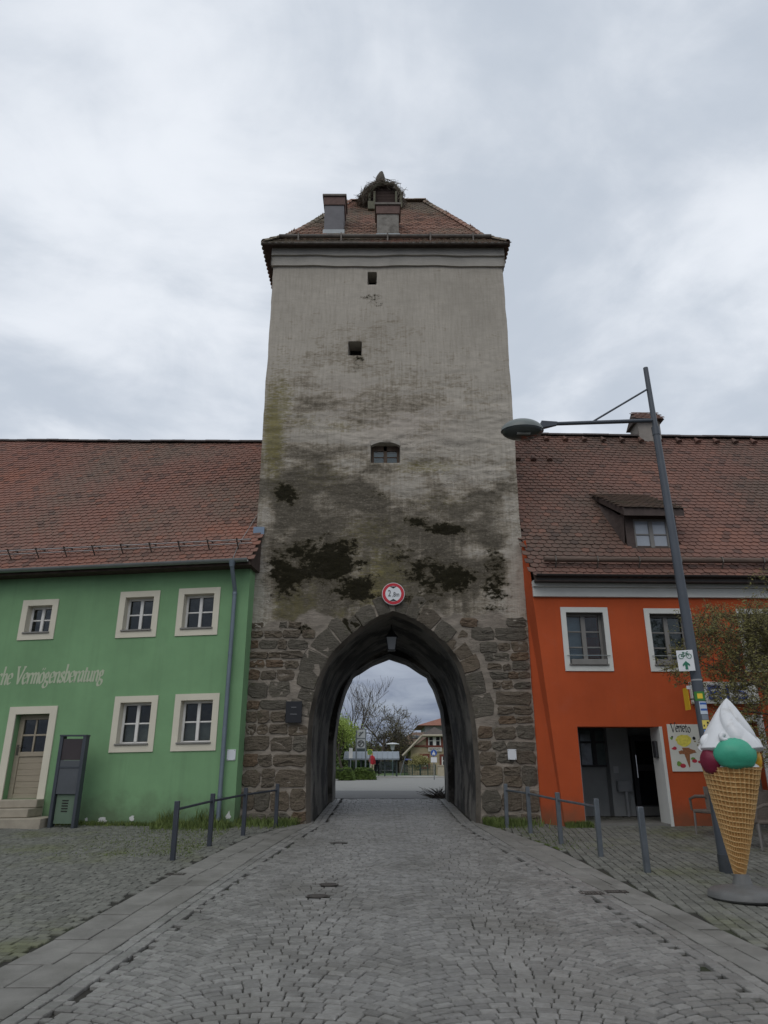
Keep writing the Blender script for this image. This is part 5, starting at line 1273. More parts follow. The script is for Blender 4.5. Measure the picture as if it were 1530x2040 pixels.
# ================================================================== railings and bollard
M_post = mat('anthracite_post', (.055, .062, .075), .45, .15, 5, metal=.3)
M_postg = mat('weathered_steel_post', (.13, .145, .16), .4, .2, 5, metal=.4)
def railing(label, tops, bases, matl, grp):
    P = [on_ground(*b) for b in bases]
    t = thing('barrier_railing', label, 'railing', (P[0].x, P[0].y, gz(P[0].y)), grp); Tp = []
    for (tu, tv), p in zip(tops, P):
        tp = at(tu, tv, p.y); h = min(1.12, max(.82, tp.z-gz(p.y))); lx_ = max(-.06, min(.06, tp.x-p.x))
        def fn(m):
            w_ = .036
            m.add([(p.x+sx_*w_+(lx_ if z else 0), p.y+sy_*w_, gz(p.y)-.05+(h+.05 if z else 0)) for z in (0, 1) for sx_, sy_ in ((-1, -1), (1, -1), (1, 1), (-1, 1))],
                  [(0, 3, 2, 1), (4, 5, 6, 7)]+[(i, (i+1) % 4, 4+(i+1) % 4, 4+i) for i in range(4)])
        part('post', matl, t, fn, bevel=.006); Tp.append(Vector((p.x+lx_*.9, p.y, gz(p.y)+h-.12)))
    for a_, b_ in zip(Tp, Tp[1:]):
        d_ = (b_-a_).normalized()*.036
        part('rail', matl, t, lambda m: m.tube([a_+d_, b_-d_], .02, 8))
    return t
railing('dark railing of four square posts before the green house', [(353, 1601), (424, 1587), (490, 1575), (553, 1566)], [(344, 1713), (417, 1685), (484, 1664), (549, 1649)], M_post, 'post and rail barriers by the gate')
railing('steel railing of four posts before the orange house', [(1007, 1565), (1051, 1575), (1110, 1581), (1187, 1591)], [(1010, 1649), (1057, 1660), (1118, 1681), (1197, 1706)], M_postg, 'post and rail barriers by the gate')
pb_ = on_ground(1290, 1737); tb_ = at(1274, 1607, pb_.y)
bol = part('bollard', M_postg, None, lambda m: m.add([(pb_.x+sx_*.04+(tb_.x-pb_.x if z else 0)*.6, pb_.y+sy_*.04, (tb_.z if z else gz(pb_.y)-.03)) for z in (0, 1) for sx_, sy_ in ((-1, -1), (1, -1), (1, 1), (-1, 1))],
                  [(0, 3, 2, 1), (4, 5, 6, 7)]+[(i, (i+1) % 4, 4+(i+1) % 4, 4+i) for i in range(4)]), bevel=.008)
prop(bol, 'single free standing grey steel bollard right of the railing', 'bollard')

# ================================================================== street lamp
lb_ = on_ground(1450, 1737); LY = lb_.y; ltop = at(1286, 733, LY+.12)
lamp = thing('street_lamp', 'tall dark grey street lamp with long bracket arm', 'street lamp', (lb_.x, LY, gz(LY)))
M_lamp = mat('lamp_grey_paint', (.075, .085, .10), .42, .1, 3, metal=.15)
def lp(v): 
    z = at(1367, v, LY).z; f = (z-gz(LY))/(ltop.z-gz(LY)); return Vector((lb_.x+(ltop.x-lb_.x)*f, LY+.12*f, z))
zj = lp(858)
part('pole', M_lamp, lamp, lambda m: m.tube([Vector((lb_.x, LY, gz(LY)-.05)), Vector((lb_.x, LY, gz(LY)+.02)), lp(1500), lp(1200), zj], [.098, .098, .086, .074, .058], 20), smooth=50)
part('base_sleeve', mat('lamp_base', (.05, .055, .06), .5, .2, 8), lamp, lambda m: m.tube([Vector((lb_.x, LY, gz(LY)-.05)), Vector((lb_.x, LY, gz(LY)+.22))], .108, 20), smooth=50)
part('collar', M_lamp, lamp, lambda m: m.tube([lp(862), lp(846)], .066, 16), smooth=50)
part('upper_pole', M_lamp, lamp, lambda m: m.tube([lp(850), ltop], [.047, .042], 16), smooth=50)
am0 = lp(832); hd = at(1040, 853, LY-.1); am1 = at(1085, 845, LY-.08)
part('arm', M_lamp, lamp, lambda m: m.tube([am0, am1], [.036, .032], 12), smooth=50)
part('brace', M_lamp, lamp, lambda m: m.tube([lp(767), am0.lerp(am1, .58)], .017, 8))
part('arm_bracket', M_lamp, lamp, lambda m: m.add([tuple(am1+Vector(q)) for q in ((.22, -.03, .04), (.22, .03, .04), (-.06, .05, .05), (-.06, -.05, .05), (.2, -.02, -.03), (.2, .02, -.03), (-.1, .05, -.10), (-.1, -.05, -.10))], [(0, 1, 2, 3), (7, 6, 5, 4), (0, 3, 7, 4), (1, 5, 6, 2), (0, 4, 5, 1), (3, 2, 6, 7)]), bevel=.01)
hr = .36
head = part('lamp_head', mat('lamp_hood', (.16, .18, .17), .4, .1, 3), lamp, lambda m: m.add(
    [(hd.x+hr*c_*math.cos(t), hd.y+hr*.72*c_*math.sin(t), hd.z-.06+.21*s_) for c_, s_ in [(math.cos(q), math.sin(q)) for q in [math.pi/2*i/8 for i in range(9)]] for t in [2*math.pi*k/28 for k in range(28)]],
    [(i*28+k, i*28+(k+1) % 28, (i+1)*28+(k+1) % 28, (i+1)*28+k) for i in range(8) for k in range(28)]), smooth=60)
part('diffuser', mat('smoked_bowl', (.055, .062, .058), .12, .1, spec=.6), lamp, lambda m: m.add(
    [(hd.x+hr*.96*c_*math.cos(t), hd.y+hr*.69*c_*math.sin(t), hd.z-.062-.13*s_) for c_, s_ in [(math.cos(q), math.sin(q)) for q in [math.pi/2*i/8 for i in range(9)]] for t in [2*math.pi*k/28 for k in range(28)]],
    [(i*28+k, i*28+(k+1) % 28, (i+1)*28+(k+1) % 28, (i+1)*28+k) for i in range(8) for k in range(28)]), smooth=60)
part('bulb', mat('lamp_tube', (.22, .22, .2), .3), lamp, lambda m: m.tube([(hd.x-.12, hd.y-.13, hd.z-.155), (hd.x+.10, hd.y-.13, hd.z-.155)], .03, 8))
# cycle route sign and stickers on the pole
def pole_frame(v, rad):
    p = lp(v); toc = Vector((-p.x, -p.y, 0)).normalized(); side = Vector((toc.y, -toc.x, 0)); side = side if side.x > 0 else -side
    return p, toc, side
p, toc, side = pole_frame(1316, .08)
ax = (lp(1250)-lp(1400)).normalized()
cs = thing('cycle_sign', 'small white cycle route sign with green arrow on lamp pole', 'sign', tuple(p))
ctr = at(1366, 1316, p.y-.13)
M_gsign = mat('sign_green', (.02, .16, .09), .5, .05)
def sgn(m, x0, x1, z0, z1, d0, d1):
    vs = []
    for d_ in (d0, d1):
        for x, z in ((x0, z0), (x1, z0), (x1, z1), (x0, z1)): vs.append(ctr+side*x+ax*z+toc*d_)
    m.add(vs, [(0, 1, 2, 3), (7, 6, 5, 4), (0, 4, 5, 1), (1, 5, 6, 2), (2, 6, 7, 3), (3, 7, 4, 0)])
part('plate', M_wsign, cs, lambda m: sgn(m, -.115, .115, -.155, .155, -.01, .0), bevel=.004)
part('clamp', M_oldmetal, cs, lambda m: sgn(m, -.02, .12, -.03, .03, -.09, -.011))
def bike(m):
    def pt(x, z): return ctr+side*x+ax*z+toc*.004
    for cx_ in (-.055, .055):
        m.tube([pt(cx_+.034*math.cos(t), .065+.034*math.sin(t)) for t in [2*math.pi*i/16 for i in range(17)]], .0045, 4, cap=False)
    A, B, C_, D_, E = pt(-.055, .065), pt(-.005, .065), pt(-.02, .115), pt(.035, .115), pt(.055, .065)
    for q in ((A, B), (B, C_), (A, C_), (C_, D_), (B, D_), (D_, E), (pt(-.035, .125), pt(-.008, .125)), (pt(.03, .13), pt(.05, .132))): m.tube(list(q), .0045, 4)
part('bicycle_symbol', M_gsign, cs, bike)
def arrow(m):
    pts = [(-.018, -.13), (.018, -.13), (.018, -.06), (.05, -.085), (.05, -.055), (0, -.005), (-.05, -.055), (-.05, -.085), (-.018, -.06)]
    vs = [ctr+side*x+ax*z+toc*.001 for x, z in pts]+[ctr+side*x+ax*z+toc*.006 for x, z in pts]; n = len(pts)
    m.add(vs, [tuple(range(n, 2*n))]+[(i, (i+1) % n, n+(i+1) % n, n+i) for i in range(n)])
part('arrow', M_gsign, cs, arrow)
def sticker(v0, v1, rad, w0, w1, material, name='sticker', off=.002):
    p0, p1 = lp(v1), lp(v0); m = MB(); n = 8; v = []
    for q in (p0, p1):
        for i in range(n+1):
            t = w0+(w1-w0)*i/n; d_ = toc*math.cos(t)+side*math.sin(t); v.append(q+d_*(rad+off))
    m.add(v, [(i, i+1, n+2+i, n+1+i) for i in range(n)])
    return m.build(name, material, lamp)
def rad_at(v): return float(np.interp(v, [858, 1200, 1500, 1737], [.058, .074, .086, .098]))
sticker(1378, 1396, rad_at(1386), -.9, 1.2, mat('sticker_green', (.05, .20, .04), .5))
sticker(1382, 1392, rad_at(1386), -.3, .6, mat('sticker_sun', (.75, .55, .04), .5), off=.004)
sticker(1398, 1423, rad_at(1410), -.2, 1.3, mat('sticker_pale', (.55, .62, .70), .5))
sticker(1400, 1404, rad_at(1402), -.1, 1.2, mat('sticker_blue', (.04, .12, .40), .5), off=.004)
sticker(1412, 1416, rad_at(1414), -.1, 1.2, mat('sticker_blue', (.04, .12, .40), .5), off=.004)
sticker(1424, 1434, rad_at(1430), -.1, 1.2, mat('sticker_grey', (.2, .23, .27), .5))
sticker(1435, 1452, rad_at(1443), -.2, 1.3, mat('sticker_yellow', (.68, .55, .12), .5))
sticker(1438, 1442, rad_at(1440), .55, .95, M_blk, off=.004); sticker(1444, 1449, rad_at(1446), .5, .75, M_blk, off=.004); sticker(1444, 1448, rad_at(1446), -.05, .15, M_blk, off=.004)
sticker(1454, 1466, rad_at(1460), -.1, 1.3, mat('sticker_lightblue', (.10, .28, .60), .5))
sticker(1353, 1356, rad_at(1354), -1.4, 1.4, mat('tape_grey', (.35, .35, .35), .5))
# yellow route sign seen edge on, strapped to the pole
ys_ = thing('route_sign', 'yellow sign plate seen almost edge on behind the lamp pole', 'sign', tuple(lp(1392)))
yp0 = at(1376, 1392, LY+.1)
part('plate', mat('route_yellow', (.62, .36, .02), .5, .1), ys_, lambda m: m.add([(yp0.x+x, yp0.y+y, yp0.z+z-.12*x) for x in (-.032, -.02) for y, z in ((-.0, -.16), (.0, .16), (.17, .16), (.17, -.16))]+[], [(0, 1, 2, 3), (7, 6, 5, 4), (0, 4, 5, 1), (1, 5, 6, 2), (2, 6, 7, 3), (3, 7, 4, 0)]))
part('edge', M_wsign, ys_, lambda m: m.box(yp0.x-.04, yp0.x+.02, yp0.y-.012, yp0.y-.002, yp0.z+.14, yp0.z+.19))
part('strap', M_oldmetal, ys_, lambda m: m.tube([(yp0.x-.02, yp0.y+.1, yp0.z), (lp(1392).x, lp(1392).y+.07, yp0.z)], .012, 5))

# ================================================================== giant ice cream
ib = on_ground(1484, 1790); IY = ib.y; gz0 = gz(IY)
ice = thing('ice_cream_figure', 'giant ice cream cone figure with white swirl and mint scoop', 'ice cream figure', (ib.x, IY, gz0))
M_base = mat('grey_rubber_base', (.12, .12, .115), .45, .15, 6, .2, 40)
part('base', M_base, ice, lambda m: m.lathe([(.38, 0), (.40, .02), (.39, .07), (.36, .095), (.2, .125), (.11, .15), (.09, .22), (.08, .26)], (ib.x, IY, gz0), 40), smooth=45)
ic0 = at(1475, 1757, IY); ic1 = at(1457, 1528, IY)
axis = (ic1-ic0); CL = axis.length
def waffle_mat():
    m = bpy.data.materials.new('waffle'); m.use_nodes = True; nt = m.node_tree; b = nt.nodes['Principled BSDF']
    pos = nd(nt, 'ShaderNodeNewGeometry').outputs['Position']; n = noise(nt, pos, 9, 5, .65); k = nd(nt, 'ShaderNodeAttribute', attribute_name='rib').outputs['Fac']
    lo = mixc(nt, maprange(nt, n, .3, .7), (.30, .14, .035), (.40, .21, .065)); hi = mixc(nt, maprange(nt, n, .3, .7), (.50, .31, .12), (.60, .40, .18))
    nt.links.new(mixc(nt, k, lo, hi), b.inputs['Base Color']); b.inputs['Roughness'].default_value = .5
    return m
M_waf = waffle_mat()
Rr = .325
def coneP(th, h, off=0.0):
    """h 0..1 from tip to rim"""
    r = .045+(Rr-.045)*h**.93+off
    c_ = ic0+axis*h
    return (c_.x+r*math.cos(th), c_.y+r*math.sin(th), c_.z)
RIB = []
def waffle(m):
    NT, NH = 300, 210; v = []
    th = np.linspace(0, 2*math.pi, NT, endpoint=False)
    for j in range(NH):
        h = j/(NH-1)
        for t in th:
            a_ = (t*34/(2*math.pi)+h*1.5) % 1; b_ = (h*23+.55*math.sin(t+2.2)+.06*math.sin(5*t)) % 1
            da = min(a_, 1-a_); db = min(b_, 1-b_)
            k = max(math.exp(-(da/.12)**2), math.exp(-(db/.10)**2))
            RIB.append(k); v.append(coneP(t, h, .020*k*(.35+.65*h)-.008))
    m.add(v, [(j*NT+i, j*NT+(i+1) % NT, (j+1)*NT+(i+1) % NT, (j+1)*NT+i) for j in range(NH-1) for i in range(NT)])
wf = part('waffle_cone', M_waf, ice, waffle, smooth=80)
ra = wf.data.attributes.new('rib', 'FLOAT', 'POINT'); ra.data.foreach_set('value', RIB)
M_cream2 = mat('gloss_white_ice', (.66, .67, .68), .28, .05, 3, .15, 25, spec=.5, patch=((.54, .54, .53), 5, .55, .72))
top = at(1447, 1391, IY); sw0 = at(1455, 1492, IY); 
part('cream_collar', M_cream2, ice, lambda m: m.ball((ic1.x, ic1.y, ic1.z-.01), (Rr*.97, Rr*.97, .10), 32, 12), smooth=80)
SH = top.z-sw0.z
def swirl(m):
    NT, NH = 200, 110; v = []
    for j in range(NH):
        h = j/(NH-1)
        env = .405*(1-h)**.80 if h > .08 else .405*(.92**.80)*(.72+.28*math.sqrt(h/.08))
        cx_ = sw0.x+(top.x-sw0.x)*h**1.2; cz_ = sw0.z-.07+(top.z-sw0.z+.07)*h
        for i in range(NT):
            t = 2*math.pi*i/NT
            s1 = (4*(t/(2*math.pi))+1.25*h+.10*math.sin(t*2+h*7)) % 1      # heavy folds running up to the tip
            fold = 1-abs(2*s1-1)**3
            s2 = (7*(t/(2*math.pi))-1.7*h+.15*math.sin(3*t)) % 1; f2 = (1-abs(2*s2-1)**2)*max(0, 1-h*1.6)
            r = env*(.80+.19*fold+.07*f2)
            v.append((cx_+r*math.cos(t), IY+r*math.sin(t), cz_+.03*fold*(1-h)-.05*(1-fold)*max(0, .3-h)))
    m.add(v, [(j*NT+i, j*NT+(i+1) % NT, (j+1)*NT+(i+1) % NT, (j+1)*NT+i) for j in range(NH-1) for i in range(NT)])
part('swirl', M_cream2, ice, swirl, smooth=80)
# rolled ends of the swirl lying on the scoops
for u, v, rr_, dy_, sg_ in ((1412, 1482, .085, -.02, 1), (1499, 1484, .08, -.04, -1), (1441, 1470, .05, -.24, 1)):
    q = at(u, v, IY+dy_)
    def curl(m):
        pts = []; rad = []
        for i in range(34):
            s = i/33; t = 1.2+5.0*s; R_ = rr_*(.95-.65*s)
            pts.append(q+Vector((sg_*R_*math.cos(t), -.05*s, R_*math.sin(t)*.9))); rad.append(rr_*(.66-.22*s)*min(1, 6*(1-s)+.15))
        m.tube(pts, rad, 14)
    part('cream_curl', M_cream2, ice, curl, smooth=80)
def scoop(name, u, v, dy_, r, col, lab):
    q = at(u, v, IY+dy_)
    def fn(m):
        NT, NH = 48, 24; v_ = []
        for j in range(NH+1):
            p_ = math.pi*j/NH
            for i in range(NT):
                t = 2*math.pi*i/NT; f_ = 1+.018*math.sin(3*t+4*p_)+.012*math.sin(7*t)
                rim = 1+.10*math.exp(-((p_-.72)/.16)**2)
                v_.append((q.x+r[0]*f_*rim*math.sin(p_)*math.cos(t), q.y+r[1]*f_*rim*math.sin(p_)*math.sin(t), q.z-r[2]*math.cos(p_)*f_))
        m.add(v_, [(j*NT+i, j*NT+(i+1) % NT, (j+1)*NT+(i+1) % NT, (j+1)*NT+i) for j in range(NH) for i in range(NT)])
    o = part('scoop', mat(name, col, .45, .06, 8, .25, 30), ice, fn, smooth=80); o['label'] = lab
scoop('mint_ice', 1465, 1502, -.24, (.25, .18, .185), (.05, .35, .22), 'mint green scoop')
scoop('berry_ice', 1418, 1516, -.05, (.125, .17, .165), (.17, .012, .035), 'dark berry red scoop')
scoop('lemon_ice', 1497, 1512, .05, (.10, .17, .15), (.70, .38, .03), 'orange yellow scoop')

# ================================================================== cafe wall things
def on_wall(F, tl, br, t=0.0):
    a_ = F.px(*tl, t); b_ = F.px(*br, t); return min(a_[0], b_[0]), max(a_[0], b_[0]), b_[1], a_[1]
pA = norm(rect(FR, (1327, 1443), (1389, 1443), (1340, 1537), (1405, 1537)))
a, b, c, d = pA; wv_ = FR((a+b)/2, .02, c)
post = thing('ice_poster', 'white cafe poster with ice cream picture beside the entrance', 'poster', wv_)
M_pap = mat('poster_white', (.66, .65, .58), .5, .03)
part('panel', M_pap, post, lambda m: m.box(a, b, .004, .022, c, d), FR, bevel=.003)
def disc(m, cx_, cz_, rx, rz, t0, n=16, jit=0.0, seed=0):
    r = random.Random(seed); m.prism([(cx_+rx*math.cos(q)*(1+r.uniform(-jit, jit)), cz_+rz*math.sin(q)*(1+r.uniform(-jit, jit))) for q in [2*math.pi*i/n for i in range(n)]], 1, .015, t0)
wd_, hg_ = b-a, d-c; X_ = lambda f: a+wd_*f; Z_f = lambda f: c+hg_*f
part('ice_scoop_print', mat('print_yellow', (.72, .62, .10), .6, .2, 20), post, lambda m: (disc(m, X_(.47), Z_f(.66), wd_*.25, hg_*.12, .024, 18, .1, 1), disc(m, X_(.46), Z_f(.60), wd_*.2, hg_*.08, .0243, 16, .1, 2)), FR)
part('cone_print', mat('print_brown', (.30, .12, .05), .6, .3, 30), post, lambda m: (m.prism([(X_(.38), Z_f(.50)), (X_(.62), Z_f(.50)), (X_(.56), Z_f(.10)), (X_(.53), Z_f(.08))], 1, .015, .0246), disc(m, X_(.62), Z_f(.42), wd_*.20, hg_*.05, .0250, 12, .3, 3), disc(m, X_(.36), Z_f(.40), wd_*.12, hg_*.04, .0252, 12, .3, 4)), FR)
part('fruit_print', mat('print_red', (.45, .03, .05), .6, .2, 30), post, lambda m: (disc(m, X_(.34), Z_f(.12), wd_*.09, hg_*.045, .0245), disc(m, X_(.72), Z_f(.22), wd_*.08, hg_*.04, .0245), disc(m, X_(.88), Z_f(.20), wd_*.06, hg_*.03, .0245), disc(m, X_(.14), Z_f(.48), wd_*.07, hg_*.035, .0245, 8, .4, 5)), FR)
part('leaf_print', mat('print_green', (.16, .30, .05), .6, .2, 30), post, lambda m: (disc(m, X_(.23), Z_f(.16), wd_*.08, hg_*.05, .0243, 10, .3, 6), disc(m, X_(.68), Z_f(.27), wd_*.08, hg_*.03, .0243, 10, .3, 7), disc(m, X_(.10), Z_f(.70), wd_*.05, hg_*.03, .0243, 8, .4, 8)), FR)
part('nut_print', M_blk, post, lambda m: (disc(m, X_(.80), Z_f(.70), wd_*.05, hg_*.035, .0243), disc(m, X_(.12), Z_f(.73), wd_*.03, hg_*.02, .0246, 7, .4, 9)), FR)
part('lettering', M_blk, post, lambda m: (nib_text(m, 'Veneto', X_(.10), Z_f(.815), .22, 1, .05, .10, .8, wd_*.64/(.22*2.68), .0242, curve=.03), nib_text(m, 'Eis cafe', X_(.28), Z_f(.925), .085, 1, .1, .06, .8, .62, .0242)), FR)
# cafe name board with blue capitals
sA = norm(rect(FR, (1372, 1360), (1505, 1358), (1376, 1403), (1508, 1402)))
a, b, c, d = sA
sb_ = thing('name_board', 'white cafe name board with blue capital letter behind branches', 'sign', FR((a+b)/2, .05, c))
part('board', M_white, sb_, lambda m: m.box(a, b, .004, .09, c, d), FR, bevel=.006)
M_bluel = mat('letter_blue', (.05, .09, .30), .5, .05)
def capE(m, x0, w_, z0, h_, th):
    m.box(x0, x0+th, .09, .115, z0, z0+h_)
    for z in (z0, z0+h_/2-th/2, z0+h_-th): m.box(x0+th, x0+w_, .09, .115, z, z+th)
hh_ = (d-c)*.62; z0 = c+(d-c)*.2; xE = FR.px(1411, 1380, .1)[0]
part('letter', M_bluel, sb_, lambda m: capE(m, xE, .27, z0, hh_, .05), FR)
part('letter', M_bluel, sb_, lambda m: m.box(xE+.40, xE+.45, .09, .115, z0, z0+hh_), FR)
def capS(m):
    pts = [(.25, .80), (.18, .97), (.06, .95), (.02, .75), (.12, .55), (.23, .40), (.24, .18), (.12, .03), (.0, .15)]
    p_ = catmull(pts, 4); m.tube([(xE+.58+x, .10, z0+z*hh_) for x, z in p_], .026, 6)
part('letter', M_bluel, sb_, capS, FR)

# ================================================================== wicker chairs and table
M_wick = mat('grey_wicker', (.17, .14, .115), .7, .2, 30, .5, 140, stretch=(1, 1, 3)); M_alu = mat('alu_leg', (.24, .22, .20), .5, .1, metal=.4)
def chair(name, label):
    t = thing(name, label, 'chair', (0, 0, 0), 'wicker armchairs on the cafe terrace')
    part('seat', M_wick, t, lambda m: m.box(-.26, .26, -.25, .25, .38, .44), bevel=.02)
    def back(m):
        n = 12; v = []
        for z, r in ((.42, .27), (.62, .285), (.84, .30)):
            for k in range(n+1):
                q = math.pi*(.12+.76*k/n); v.append((r*math.cos(q), .02+r*.95*math.sin(q), z+(.02*math.sin(q) if z > .8 else 0)))
        n1 = n+1; v2 = [(x*.9, y*.92, z) for x, y, z in v]; L = len(v)
        f = [(j*n1+i, j*n1+i+1, (j+1)*n1+i+1, (j+1)*n1+i) for j in range(2) for i in range(n)]
        f += [tuple(L+q for q in reversed(x)) for x in f]+[(2*n1+i, 2*n1+i+1, L+2*n1+i+1, L+2*n1+i) for i in range(n)]
        m.add(v+v2, f)
    part('backrest', M_wick, t, back, smooth=60)
    for s_ in (-1, 1):
        part('armrest', M_wick, t, lambda m: m.tube([(s_*.27, .16, .68), (s_*.29, -.1, .67), (s_*.28, -.25, .62), (s_*.26, -.26, .42)], [.03, .03, .028, .02], 8), smooth=50)
        for y_ in (-.22, .22): part('leg', M_alu, t, lambda m: m.tube([(s_*.24, y_, .40), (s_*.255, y_*1.05, 0)], [.022, .018], 8))
    return t
pch = on_ground(1402, 1664)
ch1 = chair('wicker_chair', 'grey wicker armchair half hidden behind the lamp pole')
ch1.location = (pch.x+.24, pch.y, gz(pch.y)); ch1.rotation_euler = (0, 0, math.radians(200))
p2 = on_ground(1519, 1690)
copy_tree(ch1, None, (p2.x, p2.y, gz(p2.y)), math.radians(-75), 'grey wicker armchair right of the giant cone, nearest the picture edge')
p3 = on_ground(1512, 1668)
tab = thing('cafe_table', 'small grey cafe table behind the giant cone', 'table', (p3.x+.55, p3.y+.45, gz(p3.y)))
tx, ty, tz = p3.x+.55, p3.y+.45, gz(p3.y)
part('table_top', M_wick, tab, lambda m: m.lathe([(.40, .70), (.42, .71), (.42, .735), (.40, .745), (.01, .745)], (tx, ty, tz), 28), smooth=40)
part('column', M_alu, tab, lambda m: m.tube([(tx, ty, tz+.02), (tx, ty, tz+.7)], .03, 10))
part('foot', M_alu, tab, lambda m: m.lathe([(.24, 0), (.24, .015), (.05, .03)], (tx, ty, tz), 20))
p4 = Vector((tx+.1, ty+.75, 0)); copy_tree(ch1, None, (p4.x, p4.y, gz(p4.y)), math.radians(10), 'grey wicker armchair behind the round cafe table')

# ================================================================== vegetation
M_grass = mat('grass_blade', (.075, .125, .028), .8, .35, 6, col2=(.12, .15, .04)); M_moss2 = mat('moss_tuft', (.07, .09, .02), .95, .3, 12)
def grass(name, label, spots, n, hmin, hmax, seed):
    r = random.Random(seed); v = []; f = []
    for i in range(n):
        x, y, k = spots(r); z = gz(y)-.02; h = r.uniform(hmin, hmax)*k; a_ = r.uniform(0, 6.28); w_ = r.uniform(.004, .011); l_ = r.uniform(.1, .6)*h; b_ = r.uniform(0, 6.28)
        d_ = (math.cos(a_)*w_, math.sin(a_)*w_); q = (math.cos(b_)*l_, math.sin(b_)*l_); k0 = len(v)
        v += [(x-d_[0], y-d_[1], z), (x+d_[0], y+d_[1], z), (x+q[0]*.35+d_[0]*.8, y+q[1]*.35+d_[1]*.8, z+h*.6), (x+q[0]*.35-d_[0]*.8, y+q[1]*.35-d_[1]*.8, z+h*.6), (x+q[0], y+q[1], z+h)]
        f += [(k0, k0+1, k0+2, k0+3), (k0+3, k0+2, k0+4)]
    m = MB(); m.add(v, f); o = m.build(name, M_grass); return prop(o, label, 'grass', kind='stuff')
def sp_left(r):
    q = r.random()
    if q < .55: x = r.uniform(-8.5, -3.1); y = 15.58-(x+3.06)*.1-abs(r.gauss(0, .12)); return x, y, .45+.2*r.random()
    if q < .93:
        x = r.uniform(-4.6, -1.75); lim = 15.55 if x < -3.06 else 15.95; y = lim-abs(r.gauss(0, .28)); 
        if x > bx(BL_out, y)-.03: x = bx(BL_out, y)-.03-r.random()*.3
        return x, y, .75+.3*r.random()
    x = r.choice([-4.5, -4.35, -3.75, -3.6, -3.4])+r.gauss(0, .1); return x, 15.6-(x+3.06)*.1-.05-abs(r.gauss(0, .05)), r.uniform(.8, 2.2)
grass('grass_tufts', 'ragged grass along the foot of green house and left pier', sp_left, 7000, .05, .22, 4)
def sp_right(r):
    if r.random() < .75: x = 2.05+abs(r.gauss(0, .45)); y = 15.92-abs(r.gauss(0, .25)); x = max(x, bx(BR_out, y)+.03); x = min(x, 3.7); return x, y, .8
    x = r.uniform(3.65, 4.2); return x, 15.42-abs(r.gauss(0, .05)), .7
grass('grass_strip', 'grass and weeds at the foot of the right pier', sp_right, 3500, .05, .24, 5)
def sp_joint(r):
    x = -3.0-abs(r.gauss(0, 1.1)); y = r.uniform(12.0, 15.4)
    if x > bx(BL_out, y)-.04: x = bx(BL_out, y)-.04-r.random()*.2
    return x, y, .42
grass('joint_weeds', 'low weeds sprouting from joints of the left paving', sp_joint, 5000, .03, .11, 6)
def sp_joint2(r):
    x = 2.6+abs(r.gauss(0, .5)); y = r.uniform(12.6, 15.4); x = max(x, bx(BR_out, y)+.05); return x, y, .42
grass('joint_weeds', 'low weeds sprouting from paving joints beside the steel railing', sp_joint2, 1400, .03, .10, 7)

KB = 1.0
def grow(m, tips, p, d, L, r, lev, rn, maxlev, spread=.5, up=.12, nseg=4, rmin=.0035):
    pts = [p]; rad = [r]
    for i in range(nseg):
        d = (d+Vector((rn.gauss(0, .12), rn.gauss(0, .12), rn.gauss(0, .10)+up*.35))).normalized(); p = p+d*(L/nseg); pts.append(p); rad.append(r*(1-.45*(i+1)/nseg))
    rad = [max(rmin, q) for q in rad]
    m.tube(pts, rad, 6 if lev < 2 else 4 if lev < 3 else 3, cap=False)
    if lev >= maxlev: tips.append((pts, d)); return
    k = rn.choice([3, 4]) if lev else 5
    for i in range(k):
        f = rn.uniform(.4, 1.0) if lev else rn.uniform(.55, 1.0)
        j = min(nseg, max(1, int(f*nseg))); az = 2*math.pi*(i+rn.random()*.6)/k
        per = d.orthogonal().normalized(); per2 = d.cross(per)
        nd_ = (d*(1-spread)+(per*math.cos(az)+per2*math.sin(az))*spread*rn.uniform(.7, 1.3)+Vector((0, 0, up))).normalized()
        grow(m, tips, pts[j], nd_, L*rn.uniform(.58, .82)*(KB if lev == 0 else 1), rad[j]*.62, lev+1, rn, maxlev, spread, up, nseg, rmin)
M_bark = mat('bark', (.07, .058, .045), .9, .3, 8, .4, 50)
def leaf_mesh(m, tips, n, size, rn, sprd):
    for i in range(n):
        pts, d = rn.choice(tips); q = rn.choice(pts)+Vector((rn.gauss(0, sprd), rn.gauss(0, sprd), rn.gauss(0, sprd)))
        a_ = Vector((rn.gauss(0, 1), rn.gauss(0, 1), rn.gauss(0, 1))).normalized(); b_ = a_.orthogonal().normalized(); s = size*rn.uniform(.6, 1.3)
        m.add([q-a_*s, q+b_*s*.5, q+a_*s, q-b_*s*.5], [(0, 1, 2, 3)])
def tree(name, label, base, H, r0, seed, lev, leafmat=None, nleaf=0, lsize=.03, spread=.5, up=.1, sprd=.03, group=None, trunkL=.34, dir0=(0, 0, 1), cat='tree', rmin=.0035):
    rn = random.Random(seed); t = thing(name, label, cat, base, group); m = MB(); tips = []
    grow(m, tips, Vector(base)-Vector((0, 0, .05)), Vector(dir0).normalized(), H*trunkL, r0, 0, rn, lev, spread, up, 4, rmin)
    m.build('trunk', M_bark, t, smooth=60)
    if leafmat and nleaf:
        c = MB(); leaf_mesh(c, tips, nleaf, lsize, rn, sprd); o = c.build('crown', leafmat, t)
    return t, tips
M_bud = mat('budding_leaves', (.13, .105, .03), .8, .35, 9, col2=(.15, .14, .04)); M_spring = mat('spring_leaves', (.17, .25, .035), .8, .35, 2, col2=(.24, .32, .06))
tb0 = at(1655, 1600, 12.6)
KB = .62
tree('budding_tree', 'fine twigged tree with brownish buds before the orange house', (tb0.x, 12.6, gz(12.6)), 7.7, .08, 21, 6, M_bud, 48000, .024, .60, .06, .03, trunkL=.43, dir0=(-.06, 0, 1), rmin=.0035)
KB = 1.0

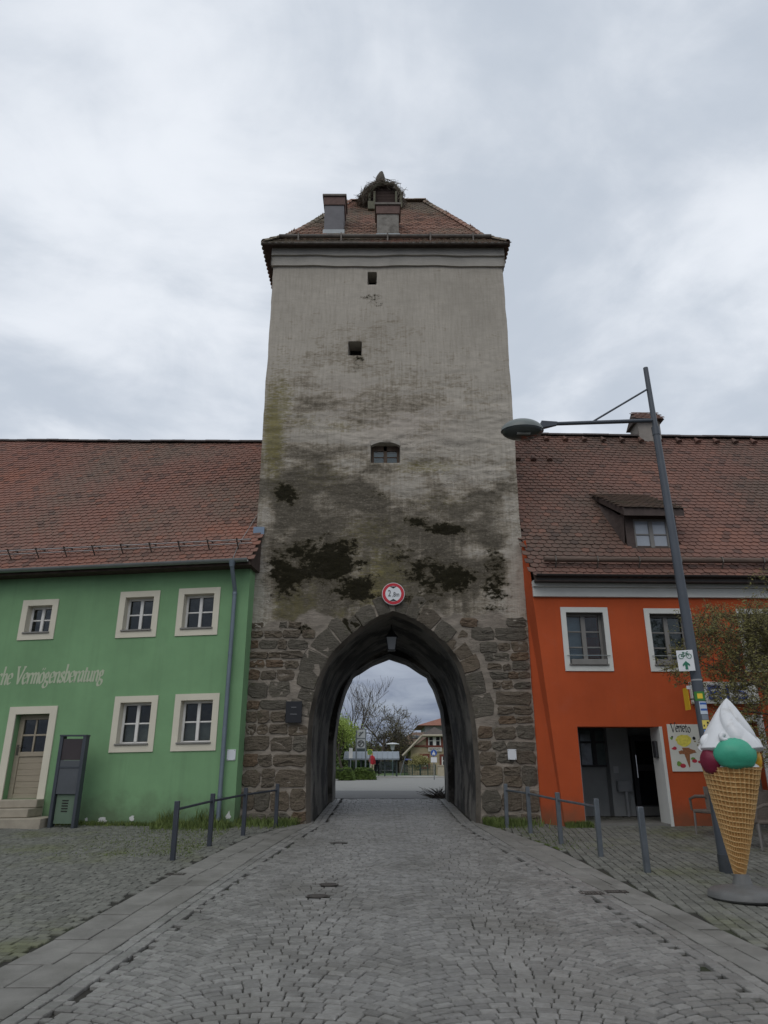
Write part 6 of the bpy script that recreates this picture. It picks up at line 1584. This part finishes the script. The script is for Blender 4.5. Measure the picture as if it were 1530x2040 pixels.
# ================================================================== beyond the gate
def gpt(u, v, Y): p = at(u, v, Y); return Vector((p.x, Y, .70))
M_hedge = mat('hedge_leaves', (.05, .085, .018), .85, .5, 3, col2=(.10, .15, .03))
verge = part('verge', mat('verge_grass', (.07, .115, .03), .95, .3, 1.5), None, lambda m: m.add([(-30, 62.5, .714), (60, 66, .714), (60, 140, .714), (-40, 140, .714)], [(0, 1, 2, 3)])); prop(verge, 'mown grass behind the bus stop', 'grass', kind='structure')
pav = part('far_pavement', mat('pale_paving', (.36, .35, .32), .85, .08, 2), None, lambda m: m.prism([(-14, 42), (-4.2, 42), (-3.0, 46), (-1.5, 56), (6, 58.5), (14, 59.5), (14, 62.5), (-14, 62.5)], 2, .70, .80)); prop(pav, 'pale raised pavement at the bus stop', 'pavement', kind='structure')
pav2 = part('side_pavement', mat('pale_paving', (.36, .35, .32), .85), None, lambda m: m.prism([(2.9, 22.4), (3.4, 22.4), (4.6, 25), (8, 29), (12, 31), (12, 34), (5.4, 30), (3.6, 26.4)], 2, .66, .80)); prop(pav2, 'curved kerb and pavement right beyond the gate', 'pavement', kind='structure')
pav3 = part('side_pavement', mat('pale_paving', (.36, .35, .32), .85), None, lambda m: m.prism([(-2.6, 22.4), (-3.0, 22.4), (-5, 25), (-10, 29), (-10, 30.5), (-4.2, 26.4), (-3.2, 24)], 2, .66, .80)); prop(pav3, 'curved kerb left beyond the gate', 'pavement', kind='structure')
def hedge(u0, u1, v0, v1, Y, dep, label, seed):
    a_, b_ = at(u0, v1, Y), at(u1, v0, Y); rn = random.Random(seed)
    t = thing('hedge', label, 'hedge', ((a_.x+b_.x)/2, Y+dep/2, .75), 'clipped hedges beyond the gate')
    def core(m): m.box(a_.x+.1, b_.x-.1, Y+.1, Y+dep-.1, .7, b_.z-.1)
    part('core', mat('hedge_core', (.02, .03, .01), .9), t, core)
    def lv(m):
        for i in range(3500):
            x = rn.uniform(a_.x, b_.x); y = rn.uniform(Y, Y+dep); z = rn.uniform(.75, b_.z); k = rn.random()
            if k < .5: y = Y+abs(rn.gauss(0, .06))
            elif k < .8: z = b_.z-abs(rn.gauss(0, .06))
            else: x = (b_.x if rn.random() < .6 else a_.x)+rn.gauss(0, .05)
            edge_ = min(x-a_.x, b_.x-x, .3)/.3; z = min(z, b_.z-.35*(1-edge_)**2-.25*abs(2*(y-Y)/dep-1)**3+.07*math.sin(x*3)+.05*math.sin(x*7.3))
            q = Vector((x, y, z)); aa = Vector((rn.gauss(0, 1), rn.gauss(0, 1), rn.gauss(0, 1))).normalized(); bb = aa.orthogonal(); s = rn.uniform(.04, .09)
            m.add([q-aa*s, q+bb*s*.7, q+aa*s, q-bb*s*.7], [(0, 1, 2, 3)])
    part('foliage', M_hedge, t, lv)
hedge(655, 703, 1529, 1550, 47, 1.6, 'rounded clipped hedge under the bright green tree', 1)
hedge(703, 746, 1530, 1549, 49, 1.4, 'clipped hedge block beside the person in red', 2)
pt_ = gpt(687, 1540, 52)
tree('leafy_tree', 'young tree with bright spring green leaves behind the hedge', (pt_.x, 52, .7), 6.0, .11, 5, 4, M_spring, 4200, .06, .42, .25, .16, 'trees beyond the gate', .34)
pt_ = gpt(655, 1540, 58); tree('leafy_tree', 'green tree mostly hidden by the left arch edge', (pt_.x, 58, .7), 8.0, .16, 6, 4, M_spring, 9000, .10, .55, .15, .25, 'trees beyond the gate', .3)
pt_ = gpt(756, 1500, 82); tree('bare_tree', 'wide bare branched tree in the middle of the archway view', (pt_.x, 82, .7), 17.0, .26, 8, 5, M_bud, 3500, .06, .60, .10, .06, 'trees beyond the gate', .25, rmin=.016)
pt_ = gpt(708, 1500, 88); tree('bare_tree', 'tall slim bare tree rising behind the sign pylon', (pt_.x, 88, .7), 16.5, .18, 9, 4, None, 0, .06, .40, .25, .06, 'trees beyond the gate', .33, rmin=.014)
pt_ = gpt(790, 1500, 92); tree('bare_tree', 'lower bare tree beside the brown roofs', (pt_.x, 92, .7), 10.5, .22, 14, 6, M_bud, 3000, .07, .62, .05, .08, 'trees beyond the gate', .25, rmin=.018)
pt_ = gpt(838, 1510, 68); tree('blossoming_bush', 'pale budding bush before the stone station house', (pt_.x, 68, .7), 4.0, .06, 15, 4, mat('pale_buds', (.22, .20, .07), .8, .3, 3), 4500, .06, .6, .1, .12, 'trees beyond the gate', .25, cat='bush')
for i, (u, Y, r_, lab) in enumerate(((730, 97, 4.5, 'dense dark bush behind the bus shelter roof'), (775, 99, 4.0, 'brownish dense bush right behind the shelter'), (690, 96, 4.5, 'dark green bush behind the leafy tree'))):
    p = gpt(u, 1500, Y); rn = random.Random(i+40); tt = thing('dense_bush', lab, 'bush', (p.x, Y, .7), 'bushes behind the bus stop')
    mm = mat('bush_mass%d' % i, ((.06, .075, .02), (.09, .075, .03), (.045, .07, .015))[i], .9, .5, .8, col2=((.10, .11, .03), (.12, .10, .04), (.08, .12, .03))[i])
    def bm_(m):
        for k in range(3500):
            th = rn.uniform(0, 6.28); ph = rn.uniform(0, math.pi/2); rr_ = r_*rn.uniform(.6, 1)*(1+.2*math.sin(3*th+5*ph))
            q = Vector((p.x+rr_*math.cos(th)*math.cos(ph), Y+rr_*.6*math.sin(th)*math.cos(ph), .7+rr_*.75*math.sin(ph))); aa = Vector((rn.gauss(0, 1), rn.gauss(0, 1), rn.gauss(0, 1))).normalized(); bb = aa.orthogonal(); s = rn.uniform(.1, .22)
            m.add([q-aa*s, q+bb*s*.6, q+aa*s, q-bb*s*.6], [(0, 1, 2, 3)])
    part('foliage', mm, tt, bm_); part('stem', M_bark, tt, lambda m: m.tube([(p.x, Y, .6), (p.x, Y, .7+r_*.5)], .12, 6))
# bus shelter
SY = 58
sl, sr_ = at(690, 1511, SY), at(793, 1511, SY); se = at(812, 1509, SY+2.4)
shel = thing('bus_shelter', 'long bus shelter with grey ribbed metal roof', 'bus shelter', ((sl.x+sr_.x)/2, SY+1.2, .8))
M_srf = mat('shelter_metal_roof', (.20, .23, .26), .45, .06, 2, metal=.3); M_sst = mat('shelter_dark_steel', (.04, .055, .055), .5, .1)
zE_ = at(740, 1511, SY).z; zR_ = at(745, 1497, SY+1.3).z; x0_, x1_ = sl.x, sr_.x
part('roof', M_srf, shel, lambda m: m.add([(x0_-.2, SY-.3, zE_), (x1_+.1, SY-.3, zE_), (x1_+.1, SY+1.3, zR_), (x0_-.2, SY+1.3, zR_), (x0_-.2, SY+2.9, zE_), (x1_+.1, SY+2.9, zE_)]+[(x0_-.2, SY-.3, zE_-.1), (x1_+.1, SY-.3, zE_-.1), (x1_+.1, SY+1.3, zR_-.1), (x0_-.2, SY+1.3, zR_-.1), (x0_-.2, SY+2.9, zE_-.1), (x1_+.1, SY+2.9, zE_-.1)],
     [(0, 1, 2, 3), (3, 2, 5, 4), (0, 6, 7, 1), (6, 9, 8, 7), (9, 10, 11, 8), (1, 7, 8, 2), (2, 8, 11, 5), (0, 3, 9, 6), (3, 4, 10, 9)]))
for k in range(11):
    x = x0_+(x1_-x0_)*k/10
    part('roof_seam', mat('roof_seam', (.2, .23, .26), .5), shel, lambda m: m.tube([(x, SY-.3, zE_+.02), (x, SY+1.3, zR_+.02)], .022, 4))
for k in range(5):
    for y in (SY+.1, SY+2.5):
        x = x0_+.2+(x1_-x0_-.3)*k/4
        part('post', M_sst, shel, lambda m: m.box(x-.05, x+.05, y-.05, y+.05, .7, zE_))
for k in range(4):
    xa_ = x0_+.25+(x1_-x0_-.3)*k/4; xb_ = xa_+(x1_-x0_-.3)/4-.1
    part('glass_panel', glass('shelter_glass', (.55, .66, .62)), shel, lambda m: m.box(xa_, xb_, SY+2.48, SY+2.5, 1.0, zE_-.2))
part('gable', M_sst, shel, lambda m: m.prism([(SY-.2, zE_-.02), (SY+2.8, zE_-.02), (SY+1.3, zR_-.1)], 0, x1_+.0, x1_+.06))
part('seat', mat('bench_steel', (.3, .3, .3), .5), shel, lambda m: m.box(x0_+1.5, x1_-.4, SY+1.9, SY+2.3, 1.2, 1.26))
# sign pylon with two square panels
PY = 52; pa_ = at(709, 1548, PY); pb2 = at(728, 1548, PY); zt2 = at(718, 1452, PY).z
pyl = thing('sign_pylon', 'tall steel pylon with two square logo panels by the stop', 'sign pylon', ((pa_.x+pb2.x)/2, PY, .7))
M_pyl = mat('pylon_steel', (.17, .19, .20), .5, .1, metal=.3)
for x in (pa_.x, pb2.x): part('post', M_pyl, pyl, lambda m: m.box(x-.045, x+.045, PY-.05, PY+.05, .7, zt2))
for va, vb, k in ((1454, 1470, 0), (1473, 1490, 1)):
    z1, z0 = at(718, va, PY).z, at(718, vb, PY).z; xm = (pa_.x+pb2.x)/2; rr_ = (z1-z0)*.36
    pn = part('panel', mat('pylon_panel', (.40, .42, .42), .5, .04), pyl, lambda m: m.box(pa_.x+.05, pb2.x-.05, PY-.04, PY+.04, z0, z1))
    part('crossbar', M_pyl, pyl, lambda m: m.box(pa_.x+.046, pb2.x-.046, PY-.035, PY+.035, z0-.1, z0-.01))
    def logo(m):
        zc = (z0+z1)/2
        if k: m.tube([(xm+rr_*math.cos(t), PY-.045, zc+rr_*math.sin(t)) for t in [2*math.pi*i/20 for i in range(21)]], .045, 4, cap=False)
        m.tube([(xm-rr_*.75, PY-.045, zc-rr_*.75), (xm+rr_*.75, PY-.045, zc+rr_*.75)], .05, 4); m.tube([(xm-rr_*.6, PY-.045, zc+rr_*.2), (xm-rr_*.1, PY-.045, zc+rr_*.6)], .04, 4)
    part('logo', mat('logo_grey', (.12, .13, .13), .6), pn, logo)
part('lower_box', M_sst, pyl, lambda m: m.box(pa_.x+.05, pb2.x-.05, PY-.04, PY+.04, at(718, 1497, PY).z, at(718, 1492, PY).z))
# stop signs, street lamp, pedestrian sign
def stop_sign(u, v0, Y, name, label, col, cat, wv=.45, hv=.5):
    p = at(u, v0, Y); t = thing(name, label, cat, (p.x, Y, .7))
    part('post', M_pyl, t, lambda m: m.tube([(p.x, Y, .7), (p.x, Y, p.z)], .035, 8))
    part('plate', mat(name+'_plate', col, .5, .04), t, lambda m: m.box(p.x-wv/2, p.x+wv/2, Y-.06, Y-.02, p.z-hv, p.z), bevel=.01); return p, t
stop_sign(699, 1490, 57, 'timetable_sign', 'narrow white stop plate at the shelter left end', (.6, .6, .58), 'sign', .28, .75)
p, t = stop_sign(737, 1493, 55, 'bus_stop_sign', 'yellow and green bus stop sign above the person in red', (.45, .42, .08), 'sign', .36, .38)
part('emblem', mat('stop_green', (.03, .20, .06), .5), t, lambda m: (m.tube([(p.x+.13*math.cos(q), 54.93, p.z-.19+.13*math.sin(q)) for q in [2*math.pi*i/16 for i in range(17)]], .03, 4, cap=False), m.box(p.x-.06, p.x-.03, 54.92, 54.935, p.z-.26, p.z-.12), m.box(p.x+.03, p.x+.06, 54.92, 54.935, p.z-.26, p.z-.12), m.box(p.x-.03, p.x+.03, 54.92, 54.935, p.z-.20, p.z-.17)))
p = at(782, 1480, 66); t = thing('park_lamp', 'white mushroom shaped park lamp behind the shelter', 'street lamp', (p.x, 66, .7))
part('post', M_pyl, t, lambda m: m.tube([(p.x, 66, .7), (p.x, 66, p.z-.5)], .06, 8)); part('hood', mat('white_hood', (.6, .62, .62), .4), t, lambda m: m.lathe([(.60, -.12), (.58, -.06), (.25, .0), (.01, .02)], (p.x, 66, p.z), 20)); part('lens', mat('lamp_lens', (.4, .42, .42), .3), t, lambda m: m.lathe([(.14, -.6), (.2, -.3), (.26, -.12)], (p.x, 66, p.z), 14))
p = at(864, 1500, 50); t = thing('path_sign', 'round blue footpath sign with white plate on post', 'road sign', (p.x, 50, .7))
part('post', M_pyl, t, lambda m: m.tube([(p.x, 50, .7), (p.x, 50, p.z+.3)], .03, 8)); part('disc', mat('sign_blue', (.03, .10, .36), .5), t, lambda m: m.lathe([(.21, .0), (.21, -.03), (.001, -.03)], (p.x, 49.95, p.z), 24, 'y'))
part('symbol', M_wsign, t, lambda m: (m.box(p.x-.03, p.x+.03, 49.90, 49.918, p.z-.1, p.z+.13), m.box(p.x-.09, p.x-.035, 49.90, 49.918, p.z-.15, p.z+.02), m.box(p.x+.035, p.x+.09, 49.90, 49.918, p.z-.15, p.z+.02))); part('plate', M_wsign, t, lambda m: m.box(p.x-.2, p.x+.2, 49.92, 49.95, p.z-.6, p.z-.27))
# stone station house with red brick trims
HY = 74
M_stn = mat('ochre_stone', (.34, .28, .18), .9, .2, 1.2, .4, 4, stretch=(1, 1, 2.5)); M_btrim = mat('brick_trim', (.17, .055, .04), .9, .2, 3); M_rdk = mat('dark_slate_roof', (.10, .085, .075), .85, .2, 2)
hx0, hx1 = at(812, 1530, HY).x, at(900, 1530, HY).x; hap = at(866, 1448, HY); he = at(806, 1497, HY).z
stn = thing('station_house', 'ochre stone gabled house with red brick trims beyond the gate', 'house', ((hx0+hx1)/2, HY+4, .7))
xr_ = 2*hap.x-at(808, 1497, HY).x; xl_ = at(808, 1497, HY).x
def stw(m): m.prism([(xl_+.5, .7), (xr_-.5, .7), (xr_-.5, he+.2), (hap.x, hap.z-.45), (xl_+.5, he+.2)], 1, HY, HY+8)
part('wall', M_stn, stn, stw)
def str_(m):
    zc = hap.z; cut = 1.3
    pr = [(xl_-.3, he-.35), (hap.x-cut, zc-.15-cut*.45), (hap.x+cut, zc-.15-cut*.45), (xr_+.3, he-.35)]
    for y in (0,):
        m.add([(xl_-.3, HY-.6, he-.3), (hap.x-cut, HY-.6, zc-.75), (hap.x, HY+.5, zc), (hap.x, HY+8, zc), (xl_-.3, HY+8, he-.3)], [(0, 1, 2, 3, 4)])
        m.add([(xr_+.3, HY-.6, he-.3), (hap.x+cut, HY-.6, zc-.75), (hap.x, HY+.5, zc), (hap.x, HY+8, zc), (xr_+.3, HY+8, he-.3)], [(0, 1, 2, 3, 4)])
        m.add([(hap.x-cut, HY-.6, zc-.75), (hap.x+cut, HY-.6, zc-.75), (hap.x, HY+.5, zc)], [(0, 1, 2)])
part('roof', M_rdk, stn, str_)
part('barge_board', mat('pale_barge', (.36, .32, .24), .8), stn, lambda m: (m.tube([(xl_-.3, HY-.6, he-.42), (hap.x-1.3, HY-.6, hap.z-.87)], .12, 4), m.tube([(hap.x-1.3, HY-.6, hap.z-.87), (hap.x+1.3, HY-.6, hap.z-.87)], .12, 4), m.tube([(xr_+.3, HY-.6, he-.42), (hap.x+1.3, HY-.6, hap.z-.87)], .12, 4)))
wa, wb = at(853, 1485, HY), at(878, 1468, HY)
wq = part('window', M_btrim, stn, lambda m: ring(m, (wa.x-.2, wb.x+.2, wa.z-.2, wb.z+.25), (wa.x+.05, wb.x-.05, wa.z, wb.z), HY-.12, HY+.02)) if False else None
def rng(m, a_, b_, c_, d_, w_, y0, y1):
    m.box(a_-w_, a_, y0, y1, c_-w_, d_+w_); m.box(b_, b_+w_, y0, y1, c_-w_, d_+w_); m.box(a_, b_, y0, y1, d_, d_+w_); m.box(a_, b_, y0, y1, c_-w_, c_)
def swin(a_, b_, c_, d_):
    wq = part('window', M_btrim, stn, lambda m: rng(m, a_, b_, c_, d_, .2, HY-.12, HY-.01)); xm = (a_+b_)/2
    part('pane', mat('far_glass', (.03, .035, .04), .1), wq, lambda m: m.box(a_, b_, HY-.04, HY-.01, c_, d_))
    part('frame', M_whitefr, wq, lambda m: (m.box(xm-.16, xm+.16, HY-.08, HY-.045, c_, d_), m.box(a_, a_+.12, HY-.08, HY-.045, c_, d_), m.box(b_-.12, b_, HY-.08, HY-.045, c_, d_), m.box(a_+.12, xm-.16, HY-.075, HY-.045, (c_+d_)/2, (c_+d_)/2+.06), m.box(xm+.16, b_-.12, HY-.075, HY-.045, (c_+d_)/2, (c_+d_)/2+.06)))
swin(wa.x, wb.x, wa.z, wb.z)
q0, q1 = at(846, 1527, HY), at(858, 1506, HY); swin(q0.x-.3, q0.x+.3, q0.z, q1.z)
q0, q1 = at(880, 1526, HY), at(900, 1507, HY); swin(q0.x, q1.x, q0.z, q1.z)
zs0, zs1 = at(865, 1497, HY).z, at(865, 1489, HY).z; xs0, xs1 = at(853, 1493, HY).x, at(880, 1493, HY).x
part('string_course', M_btrim, stn, lambda m: m.box(xl_+.55, xr_-.55, HY-.1, HY-.004, zs1+.05, zs1+.2))
nb = part('name_plate', mat('name_white', (.55, .53, .48), .7), stn, lambda m: m.box(xs0, xs1, HY-.14, HY-.02, zs0, zs1))
text_mesh('lettering', 'FREYSTADT', .34, M_blk, nb, ((xs0+xs1)/2, HY-.145, (zs0+zs1)/2), (1, 0, 0), (0, 0, 1), .62)
# larger building and brown roofs behind
bx0 = at(848, 1470, 105).x; zb0, zb1 = at(860, 1450, 105).z, at(890, 1434, 110).z
big = thing('large_building', 'big pale building with shallow red roof behind the station house', 'building', (bx0+9, 110, .7))
part('wall', mat('pale_wall', (.38, .38, .37), .9, .05), big, lambda m: m.box(bx0, bx0+20, 105, 118, .7, zb0+.6))
part('roof', mat('far_red_roof', (.24, .10, .065), .85, .15, 1), big, lambda m: m.add([(bx0-1.2, 104, zb0+.3), (bx0+21, 104, zb0+.3), (bx0+21, 119, zb0+.3), (bx0-1.2, 119, zb0+.3), (bx0+6.5, 111, zb1+1.4), (bx0+14, 111, zb1+1.4)], [(0, 1, 5, 4), (1, 2, 5), (2, 3, 4, 5), (3, 0, 4), (0, 3, 2, 1)]))
for k in range(5): part('window', mat('far_glass', (.03, .035, .04), .1), big, lambda m: m.box(bx0+1.5+k*3.5, bx0+3+k*3.5, 104.93, 104.99, zb0-2.4, zb0-.8))
bq0, bq1 = at(786, 1485, 96), at(852, 1485, 96); zq = at(820, 1459, 99).z; zq0 = at(820, 1483, 95).z
brn = thing('brown_roofed_building', 'low building with dull brown hipped roof behind the shelter', 'building', ((bq0.x+bq1.x)/2, 99, .7))
part('wall', mat('far_beige_wall', (.22, .19, .15), .9, .1), brn, lambda m: m.box(bq0.x+.6, bq1.x-.2, 96, 103, .7, zq0))
part('roof', mat('far_brown_roof', (.13, .085, .06), .9, .2, 1), brn, lambda m: m.add([(bq0.x, 95, zq0), (bq1.x+1, 95, zq0), (bq1.x+1, 104, zq0), (bq0.x, 104, zq0), (bq0.x+2.4, 99, zq), (bq1.x, 99, zq)], [(0, 1, 5, 4), (1, 2, 5), (2, 3, 4, 5), (3, 0, 4), (0, 3, 2, 1)]))
part('eye_dormer', mat('far_glass', (.03, .035, .04), .1), brn, lambda m: m.ball((bq1.x-1.5, 97.2, zq0+(zq-zq0)*.5), (.8, .5, .4), 12, 6))
# wire fence, slide, low wall
fa_ = at(806, 1540, 66).x; fb = at(868, 1540, 66).x; fz = at(830, 1524, 66).z
fen = thing('mesh_fence', 'dark green mesh fence before the playground', 'fence', ((fa_+fb)/2, 66, .7))
M_fen = mat('fence_green', (.03, .055, .045), .6, .1)
for k in range(5): x = fa_+(fb-fa_)*k/4; part('post', M_fen, fen, lambda m: m.box(x-.04, x+.04, 65.96, 66.04, .7, fz+.05))
def mesh_(m):
    n = int((fb-fa_)/.14)
    for k in range(n): x = fa_+(fb-fa_)*k/n; m.box(x-.012, x+.012, 65.99, 66.01, .75, fz)
    for k in range(8): z = .8+(fz-.8)*k/7; m.box(fa_, fb, 65.985, 65.99, z-.015, z+.015)
part('mesh', M_fen, fen, mesh_)
s0v, s1v = at(814, 1516, 70), at(833, 1536, 70)
sld = thing('slide', 'blue playground slide behind the mesh fence', 'slide', (s0v.x, 70, .7))
M_sl = mat('slide_blue', (.07, .09, .28), .4)
part('chute', M_sl, sld, lambda m: m.add([(s0v.x+dx_, 69.6+dy_, s0v.z+dz_) for dx_, dz_ in ((-.3, 0), (.2, -.02)) for dy_ in (0, .7)]+[(s1v.x-.2, 69.6+dy_, s1v.z+.05) for dy_ in (0, .7)]+[(s1v.x+.3, 69.6+dy_, s1v.z) for dy_ in (0, .7)], [(0, 1, 3, 2), (2, 3, 5, 4), (4, 5, 7, 6)]))
part('side_rail', M_sl, sld, lambda m: (m.tube([(s0v.x-.3, 69.6, s0v.z+.12), (s0v.x+.2, 69.6, s0v.z+.1), (s1v.x-.2, 69.6, s1v.z+.2), (s1v.x+.3, 69.6, s1v.z+.12)], .09, 6), m.tube([(s0v.x-.3, 70.3, s0v.z+.12), (s0v.x+.2, 70.3, s0v.z+.1), (s1v.x-.2, 70.3, s1v.z+.2), (s1v.x+.3, 70.3, s1v.z+.12)], .09, 6)))
part('ladder', M_pyl, sld, lambda m: (m.tube([(s0v.x-.8, 69.7, .7), (s0v.x-.3, 69.7, s0v.z+.4)], .04, 5), m.tube([(s0v.x-.8, 70.2, .7), (s0v.x-.3, 70.2, s0v.z+.4)], .04, 5)))
l0, l1 = at(873, 1541, 60), at(896, 1524, 60)
lw = part('low_wall', mat('low_wall_render', (.38, .34, .25), .9, .1), None, lambda m: (m.box(l0.x, l1.x, 60, 60.4, .68, l1.z-.08), m.box(l0.x-.05, l1.x+.05, 59.95, 60.45, l1.z-.08, l1.z)), bevel=.01); prop(lw, 'short pale rendered wall at right edge of the archway view', 'wall')
# far hill
hill = part('hill', mat('far_wooded_hill', (.05, .065, .055), .95, .2, .05), None, lambda m: m.add([(x, 420+60*j, (.6 if j == 0 else 2+5*(vn(np.array([x/90.0]), np.array([j*3.0]), 2)[0])+4*j)) for j in range(3) for x in range(-400, 401, 40)], [(j*21+i, j*21+i+1, (j+1)*21+i+1, (j+1)*21+i) for j in range(2) for i in range(20)]), smooth=60)
prop(hill, 'low wooded hill on the horizon', 'hill', kind='structure')
# brush heap at the far right foot of the passage
bh = at(878, 1586, 22.6); rb = random.Random(77)
heap = part('brush_heap', M_bark, None, lambda m: [m.tube([(bh.x+rb.gauss(0, .15), 22.55+rb.gauss(0, .1), gz(22.6)), (bh.x+rb.gauss(0, .3), 22.5+rb.gauss(0, .15), gz(22.6)+rb.uniform(.05, .35))], [.012, .004], 4) for _ in range(90)]); prop(heap, 'small heap of dry twigs at the far foot of the passage', 'brush heap', kind='stuff')
# ================================================================== people by the stop
def person(label, u, v, Y, cols, rz, seed):
    p = at(u, v, Y); base = Vector((p.x, Y, .80))
    t = thing('person', label, 'person', tuple(base), 'people waiting at the bus stop')
    J = {'pel': (0, 0, .95, .14), 'wai': (0, 0, 1.08, .13), 'che': (0, .01, 1.32, .155), 'nec': (0, .01, 1.49, .06), 'hd0': (0, -.01, 1.57, .085), 'hd1': (0, -.01, 1.68, .095), 'hd2': (0, 0, 1.74, .05),
         'sl': (-.17, .01, 1.42, .065), 'el': (-.22, .02, 1.15, .05), 'wl': (-.19, -.08, .92, .04), 'hl': (-.19, -.12, .84, .035), 'sr': (.17, .01, 1.42, .065), 'er': (.23, .03, 1.15, .05), 'wr': (.2, -.1, .94, .04), 'hr': (.19, -.14, .86, .035),
         'tl': (-.1, 0, .88, .095), 'kl': (-.11, -.02, .48, .065), 'al': (-.11, .02, .08, .045), 'fl': (-.12, -.12, .035, .04), 'tr': (.1, 0, .88, .095), 'kr': (.12, .05, .48, .065), 'ar': (.12, .12, .08, .045), 'fr': (.13, 0, .035, .04)}
    E = [('pel', 'wai'), ('wai', 'che'), ('che', 'nec'), ('nec', 'hd0'), ('hd0', 'hd1'), ('hd1', 'hd2'), ('che', 'sl'), ('sl', 'el'), ('el', 'wl'), ('wl', 'hl'), ('che', 'sr'), ('sr', 'er'), ('er', 'wr'), ('wr', 'hr'), ('pel', 'tl'), ('tl', 'kl'), ('kl', 'al'), ('al', 'fl'), ('pel', 'tr'), ('tr', 'kr'), ('kr', 'ar'), ('ar', 'fr')]
    ks = list(J); me = bpy.data.meshes.new('body'); c_, s_ = math.cos(rz), math.sin(rz)
    me.from_pydata([(J[k][0]*c_-J[k][1]*s_, J[k][0]*s_+J[k][1]*c_, J[k][2]) for k in ks], [(ks.index(a_), ks.index(b_)) for a_, b_ in E], [])
    o = bpy.data.objects.new('body_tmp', me); COL.objects.link(o); md = o.modifiers.new('skin', 'SKIN')
    for i, k in enumerate(ks): me.skin_vertices[0].data[i].radius = (J[k][3], J[k][3]*.8)
    me.skin_vertices[0].data[0].use_root = True
    o.modifiers.new('sub', 'SUBSURF').levels = 1
    bpy.context.view_layer.update()
    nm = bpy.data.meshes.new_from_object(o.evaluated_get(bpy.context.evaluated_depsgraph_get())); bpy.data.objects.remove(o)
    for cc in cols: nm.materials.append(cc)
    for pl_ in nm.polygons:
        z = pl_.center.z; x = math.hypot(pl_.center.x, pl_.center.y)
        pl_.material_index = 3 if z > 1.66 else 2 if (z > 1.5 or (z < .92 and z > .8 and x > .17)) else (0 if z > .9 else (1 if z > .07 else 3)); pl_.use_smooth = True
    b = bpy.data.objects.new('body', nm); link(b, t, base)
M_skin = mat('skin', (.45, .28, .2), .6); M_hair = mat('dark_hair', (.04, .03, .025), .8)
person('person in a red jacket and pale trousers standing by the hedge', 741, 1548, 56.5, [mat('red_jacket', (.38, .02, .03), .8), mat('pale_trousers', (.48, .42, .28), .9), M_skin, M_hair], .4, 1)
person('person in dark clothes standing under the bus shelter roof', 751, 1546, 59.2, [mat('dark_jacket', (.025, .03, .04), .8), mat('dark_trousers', (.03, .03, .035), .9), M_skin, M_hair], -.5, 2)
